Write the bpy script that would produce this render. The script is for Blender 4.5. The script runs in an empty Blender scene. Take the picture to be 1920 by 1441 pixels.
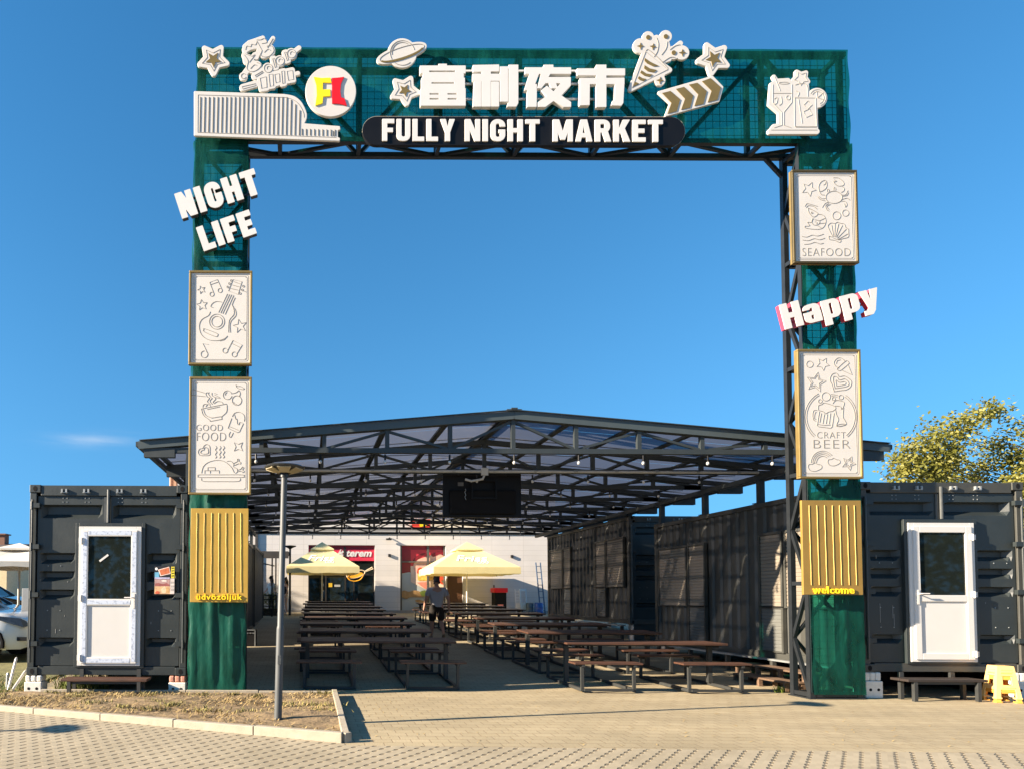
import bpy, bmesh, math, random
import numpy as np
from mathutils import Vector, Matrix

R = math.radians
scene = bpy.context.scene
COL = scene.collection
random.seed(7)

# ------------------------------------------------------------------ camera
F, PX, PY, EYE = 1250.0, 575.0, 1074.0, 1.5
cam_data = bpy.data.cameras.new('camera')
cam = bpy.data.objects.new('camera', cam_data)
COL.objects.link(cam)
cam_data.sensor_width = 36.0
cam_data.sensor_fit = 'HORIZONTAL'
cam_data.lens = F / 1920 * 36
cam_data.shift_x = (960 - PX) / 1920
cam_data.shift_y = (PY - 720.5) / 1920
cam_data.clip_start = 0.05
cam_data.clip_end = 3000
cam.matrix_world = Matrix.Translation((0, 0, EYE)) @ Matrix.Rotation(R(92.0), 4, 'X') @ Matrix.Rotation(R(0.23), 4, 'Z')
scene.camera = cam
CM = cam.matrix_world.to_3x3()

# ------------------------------------------------------------------ sky and sun
SUN_EL, SUN_TO = R(21.4), Vector((-0.905, -0.217, 0.365)).normalized()
world = bpy.data.worlds.new('World')
scene.world = world
world.use_nodes = True
wn, wl = world.node_tree.nodes, world.node_tree.links
wn.clear()
w_out = wn.new('ShaderNodeOutputWorld')
w_bg = wn.new('ShaderNodeBackground')
w_sky = wn.new('ShaderNodeTexSky')
w_sky.sky_type = 'NISHITA'
w_sky.sun_disc = False
w_sky.sun_elevation = SUN_EL
w_sky.sun_rotation = math.atan2(SUN_TO.x, SUN_TO.y)
w_sky.altitude = 100
w_sky.air_density = 1.0
w_sky.dust_density = 0.0
w_sky.ozone_density = 1.0
w_hs = wn.new('ShaderNodeHueSaturation')
w_hs.inputs['Saturation'].default_value = 1.36
w_hs.inputs['Value'].default_value = 1.0
w_bg.inputs['Strength'].default_value = 0.0600
# clear dry air: the pale band at the horizon is lifted out of the sky lookup
w_tc = wn.new('ShaderNodeTexCoord')
w_sp = wn.new('ShaderNodeSeparateXYZ')
w_cb = wn.new('ShaderNodeCombineXYZ')
w_sq = wn.new('ShaderNodeMath')
w_sq.operation = 'MULTIPLY_ADD'
w_sq.inputs[2].default_value = 0.10
w_rt = wn.new('ShaderNodeMath')
w_rt.operation = 'SQRT'
w_nm = wn.new('ShaderNodeVectorMath')
w_nm.operation = 'NORMALIZE'
wl.new(w_tc.outputs['Generated'], w_sp.inputs[0])
wl.new(w_sp.outputs[2], w_sq.inputs[0])
wl.new(w_sp.outputs[2], w_sq.inputs[1])
wl.new(w_sq.outputs[0], w_rt.inputs[0])
wl.new(w_sp.outputs[0], w_cb.inputs[0])
wl.new(w_sp.outputs[1], w_cb.inputs[1])
wl.new(w_rt.outputs[0], w_cb.inputs[2])
wl.new(w_cb.outputs[0], w_nm.inputs[0])
wl.new(w_nm.outputs[0], w_sky.inputs['Vector'])
wl.new(w_sky.outputs[0], w_hs.inputs['Color'])
w_mx = wn.new('ShaderNodeMix')
w_mx.data_type = 'RGBA'
w_mx.blend_type = 'MULTIPLY'
w_mx.inputs[0].default_value = 1
w_mx.inputs[7].default_value = (0.80, 1.02, 1.02, 1)
wl.new(w_hs.outputs[0], w_mx.inputs[6])
# one faint wisp of cirrus low on the left
def wmath(op, a, b=None, c=None):
    k = wn.new('ShaderNodeMath')
    k.operation = op
    for i, v in enumerate((a, b, c)):
        if v is None:
            continue
        if isinstance(v, (int, float)):
            k.inputs[i].default_value = v
        else:
            wl.new(v, k.inputs[i])
    return k.outputs[0]
w_u = wmath('DIVIDE', w_sp.outputs[0], wmath('MAXIMUM', w_sp.outputs[1], 0.01))
w_v = wmath('DIVIDE', w_sp.outputs[2], wmath('MAXIMUM', w_sp.outputs[1], 0.01))
w_nz = wn.new('ShaderNodeTexNoise')
w_nz.inputs['Scale'].default_value = 14
w_nz.inputs['Detail'].default_value = 6
w_mp = wn.new('ShaderNodeMapping')
w_mp.inputs['Scale'].default_value = (1.0, 1.0, 7.0)
wl.new(w_tc.outputs['Generated'], w_mp.inputs['Vector'])
wl.new(w_mp.outputs[0], w_nz.inputs['Vector'])
w_du = wmath('DIVIDE', wmath('ADD', w_u, 0.325), 0.06)
w_dv = wmath('DIVIDE', wmath('SUBTRACT', w_v, 0.236), 0.010)
w_g = wmath('POWER', 2.718, wmath('MULTIPLY', wmath('ADD', wmath('MULTIPLY', w_du, w_du), wmath('MULTIPLY', w_dv, w_dv)), -1.0))
w_f = wmath('MULTIPLY', w_g, wmath('MULTIPLY', wmath('SUBTRACT', w_nz.outputs['Fac'], 0.25), 0.75))
w_cl = wn.new('ShaderNodeMix')
w_cl.data_type = 'RGBA'
wl.new(w_f, w_cl.inputs[0])
wl.new(w_mx.outputs[2], w_cl.inputs[6])
w_cl.inputs[7].default_value = (3.6, 3.9, 4.2, 1)
wl.new(w_cl.outputs[2], w_bg.inputs['Color'])
wl.new(w_bg.outputs[0], w_out.inputs['Surface'])

sun_data = bpy.data.lights.new('sun', 'SUN')
sun_data.energy = 4.6
sun_data.angle = R(0.53)
sun_data.color = (1.0, 0.84, 0.65)
sun = bpy.data.objects.new('sun', sun_data)
COL.objects.link(sun)
sun.rotation_euler = SUN_TO.to_track_quat('Z', 'Y').to_euler()
sun.location = (-30, -10, 20)

scene.view_settings.view_transform = 'Standard'
scene.view_settings.look = 'None'
scene.view_settings.gamma = 1
scene.view_settings.exposure = 2.02
scene.view_settings.use_curve_mapping = False
scene.cycles.max_bounces = 10
scene.cycles.transparent_max_bounces = 24

# ------------------------------------------------------------------ pixel of the photograph -> point in the place
def _ray(px, py):
    return CM @ Vector(((px - PX) / F, -(py - PY) / F, -1.0))
def W(px, py, Y):
    d = _ray(px, py)
    t = Y / d.y
    return Vector((d.x * t, Y, EYE + d.z * t))
def G(px, py, z=0.0):
    d = _ray(px, py)
    t = (z - EYE) / d.z
    return Vector((d.x * t, d.y * t, z))
def gz(Y):
    return 0.0 if Y < 10.8 else 0.036 * (min(Y, 32.0) - 10.8)

# ------------------------------------------------------------------ mesh helpers
ROOT = {}
class MB:
    def __init__(s):
        s.v, s.f = [], []
    def add(s, vs, fs):
        o = len(s.v)
        s.v += [tuple(v) for v in vs]
        s.f += [tuple(i + o for i in f) for f in fs]
        return s
    def box(s, x0, x1, y0, y1, z0, z1):
        return s.add([(x0, y0, z0), (x1, y0, z0), (x1, y1, z0), (x0, y1, z0), (x0, y0, z1), (x1, y0, z1), (x1, y1, z1), (x0, y1, z1)],
                     [(3, 2, 1, 0), (4, 5, 6, 7), (0, 1, 5, 4), (1, 2, 6, 5), (2, 3, 7, 6), (3, 0, 4, 7)])
    def bar(s, a, b, w, h=None, up=(0, 0, 1)):
        a, b = Vector(a), Vector(b)
        h = w if h is None else h
        d = (b - a).normalized()
        u = Vector(up)
        if abs(d.dot(u)) > 0.99:
            u = Vector((0, 1, 0))
        x = d.cross(u).normalized() * (w / 2)
        y = x.cross(d).normalized() * (h / 2)
        vs = [a - x - y, a + x - y, a + x + y, a - x + y, b - x - y, b + x - y, b + x + y, b - x + y]
        return s.add(vs, [(0, 1, 2, 3), (7, 6, 5, 4), (0, 4, 5, 1), (1, 5, 6, 2), (2, 6, 7, 3), (3, 7, 4, 0)])
    def tube(s, pts, r, n=8, closed=False, radii=None, flat=1.0, cap=True):
        pts = [Vector(p) for p in pts]
        m = len(pts)
        if m < 2:
            return s
        vs, prev = [], None
        for i, p in enumerate(pts):
            if closed:
                t = pts[(i + 1) % m] - pts[i - 1]
            else:
                t = pts[min(i + 1, m - 1)] - pts[max(i - 1, 0)]
            t = t.normalized() if t.length > 1e-9 else Vector((0, 0, 1))
            if prev is None:
                u = t.cross(Vector((0, 1, 0)))
                if u.length < 0.05:
                    u = t.cross(Vector((1, 0, 0)))
            else:
                u = prev - t * prev.dot(t)
                if u.length < 1e-6:
                    u = t.cross(Vector((0.3, 1, 0.2)))
            u.normalize()
            w = t.cross(u)
            prev = u
            rr = radii[i] if radii else r
            for k in range(n):
                a = 2 * math.pi * k / n
                vs.append(p + u * (math.cos(a) * rr) + w * (math.sin(a) * rr * flat))
        fs = []
        for i in range(m if closed else m - 1):
            j = (i + 1) % m
            for k in range(n):
                l = (k + 1) % n
                fs.append((i * n + k, i * n + l, j * n + l, j * n + k))
        if cap and not closed:
            fs.append(tuple(range(n - 1, -1, -1)))
            fs.append(tuple(range((m - 1) * n, m * n)))
        return s.add(vs, fs)
    def lathe(s, prof, c, n=20, axis='z'):
        c = Vector(c)
        vs = []
        for r, h in prof:
            for k in range(n):
                a = 2 * math.pi * k / n
                if axis == 'z':
                    vs.append(c + Vector((r * math.cos(a), r * math.sin(a), h)))
                elif axis == 'y':
                    vs.append(c + Vector((r * math.cos(a), h, r * math.sin(a))))
                else:
                    vs.append(c + Vector((h, r * math.cos(a), r * math.sin(a))))
        fs = []
        for i in range(len(prof) - 1):
            for k in range(n):
                l = (k + 1) % n
                fs.append((i * n + k, i * n + l, (i + 1) * n + l, (i + 1) * n + k))
        fs.append(tuple(range(n - 1, -1, -1)))
        fs.append(tuple(range((len(prof) - 1) * n, len(prof) * n)))
        return s.add(vs, fs)
    def ball(s, c, r, n=10, m=7, sc=(1, 1, 1)):
        prof = [(max(1e-4, math.sin(math.pi * i / m)), -math.cos(math.pi * i / m)) for i in range(m + 1)]
        vs0 = len(s.v)
        s.lathe([(p[0] * r, p[1] * r) for p in prof], (0, 0, 0), n)
        c = Vector(c)
        for i in range(vs0, len(s.v)):
            v = s.v[i]
            s.v[i] = (c.x + v[0] * sc[0], c.y + v[1] * sc[1], c.z + v[2] * sc[2])
        return s
    def merge(s, mesh, fn):
        vs = [fn(v.co) for v in mesh.vertices]
        return s.add(vs, [tuple(p.vertices) for p in mesh.polygons])
    def build(s, name, mat, parent=None, smooth=False, bevel=0, loc=None):
        me = bpy.data.meshes.new(name)
        root = None
        if parent is not None:
            root = ROOT[parent.name]
        elif loc is not None:
            root = Vector(loc)
        else:
            a = np.array(s.v, dtype=float)
            lo, hi = a.min(0), a.max(0)
            root = Vector(((lo[0] + hi[0]) / 2, (lo[1] + hi[1]) / 2, lo[2]))
        me.from_pydata([(v[0] - root.x, v[1] - root.y, v[2] - root.z) for v in s.v], [], s.f)
        if isinstance(mat, (list, tuple)):
            for m_ in mat:
                me.materials.append(m_)
        else:
            me.materials.append(mat)
        o = bpy.data.objects.new(name, me)
        COL.objects.link(o)
        if parent is not None:
            o.parent = parent
        else:
            o.location = root
        ROOT[o.name] = root
        if smooth:
            for p in me.polygons:
                p.use_smooth = True
        if bevel:
            b = o.modifiers.new('bevel', 'BEVEL')
            b.width = bevel
            b.segments = 2
            b.limit_method = 'ANGLE'
        return o

def smooth_by_angle(o, deg=40):
    me = o.data
    bm = bmesh.new()
    bm.from_mesh(me)
    bmesh.ops.remove_doubles(bm, verts=bm.verts, dist=1e-5)
    for f in bm.faces:
        f.smooth = True
    for e in bm.edges:
        e.smooth = not (len(e.link_faces) == 2 and e.calc_face_angle(0) > R(deg))
    bm.to_mesh(me)
    bm.free()
    return o

def tag(o, label=None, cat=None, group=None, kind=None):
    if label: o['label'] = label
    if cat: o['category'] = cat
    if group: o['group'] = group
    if kind: o['kind'] = kind
    return o
def thing(name, label, cat, loc=(0, 0, 0), group=None, kind=None):
    o = bpy.data.objects.new(name, None)
    o.empty_display_size = 0.2
    COL.objects.link(o)
    o.location = loc
    ROOT[o.name] = Vector(loc)
    return tag(o, label, cat, group, kind)
def copy_tree(o, parent=None):
    c = o.copy()
    COL.objects.link(c)
    if parent is not None:
        c.parent = parent
    for ch in list(o.children):
        copy_tree(ch, c)
    return c

# ------------------------------------------------------------------ materials
def nodes(name):
    m = bpy.data.materials.new(name)
    m.use_nodes = True
    nt = m.node_tree
    return m, nt.nodes, nt.links, nt.nodes['Principled BSDF']
MATS = {}
def mat(name, col, rough=0.6, metal=0.0, var=0.12, scale=5.0, bump=0.0, bscale=60.0, spec=0.5, stain=0.0, stain_col=None):
    if name in MATS:
        return MATS[name]
    m, n, l, b = nodes(name)
    tc = n.new('ShaderNodeTexCoord')
    nz = n.new('ShaderNodeTexNoise')
    nz.inputs['Scale'].default_value = scale
    nz.inputs['Detail'].default_value = 5
    l.new(tc.outputs['Object'], nz.inputs['Vector'])
    mr = n.new('ShaderNodeMapRange')
    mr.inputs['From Min'].default_value = 0.25
    mr.inputs['From Max'].default_value = 0.75
    mr.inputs['To Min'].default_value = 1 - var
    mr.inputs['To Max'].default_value = 1 + var
    l.new(nz.outputs['Fac'], mr.inputs['Value'])
    mx = n.new('ShaderNodeMix')
    mx.data_type = 'RGBA'
    mx.blend_type = 'MULTIPLY'
    mx.inputs[0].default_value = 1
    mx.inputs[6].default_value = (*col, 1)
    l.new(mr.outputs[0], mx.inputs[7])
    out = mx.outputs[2]
    if stain:
        n2 = n.new('ShaderNodeTexNoise')
        n2.inputs['Scale'].default_value = scale * 0.7
        n2.inputs['Detail'].default_value = 8
        n2.inputs['Roughness'].default_value = 0.7
        l.new(tc.outputs['Object'], n2.inputs['Vector'])
        r2 = n.new('ShaderNodeMapRange')
        r2.inputs['From Min'].default_value = 0.52
        r2.inputs['From Max'].default_value = 0.72
        r2.inputs['To Max'].default_value = stain
        l.new(n2.outputs['Fac'], r2.inputs['Value'])
        m2 = n.new('ShaderNodeMix')
        m2.data_type = 'RGBA'
        l.new(r2.outputs[0], m2.inputs[0])
        l.new(out, m2.inputs[6])
        m2.inputs[7].default_value = (*(stain_col or (0.25, 0.2, 0.14)), 1)
        out = m2.outputs[2]
    l.new(out, b.inputs['Base Color'])
    b.inputs['Roughness'].default_value = rough
    b.inputs['Metallic'].default_value = metal
    b.inputs['Specular IOR Level'].default_value = spec
    r3 = n.new('ShaderNodeMapRange')
    r3.inputs['To Min'].default_value = max(0.02, rough - 0.08)
    r3.inputs['To Max'].default_value = min(1, rough + 0.1)
    l.new(nz.outputs['Fac'], r3.inputs['Value'])
    l.new(r3.outputs[0], b.inputs['Roughness'])
    if bump:
        n3 = n.new('ShaderNodeTexNoise')
        n3.inputs['Scale'].default_value = bscale
        n3.inputs['Detail'].default_value = 4
        l.new(tc.outputs['Object'], n3.inputs['Vector'])
        bp = n.new('ShaderNodeBump')
        bp.inputs['Strength'].default_value = bump
        bp.inputs['Distance'].default_value = 0.01
        l.new(n3.outputs['Fac'], bp.inputs['Height'])
        l.new(bp.outputs[0], b.inputs['Normal'])
    MATS[name] = m
    return m

def wood_mat(name, col, dark, rough=0.6):
    m, n, l, b = nodes(name)
    tc = n.new('ShaderNodeTexCoord')
    mp = n.new('ShaderNodeMapping')
    mp.inputs['Scale'].default_value = (1.5, 22, 22)
    l.new(tc.outputs['Object'], mp.inputs['Vector'])
    nz = n.new('ShaderNodeTexNoise')
    nz.inputs['Scale'].default_value = 3
    nz.inputs['Detail'].default_value = 6
    l.new(mp.outputs[0], nz.inputs['Vector'])
    cr = n.new('ShaderNodeValToRGB')
    cr.color_ramp.elements[0].position = 0.35
    cr.color_ramp.elements[0].color = (*dark, 1)
    cr.color_ramp.elements[1].position = 0.7
    cr.color_ramp.elements[1].color = (*col, 1)
    l.new(nz.outputs['Fac'], cr.inputs[0])
    l.new(cr.outputs[0], b.inputs['Base Color'])
    b.inputs['Roughness'].default_value = rough
    return m

ANTH = mat('anthracite_paint', (0.024, 0.031, 0.032), 0.42, 0, 0.12, 3, 0.12, 25, stain=0.25, stain_col=(0.055, 0.056, 0.05))
ANTH_SIDE = mat('weathered_grey_paint', (0.046, 0.047, 0.041), 0.55, 0, 0.2, 2.2, 0.1, 20, stain=0.4, stain_col=(0.105, 0.095, 0.075))
STEEL = mat('canopy_steel', (0.030, 0.038, 0.041), 0.5, 0, 0.08, 6)
GATE_STEEL = mat('gate_steel', (0.012, 0.015, 0.018), 0.45, 0, 0.15, 6)
FRAME_STEEL = mat('bench_steel', (0.030, 0.032, 0.031), 0.55, 0, 0.15, 8)
WHITE = mat('sign_white', (0.62, 0.59, 0.545), 0.45, 0, 0.03, 4, stain=0.10, stain_col=(0.55, 0.48, 0.36))
WHITE_CLEAN = mat('letter_white', (0.66, 0.64, 0.61), 0.35, 0, 0.02, 5)
SIGN_EDGE = mat('sign_edge_beige', (0.48, 0.43, 0.33), 0.5, 0, 0.1, 8)
GROOVE = mat('groove_grey', (0.27, 0.245, 0.21), 0.7, 0, 0.15, 9)
GOLD = mat('gold_plate', (0.46, 0.285, 0.048), 0.45, 0.15, 0.10, 3)
GOLD2 = mat('dull_gold_plate', (0.30, 0.185, 0.042), 0.45, 0.15, 0.10, 3)
GOLD_DARK = mat('antique_gold', (0.235, 0.165, 0.055), 0.42, 0.35, 0.12, 5)
GOLD_BAR = mat('bright_gold', (0.75, 0.52, 0.16), 0.35, 0.3, 0.12, 9)
BLACK = mat('black_gloss', (0.005, 0.005, 0.006), 0.45, 0, 0.1, 5, spec=0.25)
BLACK_MATT = mat('black_matt', (0.007, 0.007, 0.008), 0.8, 0, 0.2, 5, spec=0.2)
YELLOW = mat('yellow_acrylic', (0.88, 0.72, 0.01), 0.35, 0, 0.03, 5)
RED = mat('red_acrylic', (0.66, 0.008, 0.012), 0.35, 0, 0.03, 5)
REDSIDE = mat('crimson_edge', (0.55, 0.05, 0.09), 0.4, 0, 0.05, 5)
SHADED_EDGE = mat('shaded_letter_edge', (0.05, 0.05, 0.055), 0.5, 0, 0.05, 5)  # shading on the sides of NIGHT and LIFE, put into the colour
PVC = mat('white_upvc', (0.62, 0.61, 0.585), 0.3, 0, 0.02, 5)
WOOD = wood_mat('brown_stained_wood', (0.115, 0.050, 0.028), (0.040, 0.019, 0.012), 0.55)
OLDWOOD = wood_mat('weathered_wood', (0.20, 0.125, 0.075), (0.075, 0.045, 0.028), 0.75)
GALV = mat('galvanised_steel', (0.33, 0.35, 0.35), 0.45, 0.5, 0.12, 7)
CHROME = mat('bare_metal', (0.55, 0.55, 0.54), 0.3, 0.8, 0.05, 7)

def glass_mat(name, col, rough=0.03):
    m, n, l, b = nodes(name)
    b.inputs['Base Color'].default_value = (*col, 1)
    b.inputs['Roughness'].default_value = rough
    b.inputs['IOR'].default_value = 1.5
    return m
DARKGLASS = glass_mat('dark_inside_glass', (0.012, 0.016, 0.014))  # dark of the unlit interior behind the pane is put into the colour

def net_mat(name, col, trans, cover):
    m, n, l, b = nodes(name)
    tc = n.new('ShaderNodeTexCoord')
    mp = n.new('ShaderNodeMapping')
    mp.inputs['Scale'].default_value = (2.2, 2.2, 1.0)
    l.new(tc.outputs['Object'], mp.inputs['Vector'])
    nz = n.new('ShaderNodeTexNoise')
    nz.inputs['Scale'].default_value = 2.0
    nz.inputs['Detail'].default_value = 6
    l.new(mp.outputs[0], nz.inputs['Vector'])
    cr = n.new('ShaderNodeValToRGB')
    cr.color_ramp.elements[0].position = 0.3
    cr.color_ramp.elements[0].color = (col[0] * 0.7, col[1] * 0.7, col[2] * 0.7, 1)
    cr.color_ramp.elements[1].position = 0.75
    cr.color_ramp.elements[1].color = (col[0] * 1.35, col[1] * 1.3, col[2] * 1.3, 1)
    l.new(nz.outputs['Fac'], cr.inputs[0])
    l.new(cr.outputs[0], b.inputs['Base Color'])
    b.inputs['Roughness'].default_value = 0.45
    n2 = n.new('ShaderNodeTexNoise')
    n2.inputs['Scale'].default_value = 4
    n2.inputs['Detail'].default_value = 5
    l.new(mp.outputs[0], n2.inputs['Vector'])
    bp = n.new('ShaderNodeBump')
    bp.inputs['Strength'].default_value = 0.45
    bp.inputs['Distance'].default_value = 0.03
    l.new(n2.outputs['Fac'], bp.inputs['Height'])
    l.new(bp.outputs[0], b.inputs['Normal'])
    tl = n.new('ShaderNodeBsdfTranslucent')
    tl.inputs['Color'].default_value = (col[0] * 1.2, col[1] * 1.4, col[2] * 1.4, 1)
    m1 = n.new('ShaderNodeMixShader')
    m1.inputs[0].default_value = 0.35
    l.new(b.outputs[0], m1.inputs[1])
    l.new(tl.outputs[0], m1.inputs[2])
    tr = n.new('ShaderNodeBsdfTransparent')
    tr.inputs['Color'].default_value = (*trans, 1)
    m2 = n.new('ShaderNodeMixShader')
    mr = n.new('ShaderNodeMapRange')
    mr.inputs['From Min'].default_value = 0.3
    mr.inputs['From Max'].default_value = 0.7
    mr.inputs['To Min'].default_value = max(0, cover - 0.10)
    mr.inputs['To Max'].default_value = min(1, cover + 0.12)
    l.new(nz.outputs['Fac'], mr.inputs['Value'])
    l.new(mr.outputs[0], m2.inputs[0])
    l.new(tr.outputs[0], m2.inputs[1])
    l.new(m1.outputs[0], m2.inputs[2])
    l.new(m2.outputs[0], n['Material Output'].inputs['Surface'])
    return m
NET = net_mat('green_shade_net', (0.005, 0.135, 0.105), (0.03, 0.50, 0.37), 0.37)
NET_MID = net_mat('flat_green_net', (0.004, 0.10, 0.07), (0.05, 0.48, 0.36), 0.55)
NET_LOW = net_mat('dense_green_net', (0.004, 0.115, 0.078), (0.05, 0.45, 0.34), 0.78)

# ------------------------------------------------------------------ flat shapes: curves filled and extruded
def flat_mesh(loops, thick, bevel=0.0):
    cu = bpy.data.curves.new('outline', 'CURVE')
    cu.dimensions = '2D'
    cu.fill_mode = 'BOTH'
    cu.extrude = max(thick / 2 - bevel, 0.0005)
    cu.bevel_depth = bevel
    cu.bevel_resolution = 1
    for lp in loops:
        sp_ = cu.splines.new('POLY')
        sp_.points.add(len(lp) - 1)
        for p, q in zip(sp_.points, lp):
            p.co = (q[0], q[1], 0, 1)
        sp_.use_cyclic_u = True
    return _curve_to_mesh(cu)
def _curve_to_mesh(cu):
    ob = bpy.data.objects.new('outline', cu)
    COL.objects.link(ob)
    dg = bpy.context.evaluated_depsgraph_get()
    me = bpy.data.meshes.new_from_object(ob.evaluated_get(dg))
    bpy.data.objects.remove(ob)
    bpy.data.curves.remove(cu)
    return me
def text_mesh(s, thick, offset=0.0, shear=0.0, spacing=1.0):
    cu = bpy.data.curves.new('lettering', 'FONT')
    cu.body = s
    cu.size = 1.0
    cu.extrude = thick / 2
    cu.offset = offset
    cu.shear = shear
    cu.space_character = spacing
    cu.resolution_u = 4
    return _curve_to_mesh(cu)
def bounds(me):
    a = np.array([v.co[:] for v in me.vertices])
    return a.min(0), a.max(0)

def cut(mb, loops_px, Y, thick, bevel=0.0):
    """closed outlines given in photo pixels, cut from a board whose front face lies on the plane y = Y"""
    pts = []
    for lp in loops_px:
        q = []
        for p in lp:
            w = W(p[0], p[1], Y)
            q.append((w.x, w.z))
        pts.append(q)
    me = flat_mesh(pts, thick, bevel)
    mb.merge(me, lambda c: (c.x, Y + thick / 2 - c.z, c.y))
    bpy.data.meshes.remove(me)
    return mb
def text_box(mb, s, box_px, Y, thick, offset=0.0, shear=0.0, spacing=1.0):
    """lettering scaled to fill the pixel box (x0, y0, x1, y1) on the plane y = Y"""
    me = text_mesh(s, thick, offset, shear, spacing)
    lo, hi = bounds(me)
    a, b = W(box_px[0], box_px[3], Y), W(box_px[2], box_px[1], Y)
    sx, sz = (b.x - a.x) / (hi[0] - lo[0]), (b.z - a.z) / (hi[1] - lo[1])
    mb.merge(me, lambda c: (a.x + (c.x - lo[0]) * sx, Y + thick / 2 - c.z, a.z + (c.y - lo[1]) * sz))
    bpy.data.meshes.remove(me)
    return mb
def text_tilt(mb, s, centre_px, w, h, deg, Y, thick, offset=0.0, spacing=1.0, cap='H'):
    """lettering w metres wide with capitals h metres high, turned by deg about its centre"""
    me = text_mesh(s, thick, offset, 0, spacing)
    mc = text_mesh(cap, thick, offset)
    lo, hi = bounds(me)
    l2, h2 = bounds(mc)
    sx, sz = w / (hi[0] - lo[0]), h / (h2[1] - l2[1])
    c0 = W(centre_px[0], centre_px[1], Y)
    ca, sa = math.cos(R(deg)), math.sin(R(deg))
    mx, mz = (lo[0] + hi[0]) / 2, (l2[1] + h2[1]) / 2
    def fn(c):
        x, z = (c.x - mx) * sx, (c.y - mz) * sz
        return (c0.x + x * ca - z * sa, Y + thick / 2 - c.z, c0.z + x * sa + z * ca)
    mb.merge(me, fn)
    bpy.data.meshes.remove(me)
    bpy.data.meshes.remove(mc)
    return mb

def silhouette(shapes, step=2.0, grow=0.0):
    """outline of a union of ('p', polygon, r), ('l', polyline, r) and ('c', centre, r); ('-', shape) is taken away"""
    def dist_seg(X, Y_, a, b):
        dx, dy = b[0] - a[0], b[1] - a[1]
        L = dx * dx + dy * dy + 1e-12
        t = np.clip(((X - a[0]) * dx + (Y_ - a[1]) * dy) / L, 0, 1)
        return np.hypot(X - a[0] - t * dx, Y_ - a[1] - t * dy)
    def field(sh, X, Y_):
        k, pts, r = sh
        if k == 'c':
            return np.hypot(X - pts[0], Y_ - pts[1]) - r
        segs = list(zip(pts, pts[1:] + (pts[:1] if k == 'p' else [])))
        d = np.full(X.shape, 1e9)
        for a, b in segs:
            d = np.minimum(d, dist_seg(X, Y_, a, b))
        if k == 'p':
            ins = np.zeros(X.shape, bool)
            for a, b in segs:
                if a[1] == b[1]:
                    continue
                c = ((a[1] > Y_) != (b[1] > Y_)) & (X < (b[0] - a[0]) * (Y_ - a[1]) / (b[1] - a[1]) + a[0])
                ins ^= c
            d = np.where(ins, -d, d)
        return d - r
    allp, rmax = [], 0
    for sh in shapes:
        q = sh[1] if sh[0] == '-' else sh
        rmax = max(rmax, q[2])
        allp += [q[1]] if q[0] == 'c' else list(q[1])
    rmax += grow + 3 * step
    x0, x1 = min(p[0] for p in allp) - rmax, max(p[0] for p in allp) + rmax
    y0, y1 = min(p[1] for p in allp) - rmax, max(p[1] for p in allp) + rmax
    xs, ys = np.arange(x0, x1 + step, step), np.arange(y0, y1 + step, step)
    X, Y_ = np.meshgrid(xs, ys)
    f = np.full(X.shape, 1e9)
    for sh in shapes:
        if sh[0] == '-':
            f = np.maximum(f, -field(sh[1], X, Y_))
        else:
            f = np.minimum(f, field(sh, X, Y_))
    f -= grow
    f = np.where(np.abs(f) < 1e-6, 1e-6, f)
    nxt = {}
    H, Wd = f.shape
    def pt(e):
        i, j, d = e
        a = f[i, j]
        b = f[i, j + 1] if d == 0 else f[i + 1, j]
        t = a / (a - b)
        return (xs[j] + (step * t if d == 0 else 0), ys[i] + (step * t if d == 1 else 0))
    neg = f < 0
    code = neg[:-1, :-1] * 1 + neg[:-1, 1:] * 2 + neg[1:, 1:] * 4 + neg[1:, :-1] * 8
    T = {1: [(3, 0)], 2: [(0, 1)], 3: [(3, 1)], 4: [(1, 2)], 5: [(3, 0), (1, 2)], 6: [(0, 2)], 7: [(3, 2)], 8: [(2, 3)], 9: [(2, 0)],
         10: [(0, 1), (2, 3)], 11: [(2, 1)], 12: [(1, 3)], 13: [(1, 0)], 14: [(0, 3)]}
    for i, j in zip(*np.nonzero((code > 0) & (code < 15))):
        e = [(i, j, 0), (i, j + 1, 1), (i + 1, j, 0), (i, j, 1)]
        for a, b in T[int(code[i, j])]:
            nxt[e[a]] = e[b]
    loops = []
    while nxt:
        s0, cur = next(iter(nxt.items()))
        del nxt[s0]
        lp = [pt(s0)]
        while cur != s0 and cur in nxt:
            lp.append(pt(cur))
            cur = nxt.pop(cur)
        if len(lp) > 6:
            keep = [lp[0]]
            for a, b, c in zip(lp, lp[1:], lp[2:]):
                cr = (b[0] - keep[-1][0]) * (c[1] - b[1]) - (b[1] - keep[-1][1]) * (c[0] - b[0])
                if abs(cr) > 0.04 * step * step or math.hypot(b[0] - keep[-1][0], b[1] - keep[-1][1]) > 12 * step:
                    keep.append(b)
            loops.append(keep)
    return loops

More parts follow.
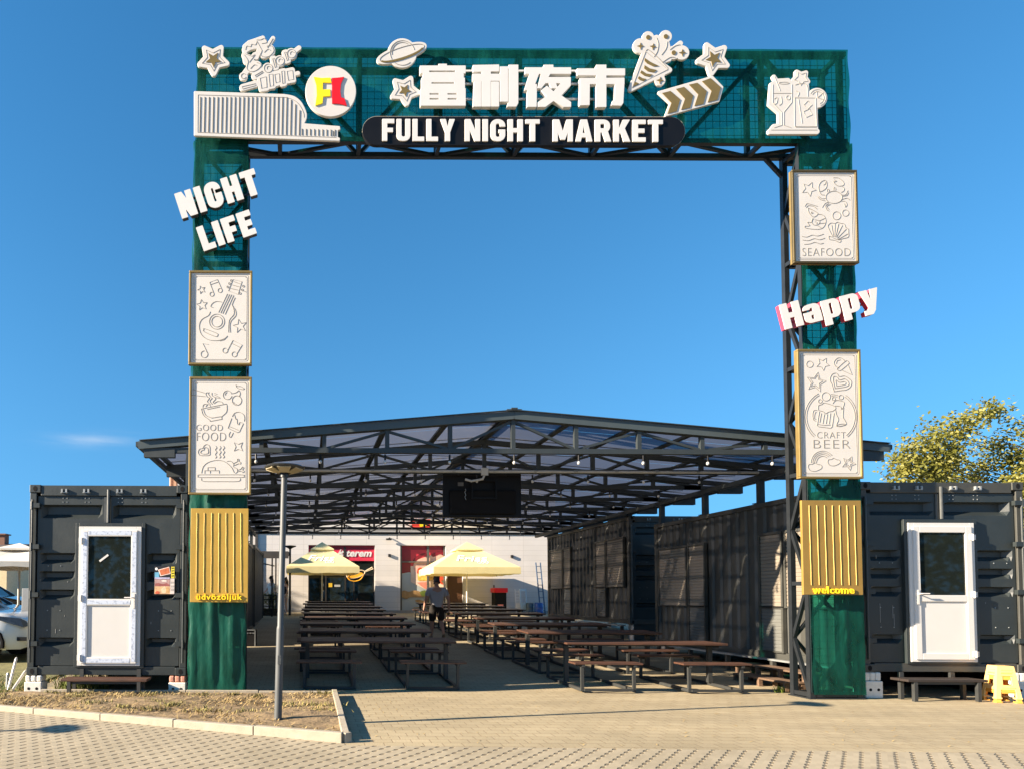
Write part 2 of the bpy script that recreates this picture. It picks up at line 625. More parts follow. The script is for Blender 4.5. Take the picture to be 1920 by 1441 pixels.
def star_pts(cx, cy, ro, ri, deg, k=5):
    return [(cx + (ro if i % 2 == 0 else ri) * math.cos(R(deg) + math.pi * i / k), cy + (ro if i % 2 == 0 else ri) * math.sin(R(deg) + math.pi * i / k)) for i in range(2 * k)]
def circ(cx, cy, r, n=28, a0=0, a1=360, ry=None, rot=0):
    ry = r if ry is None else ry
    full = abs(a1 - a0) >= 359
    out = []
    for i in range(n if full else n + 1):
        a = R(a0 + (a1 - a0) * i / n)
        x, y = r * math.cos(a), ry * math.sin(a)
        c, s_ = math.cos(R(rot)), math.sin(R(rot))
        out.append((cx + x * c - y * s_, cy + x * s_ + y * c))
    return out
def spl(pts, closed=False, k=5):
    n = len(pts)
    out = []
    for i in range(n if closed else n - 1):
        g = lambda j: pts[j % n] if closed else pts[max(0, min(n - 1, j))]
        p0, p1, p2, p3 = g(i - 1), g(i), g(i + 1), g(i + 2)
        for s_ in range(k):
            t = s_ / k
            out.append(tuple(0.5 * (2 * p1[d] + (p2[d] - p0[d]) * t + (2 * p0[d] - 5 * p1[d] + 4 * p2[d] - p3[d]) * t * t + (3 * p1[d] - p0[d] - 3 * p2[d] + p3[d]) * t ** 3) for d in range(2)))
    if not closed:
        out.append(tuple(pts[-1]))
    return out
class Zoom:
    """coordinates read off an enlarged crop of the photograph"""
    def __init__(s, x0, y0, k):
        s.x0, s.y0, s.k = x0, y0, k
    def __call__(s, pts):
        return [(s.x0 + p[0] / s.k, s.y0 + p[1] / s.k) for p in pts]
    def shapes(s, shs):
        out = []
        for sh in shs:
            if sh[0] == '-':
                out.append(('-', s.shapes([sh[1]])[0]))
            elif sh[0] == 'c':
                out.append(('c', s([sh[1]])[0], sh[2] / s.k))
            else:
                out.append((sh[0], s(sh[1]), sh[2] / s.k))
        return out
def relief(mb, lines, Y, r, n=6):
    """raised line drawing: each item is (points in photo pixels, closed)"""
    for pts, closed in lines:
        P = [W(p[0], p[1], Y) for p in pts]
        mb.tube(P, r, n, closed=closed)
    return mb
# ------------------------------------------------------------------ ground
def paving_mat():
    m, n, l, b = nodes('beige_block_paving')
    tc = n.new('ShaderNodeTexCoord')
    br = n.new('ShaderNodeTexBrick')
    br.inputs['Scale'].default_value = 1.0
    br.inputs['Brick Width'].default_value = 0.2
    br.inputs['Row Height'].default_value = 0.165
    br.inputs['Mortar Size'].default_value = 0.006
    br.inputs['Mortar Smooth'].default_value = 0.3
    br.inputs['Bias'].default_value = 0.0
    br.inputs['Color1'].default_value = (0.318, 0.262, 0.160, 1)
    br.inputs['Color2'].default_value = (0.357, 0.296, 0.185, 1)
    br.inputs['Mortar'].default_value = (0.225, 0.17, 0.098, 1)
    l.new(tc.outputs['Object'], br.inputs['Vector'])
    nz = n.new('ShaderNodeTexNoise')
    nz.inputs['Scale'].default_value = 0.7
    nz.inputs['Detail'].default_value = 9
    nz.inputs['Roughness'].default_value = 0.65
    mp = n.new('ShaderNodeMapping')
    mp.inputs['Scale'].default_value = (0.6, 1.6, 1)
    l.new(tc.outputs['Object'], mp.inputs['Vector'])
    l.new(mp.outputs[0], nz.inputs['Vector'])
    mr = n.new('ShaderNodeMapRange')
    mr.inputs['From Min'].default_value = 0.3
    mr.inputs['From Max'].default_value = 0.7
    mr.inputs['To Min'].default_value = 0.74
    mr.inputs['To Max'].default_value = 1.16
    l.new(nz.outputs['Fac'], mr.inputs['Value'])
    n2 = n.new('ShaderNodeTexNoise')
    n2.inputs['Scale'].default_value = 45
    n2.inputs['Detail'].default_value = 3
    l.new(tc.outputs['Object'], n2.inputs['Vector'])
    m2 = n.new('ShaderNodeMapRange')
    m2.inputs['To Min'].default_value = 0.86
    m2.inputs['To Max'].default_value = 1.14
    l.new(n2.outputs['Fac'], m2.inputs['Value'])
    mm = n.new('ShaderNodeMath')
    mm.operation = 'MULTIPLY'
    l.new(mr.outputs[0], mm.inputs[0])
    l.new(m2.outputs[0], mm.inputs[1])
    mx = n.new('ShaderNodeMix')
    mx.data_type = 'RGBA'
    mx.blend_type = 'MULTIPLY'
    mx.inputs[0].default_value = 1
    l.new(br.outputs['Color'], mx.inputs[6])
    l.new(mm.outputs[0], mx.inputs[7])
    # worn streaks of soil
    n3 = n.new('ShaderNodeTexNoise')
    n3.inputs['Scale'].default_value = 1.1
    n3.inputs['Detail'].default_value = 6
    mp3 = n.new('ShaderNodeMapping')
    mp3.inputs['Scale'].default_value = (0.5, 4.5, 1)
    mp3.inputs['Location'].default_value = (3, 2, 0)
    l.new(tc.outputs['Object'], mp3.inputs['Vector'])
    l.new(mp3.outputs[0], n3.inputs['Vector'])
    r3 = n.new('ShaderNodeMapRange')
    r3.inputs['From Min'].default_value = 0.62
    r3.inputs['From Max'].default_value = 0.78
    r3.inputs['To Max'].default_value = 0.55
    l.new(n3.outputs['Fac'], r3.inputs['Value'])
    m3 = n.new('ShaderNodeMix')
    m3.data_type = 'RGBA'
    l.new(r3.outputs[0], m3.inputs[0])
    l.new(mx.outputs[2], m3.inputs[6])
    m3.inputs[7].default_value = (0.22, 0.165, 0.09, 1)
    l.new(m3.outputs[2], b.inputs['Base Color'])
    b.inputs['Roughness'].default_value = 0.9
    bp = n.new('ShaderNodeBump')
    bp.inputs['Strength'].default_value = 0.35
    bp.inputs['Distance'].default_value = 0.006
    ad = n.new('ShaderNodeMath')
    ad.operation = 'MULTIPLY_ADD'
    l.new(br.outputs['Fac'], ad.inputs[0])
    ad.inputs[1].default_value = -1.0
    l.new(n2.outputs['Fac'], ad.inputs[2])
    l.new(ad.outputs[0], bp.inputs['Height'])
    l.new(bp.outputs[0], b.inputs['Normal'])
    return m
def cell_paving_mat():
    """permeable pavers laid on the diagonal with small open joints"""
    m, n, l, b = nodes('permeable_pavers')
    tc = n.new('ShaderNodeTexCoord')
    mp = n.new('ShaderNodeMapping')
    mp.inputs['Rotation'].default_value = (0, 0, R(40))
    l.new(tc.outputs['Object'], mp.inputs['Vector'])
    sx = n.new('ShaderNodeSeparateXYZ')
    l.new(mp.outputs[0], sx.inputs[0])
    def math_(op, a, b_=None, c=None):
        k = n.new('ShaderNodeMath')
        k.operation = op
        for i, v in enumerate((a, b_, c)):
            if v is None:
                continue
            if isinstance(v, (int, float)):
                k.inputs[i].default_value = v
            else:
                l.new(v, k.inputs[i])
        return k.outputs[0]
    nzw = n.new('ShaderNodeTexNoise')
    nzw.inputs['Scale'].default_value = 9
    l.new(tc.outputs['Object'], nzw.inputs['Vector'])
    wob = math_('MULTIPLY_ADD', nzw.outputs['Fac'], 0.5, -0.25)
    P = 0.125
    u = math_('DIVIDE', sx.outputs['X'], P)
    v = math_('DIVIDE', sx.outputs['Y'], P)
    row = math_('FLOOR', u)
    half = math_('MULTIPLY', math_('MODULO', row, 2.0), 0.5)
    fu = math_('SUBTRACT', math_('FRACT', u), 0.5)
    fv = math_('SUBTRACT', math_('FRACT', math_('ADD', v, half)), 0.5)
    du = math_('DIVIDE', fu, 0.15)
    dv = math_('DIVIDE', fv, 0.30)
    d = math_('ADD', math_('SQRT', math_('ADD', math_('MULTIPLY', du, du), math_('MULTIPLY', dv, dv))), wob)
    hole = n.new('ShaderNodeMapRange')
    hole.inputs['From Min'].default_value = 0.75
    hole.inputs['From Max'].default_value = 1.15
    hole.inputs['To Min'].default_value = 1
    hole.inputs['To Max'].default_value = 0
    l.new(d, hole.inputs['Value'])
    j = math_('ABSOLUTE', math_('SUBTRACT', math_('FRACT', math_('ADD', u, 0.5)), 0.5))
    jl = n.new('ShaderNodeMapRange')
    jl.inputs['From Min'].default_value = 0.42
    jl.inputs['From Max'].default_value = 0.5
    jl.inputs['To Max'].default_value = 0.22
    l.new(j, jl.inputs['Value'])
    big = n.new('ShaderNodeTexNoise')
    big.inputs['Scale'].default_value = 0.9
    big.inputs['Detail'].default_value = 8
    l.new(tc.outputs['Object'], big.inputs['Vector'])
    cr = n.new('ShaderNodeValToRGB')
    cr.color_ramp.elements[0].position = 0.3
    cr.color_ramp.elements[0].color = (0.265, 0.224, 0.150, 1)
    cr.color_ramp.elements[1].position = 0.7
    cr.color_ramp.elements[1].color = (0.345, 0.295, 0.205, 1)
    l.new(big.outputs['Fac'], cr.inputs[0])
    wn_ = n.new('ShaderNodeTexWhiteNoise')
    cmb = n.new('ShaderNodeCombineXYZ')
    l.new(row, cmb.inputs[0])
    l.new(math_('FLOOR', math_('ADD', v, half)), cmb.inputs[1])
    l.new(cmb.outputs[0], wn_.inputs['Vector'])
    wv = math_('MULTIPLY_ADD', wn_.outputs['Value'], 0.16, 0.92)
    mx0 = n.new('ShaderNodeMix')
    mx0.data_type = 'RGBA'
    mx0.blend_type = 'MULTIPLY'
    mx0.inputs[0].default_value = 1
    l.new(cr.outputs[0], mx0.inputs[6])
    l.new(wv, mx0.inputs[7])
    fac = math_('MAXIMUM', math_('MULTIPLY', hole.outputs[0], 0.80), jl.outputs[0])
    mx = n.new('ShaderNodeMix')
    mx.data_type = 'RGBA'
    l.new(fac, mx.inputs[0])
    l.new(mx0.outputs[2], mx.inputs[6])
    mx.inputs[7].default_value = (0.10, 0.075, 0.042, 1)
    l.new(mx.outputs[2], b.inputs['Base Color'])
    b.inputs['Roughness'].default_value = 0.92
    bp = n.new('ShaderNodeBump')
    bp.inputs['Strength'].default_value = 0.9
    bp.inputs['Distance'].default_value = 0.02
    l.new(math_('SUBTRACT', 1.0, fac), bp.inputs['Height'])
    l.new(bp.outputs[0], b.inputs['Normal'])
    return m
PAVE = paving_mat()
PAVE2 = cell_paving_mat()
SOIL = mat('dry_soil', (0.20, 0.14, 0.075), 0.95, 0, 0.35, 9, 0.9, 30, stain=0.6, stain_col=(0.33, 0.25, 0.12))
KERB = mat('pale_concrete_kerb', (0.34, 0.30, 0.23), 0.85, 0, 0.14, 9, 0.3, 80, stain=0.35, stain_col=(0.30, 0.25, 0.17))
CONC = mat('pale_concrete', (0.50, 0.47, 0.42), 0.85, 0, 0.12, 6, 0.2, 70)
GRASS_BASE = mat('grass_soil', (0.15, 0.14, 0.05), 0.95, 0, 0.4, 7, 0.8, 25)
ASPHALT = mat('parking_asphalt', (0.075, 0.07, 0.065), 0.9, 0, 0.2, 5, 0.4, 90)

mb = MB()
ys = [-150, 0, 5, 10.8] + [10.8 + 21.2 * i / 8 for i in range(1, 9)] + [60, 150, 500]
xs = [-400, -60, -20, -10, -5, 0, 5, 10, 20, 60, 400]
vs = [(x, y, gz(y)) for y in ys for x in xs]
nx = len(xs)
mb.add(vs, [(j * nx + i, j * nx + i + 1, (j + 1) * nx + i + 1, (j + 1) * nx + i) for j in range(len(ys) - 1) for i in range(nx - 1)])
g = mb.build('ground', PAVE, loc=(0, 0, 0))
tag(g, 'sunlit beige block paving of the courtyard and forecourt', 'paving', kind='structure')

def sheet(name, pts, dz, m, label, cat, kind='structure'):
    mb = MB()
    mb.add([(p[0], p[1], gz(p[1]) + dz) for p in pts], [tuple(range(len(pts)))])
    o = mb.build(name, m, loc=(0, 0, 0))
    return tag(o, label, cat, kind=kind)

K1, K0 = G(641, 1393), G(0, 1338)
kd = (K0 - K1).normalized()
K0x = K1 + kd * 30
A1, B1 = G(652, 1397), G(1920, 1412)
ad_ = (B1 - A1).normalized()
B1x = A1 + ad_ * 40
sheet('forecourt', [(K0x.x, K0x.y), (K0x.x, -8), (B1x.x, -8), (B1x.x, B1x.y), (A1.x, A1.y), (K1.x, K1.y)], 0.004, PAVE2,
      'front strip of beige permeable pavers with rows of small dark open joints', 'paving')

# raised bed of dry soil with its kerb
K2, K3 = G(656, 1391), G(632, 1304)
BZ = 0.085
back_y = 9.96
bed = [(K0x.x, K0x.y + 0.08), (K1.x, K1.y + 0.08), (K2.x - 0.08, K2.y + 0.09), (K3.x - 0.08, K3.y), (-3.9, back_y), (-5.0, 10.3), (-30, 10.3)]
mb = MB()
NXB = 120
# bed surface as an uneven sheet
import random as _r
_r.seed(3)
def in_front(x):
    t = (x - K1.x) / (K0x.x - K1.x)
    if x <= K1.x:
        return K1.y + t * (K0x.y - K1.y) + 0.07
    return K1.y + (K2.y - K1.y) * (x - K1.x) / (K2.x - K1.x) + 0.07
xs_b = [-16 + (K2.x - 0.07 + 16) * (i / NXB) ** 0.8 for i in range(NXB + 1)]
NYB = 26
vs = []
for x in xs_b:
    y0 = in_front(x)
    y1 = back_y if x > -3.95 else 10.0
    # right kerb slants: keep inside it
    for j in range(NYB + 1):
        t = j / NYB
        y = y0 + (y1 - y0) * t
        xr = K2.x - 0.07 + (K3.x - K2.x) * max(0, min(1, (y - K2.y) / (K3.y - K2.y)))
        xx = x if x < xr - 0.3 else x
        f = (x - xs_b[0]) / (xs_b[-1] - xs_b[0])
        xx = xs_b[0] + (xr - xs_b[0]) * f
        edge = min(1, min(t, 1 - t) * 6)
        vs.append((xx, y, BZ - 0.012 + edge * (0.03 * math.sin(xx * 2.1 + y) * math.sin(y * 3.3) + _r.uniform(-0.012, 0.012))))
mb.add(vs, [(i * (NYB + 1) + j, (i + 1) * (NYB + 1) + j, (i + 1) * (NYB + 1) + j + 1, i * (NYB + 1) + j + 1) for i in range(NXB) for j in range(NYB)])
o = mb.build('planting_bed', SOIL, loc=(0, 0, 0))
tag(o, 'bare bed of dry brown soil behind the pale kerb', 'soil bed', kind='structure')

mb = MB()
def kerb_run(a, b, seg, w=0.08, h=0.105):
    a, b = Vector(a), Vector(b)
    L = (b - a).length
    n_ = max(1, round(L / seg))
    d = (b - a) / n_
    for i in range(n_):
        p = a + d * i + d.normalized() * 0.004
        q = a + d * (i + 1) - d.normalized() * 0.004
        hh = h + _r.uniform(-0.006, 0.006)
        mb.bar((p.x, p.y, (hh - 0.1) / 2), (q.x, q.y, (hh - 0.1) / 2), w, hh + 0.1)
nrm = Vector((-kd.y, kd.x, 0))
if nrm.y < 0:
    nrm = -nrm
kerb_run(K1 + nrm * 0.04, K1 + kd * 16 + nrm * 0.04, 1.0)
kerb_run((K1.x + 0.01, K1.y + 0.04, 0), (K2.x, K2.y + 0.05, 0), 1.0)
kerb_run((K2.x - 0.04, K2.y + 0.10, 0), (K3.x - 0.04, K3.y, 0), 1.0)
kerb_run((K3.x - 0.09, back_y + 0.02, 0), (-3.95, back_y + 0.02, 0), 1.0, 0.06)
o = mb.build('kerb', KERB, bevel=0.008)
tag(o, 'pale concrete kerb stones edging the dry soil bed', 'kerb', kind='structure')

# grass and car park to the left of the containers
sheet('verge', [(-30, 10.05), (-4.45, 10.05), (-4.45, 17), (-30, 17)], 0.01, GRASS_BASE, 'strip of dry grassy soil left of the left container', 'verge')
sheet('car_park', [(-60, 14.2), (-4.6, 14.2), (-4.6, 60), (-60, 60)], 0.02, ASPHALT, 'dark asphalt car park beyond the left container', 'car park')

# dry straw, weeds and grass
STRAW = mat('straw', (0.36, 0.26, 0.11), 0.9, 0, 0.3, 3)
GREEN = mat('grass_green', (0.12, 0.15, 0.03), 0.8, 0, 0.35, 3)
DRYGREEN = mat('olive_grass', (0.22, 0.19, 0.06), 0.85, 0, 0.35, 3)
def blades(n_, region, hmin, hmax, lean, rnd):
    mb = MB()
    for _ in range(n_):
        x, y, z = region(rnd)
        a = rnd.uniform(0, 2 * math.pi)
        h = rnd.uniform(hmin, hmax)
        w = rnd.uniform(0.004, 0.009)
        le = rnd.uniform(*lean) * h
        dx, dy = math.cos(a), math.sin(a)
        px_, py_ = -dy * w, dx * w
        mb.add([(x - px_, y - py_, z), (x + px_, y + py_, z), (x + dx * le * .5 + px_ * .7, y + dy * le * .5 + py_ * .7, z + h * .6),
                (x + dx * le * .5 - px_ * .7, y + dy * le * .5 - py_ * .7, z + h * .6), (x + dx * le, y + dy * le, z + h * .85)],
               [(0, 1, 2, 3), (3, 2, 4)])
    return mb
def bed_pt(rnd):
    while True:
        x = rnd.uniform(-7.5, K2.x - 0.1)
        y0 = in_front(x)
        y = y0 + (back_y - y0) * rnd.random() ** 0.8
        xr = K2.x - 0.1 + (K3.x - K2.x) * max(0, min(1, (y - K2.y) / (K3.y - K2.y)))
        if x < xr:
            c = math.sin(x * 3.1 + 1) * math.sin(y * 4.7 + x) + rnd.uniform(-0.6, 0.9)
            if c > 0.05:
                return x, y, BZ - 0.02
rs = random.Random(11)
o = blades(5200, bed_pt, 0.02, 0.06, (1.0, 3.5), rs).build('dry_straw', STRAW, loc=(0, 0, 0))
tag(o, 'flattened dry straw scattered over the soil bed', 'straw', kind='stuff')
def weed_pt(rnd):
    c = rnd.choice(WEEDS)
    return c[0] + rnd.gauss(0, c[2]), c[1] + rnd.gauss(0, c[2] * .5), BZ - 0.02
WEEDS = [(rs.uniform(-4.6, 0.3), rs.uniform(8.3, 9.9), rs.uniform(0.04, 0.16)) for _ in range(26)]
WEEDS = [w for w in WEEDS if w[1] > in_front(w[0]) + 0.1]
o = blades(1500, weed_pt, 0.03, 0.09, (0.2, 1.2), rs).build('weeds', DRYGREEN, loc=(0, 0, 0))
tag(o, 'sparse olive weeds growing in the soil bed', 'weeds', kind='stuff')
def verge_pt(rnd):
    return rnd.uniform(-9.5, -4.35), rnd.uniform(9.3, 14.6), 0.05 if rnd.random() < 2 else 0
def verge_pt2(rnd):
    x, y, z = verge_pt(rnd)
    return x, y, 0.005 if y > 10.05 else BZ - 0.03
o = blades(16000, verge_pt2, 0.04, 0.13, (0.3, 1.4), rs).build('grass', GREEN, loc=(0, 0, 0))
tag(o, 'rough green and yellow grass beside the left container', 'grass', kind='stuff')
o = blades(6000, verge_pt2, 0.03, 0.11, (0.5, 2), rs).build('dry_grass', STRAW, loc=(0, 0, 0))
tag(o, 'dry yellow grass mixed into the rough verge', 'grass', kind='stuff')
def under_pt(rnd):
    return rnd.uniform(-4.0, -3.2), rnd.uniform(10.6, 11.6), 0.0
o = blades(900, under_pt, 0.1, 0.28, (0.2, 0.9), rs).build('tall_grass', GREEN, loc=(0, 0, 0))
tag(o, 'tuft of tall green grass growing under the left container', 'grass', kind='stuff')
# wind-blown straw and leaf litter on the paving
def litter_pt(rnd):
    x = rnd.uniform(-1, 10)
    y = rnd.uniform(6.8, 11)
    return x, y, 0.003
o = blades(500, litter_pt, 0.004, 0.012, (3, 9), rs).build('litter', STRAW, loc=(0, 0, 0))
tag(o, 'scattered straw bits blown over the forecourt paving', 'litter', kind='stuff')
# ------------------------------------------------------------------ entrance gate
GF, GB = 10.02, 10.44           # front and back plane of the steel frame
SG = GF - 0.16                  # plane of the sign fronts
gate = thing('entrance_gate', 'tall black steel truss gate wrapped in green net over the market entrance', 'gate', (3.3, GF, 0))
def wx(px, py): return W(px, py, GF).x
def wz(px, py): return W(px, py, GF).z
LX0, LX1 = wx(359, 1000), wx(460, 1000)
RX0, RX1 = wx(1513, 1000), wx(1611, 1000)
HZ0, HZ1 = wz(975, 267), wz(975, 94)
HX0, HX1 = LX0 + 0.02, RX1 - 0.02
T = 0.075
def zig(mb, ax, bx, levels, y0, y1, w, flip=False):
    """zigzag bars between two posts at x = ax (depth y0) and x = bx (depth y1)"""
    for i in range(len(levels) - 1):
        z0, z1 = levels[i], levels[i + 1]
        if (i % 2 == 0) != flip:
            mb.bar((ax, y0, z0), (bx, y1, z1), w)
        else:
            mb.bar((bx, y1, z0), (ax, y0, z1), w)
def pillar(x0, x1):
    mb = MB()
    h = T / 2
    for x in (x0 + h, x1 - h):
        for y in (GF + h, GB - h):
            mb.box(x - h, x + h, y - h, y + h, 0.02, HZ0 + 0.02)
    lv = [0.06 + i * (HZ0 - 0.12) / 5 for i in range(6)]
    for z in lv:
        for y in (GF + h, GB - h):
            mb.bar((x0 + T, y, z), (x1 - T, y, z), T * 0.8)
        for x in (x0 + h, x1 - h):
            mb.bar((x, GF + T, z), (x, GB - T, z), T * 0.8)
    lv2 = [0.06 + i * (HZ0 - 0.12) / 10 for i in range(11)]
    for y in (GF + h + 0.004, GB - h - 0.004):
        zig(mb, x0 + T * .6, x1 - T * .6, lv2, y, y, 0.045, flip=(y > GF + .2))
    for x in (x0 + h, x1 - h):
        for i in range(len(lv) - 1):
            zm = (lv[i] + lv[i + 1]) / 2
            mb.bar((x, GF + T * .6, lv[i]), (x, GB - T * .7, zm), 0.05)
            mb.bar((x, GB - T * .7, zm), (x, GF + T * .6, lv[i + 1]), 0.05)
    mb.box(x0 - .02, x1 + .02, GF - .02, GB + .02, 0.0, 0.02)
    return mb.build('pillar_frame', GATE_STEEL, gate)
pillar(LX0, LX1)
pillar(RX0, RX1)
mb = MB()
h = T / 2
for z in (HZ0 + h, HZ1 - h):
    for y in (GF + h, GB - h):
        mb.box(HX0, HX1, y - h, y + h, z - h, z + h)
nodes_x = [wx(p, 180) for p in (372, 524, 675, 826, 976, 1127, 1278, 1430, 1578)]
for i, x in enumerate(nodes_x):
    x = min(max(x, HX0 + h), HX1 - h)
    for y in (GF + h, GB - h):
        mb.box(x - .032, x + .032, y - .032, y + .032, HZ0 + T, HZ1 - T)
    for z in (HZ0 + h, HZ1 - h):
        mb.box(x - .03, x + .03, GF + T, GB - T, z - .03, z + .03)
for i in range(len(nodes_x) - 1):
    a, b = nodes_x[i], nodes_x[i + 1]
    up = i % 2 == 0
    for y in (GF + h + .003, GB - h - .003):
        mb.bar((a, y, HZ0 + h if up else HZ1 - h), (b, y, HZ1 - h if up else HZ0 + h), 0.055)
    mb.bar((a, GF + h if up else GB - h, HZ0 + h + .002), (b, GB - h if up else GF + h, HZ0 + h + .002), 0.045)
# corner knees
mb.bar((RX0 + h, GB - h, HZ0 - 0.30), (RX0 - 0.25, GB - h, HZ0 + .02), 0.05)
mb.build('header_frame', GATE_STEEL, gate)

# welded wire grid behind the net
mb = MB()
WIRE = mat('wire_grid', (0.01, 0.03, 0.03), 0.6)
def wire_grid(x0, x1, z0, z1, p=0.108, r=0.0028):
    y = GF - 0.006
    n_ = int((x1 - x0) / p)
    for i in range(n_ + 1):
        x = x0 + (x1 - x0) * i / n_
        mb.box(x - r, x + r, y - r, y + r, z0, z1)
    n_ = int((z1 - z0) / p)
    for i in range(n_ + 1):
        z = z0 + (z1 - z0) * i / n_
        mb.box(x0, x1, y - 3 * r, y - r, z - r, z + r)
wire_grid(HX0 + .02, HX1 - .02, HZ0, HZ1 - .02)
wire_grid(LX0 + .02, LX1 - .02, 0.1, HZ0 - .08)
wire_grid(RX0 + .02, RX1 - .02, 0.1, HZ0 - .08)
mb.build('wire_grid', WIRE, gate)

# shade net: slightly slack sheets
rn = random.Random(5)
def net(x0, x1, z0, z1, name, m, amp, nx_, nz_, wrap_l=0.0, wrap_r=0.0, ragged=0.0, vert=True):
    mb = MB()
    ph = [rn.uniform(0, 6) for _ in range(8)]
    vs = []
    for j in range(nz_ + 1):
        for i in range(nx_ + 1):
            u, v = i / nx_, j / nz_
            x, z = x0 + (x1 - x0) * u, z0 + (z1 - z0) * v
            e = min(1, 8 * min(u, 1 - u)) * min(1, 6 * min(v, 1 - v) + .25)
            if vert:
                d = math.sin(x * 21 + ph[0] + .6 * math.sin(z * 2 + ph[1])) + .7 * math.sin(x * 41 + ph[2] + z * 1.3) + .6 * math.sin(z * 3.1 + ph[3])
            else:
                d = math.sin(x * 6 + z * 5 + ph[0]) + .7 * math.sin(z * 11 + ph[1] + x * 3) + .5 * math.sin(x * 17 - z * 9 + ph[2])
            y = GF - 0.03 - amp * (1.6 + d) * e * 0.5
            sx_ = ragged * math.sin(z * 9 + ph[4]) * (1 if u in (0, 1) else 0)
            vs.append((x + sx_, y, z))
    mb.add(vs, [(j * (nx_ + 1) + i, j * (nx_ + 1) + i + 1, (j + 1) * (nx_ + 1) + i + 1, (j + 1) * (nx_ + 1) + i) for j in range(nz_) for i in range(nx_)])
    for side, wr in ((0, wrap_l), (1, wrap_r)):
        if wr:
            x = x0 - .012 if side == 0 else x1 + .012
            vs = []
            for j in range(nz_ + 1):
                z = z0 + (z1 - z0) * j / nz_
                k = .012 * math.sin(z * 7 + ph[5])
                vs += [(x0 if side == 0 else x1, GF - .03, z), (x + k, GF + .02, z), (x + k * .6, GF + wr, z)]
            mb.add(vs, [(j * 3 + i, j * 3 + i + 1, j * 3 + i + 4, j * 3 + i + 3) for j in range(nz_) for i in range(2)])
    return mb.build(name, m, gate, smooth=True)
net(HX0 - .01, HX1 + .01, HZ0 - .02, HZ1, 'header_net', NET, 0.016, 130, 24, 0, 0, 0.012, vert=False)
zs = wz(1560, 900)
net(LX0 - .015, LX1 - .005, zs, HZ0 - .02, 'pillar_net', NET, 0.016, 14, 50, 0.05, 0.10, 0.01)
net(LX0 - .02, LX1, 0.02, zs, 'pillar_net', NET_LOW, 0.022, 22, 40, 0.05, 0.12, 0.015)
net(RX0 - .015, RX1 + .01, zs, HZ0 - .02, 'pillar_net', NET, 0.016, 14, 50, 0, 0.2, 0.01)
net(RX0 + .02, RX1 + .015, 0.07, zs, 'pillar_net', NET_MID, 0.008, 22, 40, 0, 0.2, 0.012)

# ------------------------------------------------------------------ signs on the gate
zl, zm_, zr = Zoom(350, 40, 4.2667), Zoom(660, 40, 3.5556), Zoom(1160, 40, 4.1739)
def cutout(name, label, shapes, zoom, thick=0.038, Y=SG, step=1.0, grow=0.0, group=None, edge=True):
    lps = silhouette(zoom.shapes(shapes), step, grow)
    mb = MB()
    cut(mb, lps, Y, thick, 0.006)
    a = np.array(mb.v)
    c = Vector(((a[:, 0].min() + a[:, 0].max()) / 2, Y, a[:, 2].min()))
    t = thing(name, label, 'sign', c, group)
    mb.build('board', WHITE, t)
    return t
def gold_shape(t, loops, zoom, Y=SG, thick=0.008, name='gold_inlay', m=None):
    for lp in loops:
        mb = MB()
        cut(mb, [zoom(lp)], Y - thick + .001, thick)
        mb.build(name, m or GOLD_DARK, t)
def rel(t, lines, zoom, Y=SG, r=0.0045, m=None, name='line_relief'):
    mb = MB()
    relief(mb, [(zoom(p), c) for p, c in lines], Y, r)
    return mb.build(name, m or GROOVE, t)
STARS = 'white star signs on the gate header'
def star_sign(zoom, cx, cy, R0, r0, deg, gR, gr, label):
    t = cutout('star_sign', label, [('p', star_pts(cx, cy, R0 * .86, r0 * .86, deg), R0 * .14)], zoom, group=STARS)
    gold_shape(t, [star_pts(cx, cy, gR, gr, deg)], zoom)
    rel(t, [(star_pts(cx, cy, R0 * .72, r0 * .72, deg), True)], zoom)
star_sign(zl, 213, 305, 132, 70, 88, 64, 28, 'white star sign with gold centre at the upper left corner of the gate')
star_sign(zm_, 352, 460, 104, 58, 81, 42, 19, 'small white star sign with gold centre beside the first white character')
star_sign(zr, 745, 291, 137, 70, 99, 64, 28, 'white star sign with gold centre between the party popper and the green net corner')

# skewers
sk = [('l', [(452, 535), (600, 492), (720, 458), (892, 415)], 13), ('l', [(450, 530), (555, 500)], 24),
      ('p', [(585, 455), (635, 440), (640, 535), (600, 540)], 20), ('p', [(655, 425), (690, 420), (695, 520), (665, 525)], 16),
      ('p', [(700, 425), (740, 415), (745, 490), (710, 500)], 20), ('p', [(755, 400), (780, 395), (785, 500), (765, 505)], 16),
      ('p', [(800, 400), (845, 390), (855, 470), (810, 478)], 18),
      ('l', [(560, 425), (650, 375), (745, 315), (840, 258), (900, 212)], 15), ('c', (652, 377), 42), ('c', (745, 318), 42), ('c', (838, 260), 42),
      ('p', [(685, 300), (700, 295), (720, 370), (705, 375)], 16), ('p', [(780, 250), (795, 245), (815, 315), (800, 320)], 16), ('l', [(545, 440), (610, 400)], 24),
      ('c', (655, 235), 50), ('c', (620, 255), 40), ('c', (610, 180), 40), ('c', (575, 165), 24), ('l', [(640, 215), (692, 135)], 14), ('l', [(470, 225), (500, 205), (545, 195), (590, 190)], 24),
      ('l', [(465, 200), (500, 170), (560, 150), (610, 132)], 14), ('l', [(590, 190), (560, 290)], 14),
      ('c', (530, 365), 50), ('c', (560, 360), 40), ('c', (490, 305), 38), ('c', (465, 270), 22), ('l', [(520, 300), (545, 270), (590, 250)], 18), ('c', (455, 440), 30), ('l', [(460, 425), (500, 370)], 20)]
t = cutout('skewer_sign', 'white cutout sign of grilled skewers and shrimp on the gate header', sk, zl, grow=0.3)
L = []
for x, y in ((652, 377), (745, 318), (838, 260)):
    L += [(circ(x, y, 34), True), (circ(x + 5, y, 16, a0=150, a1=330), False)]
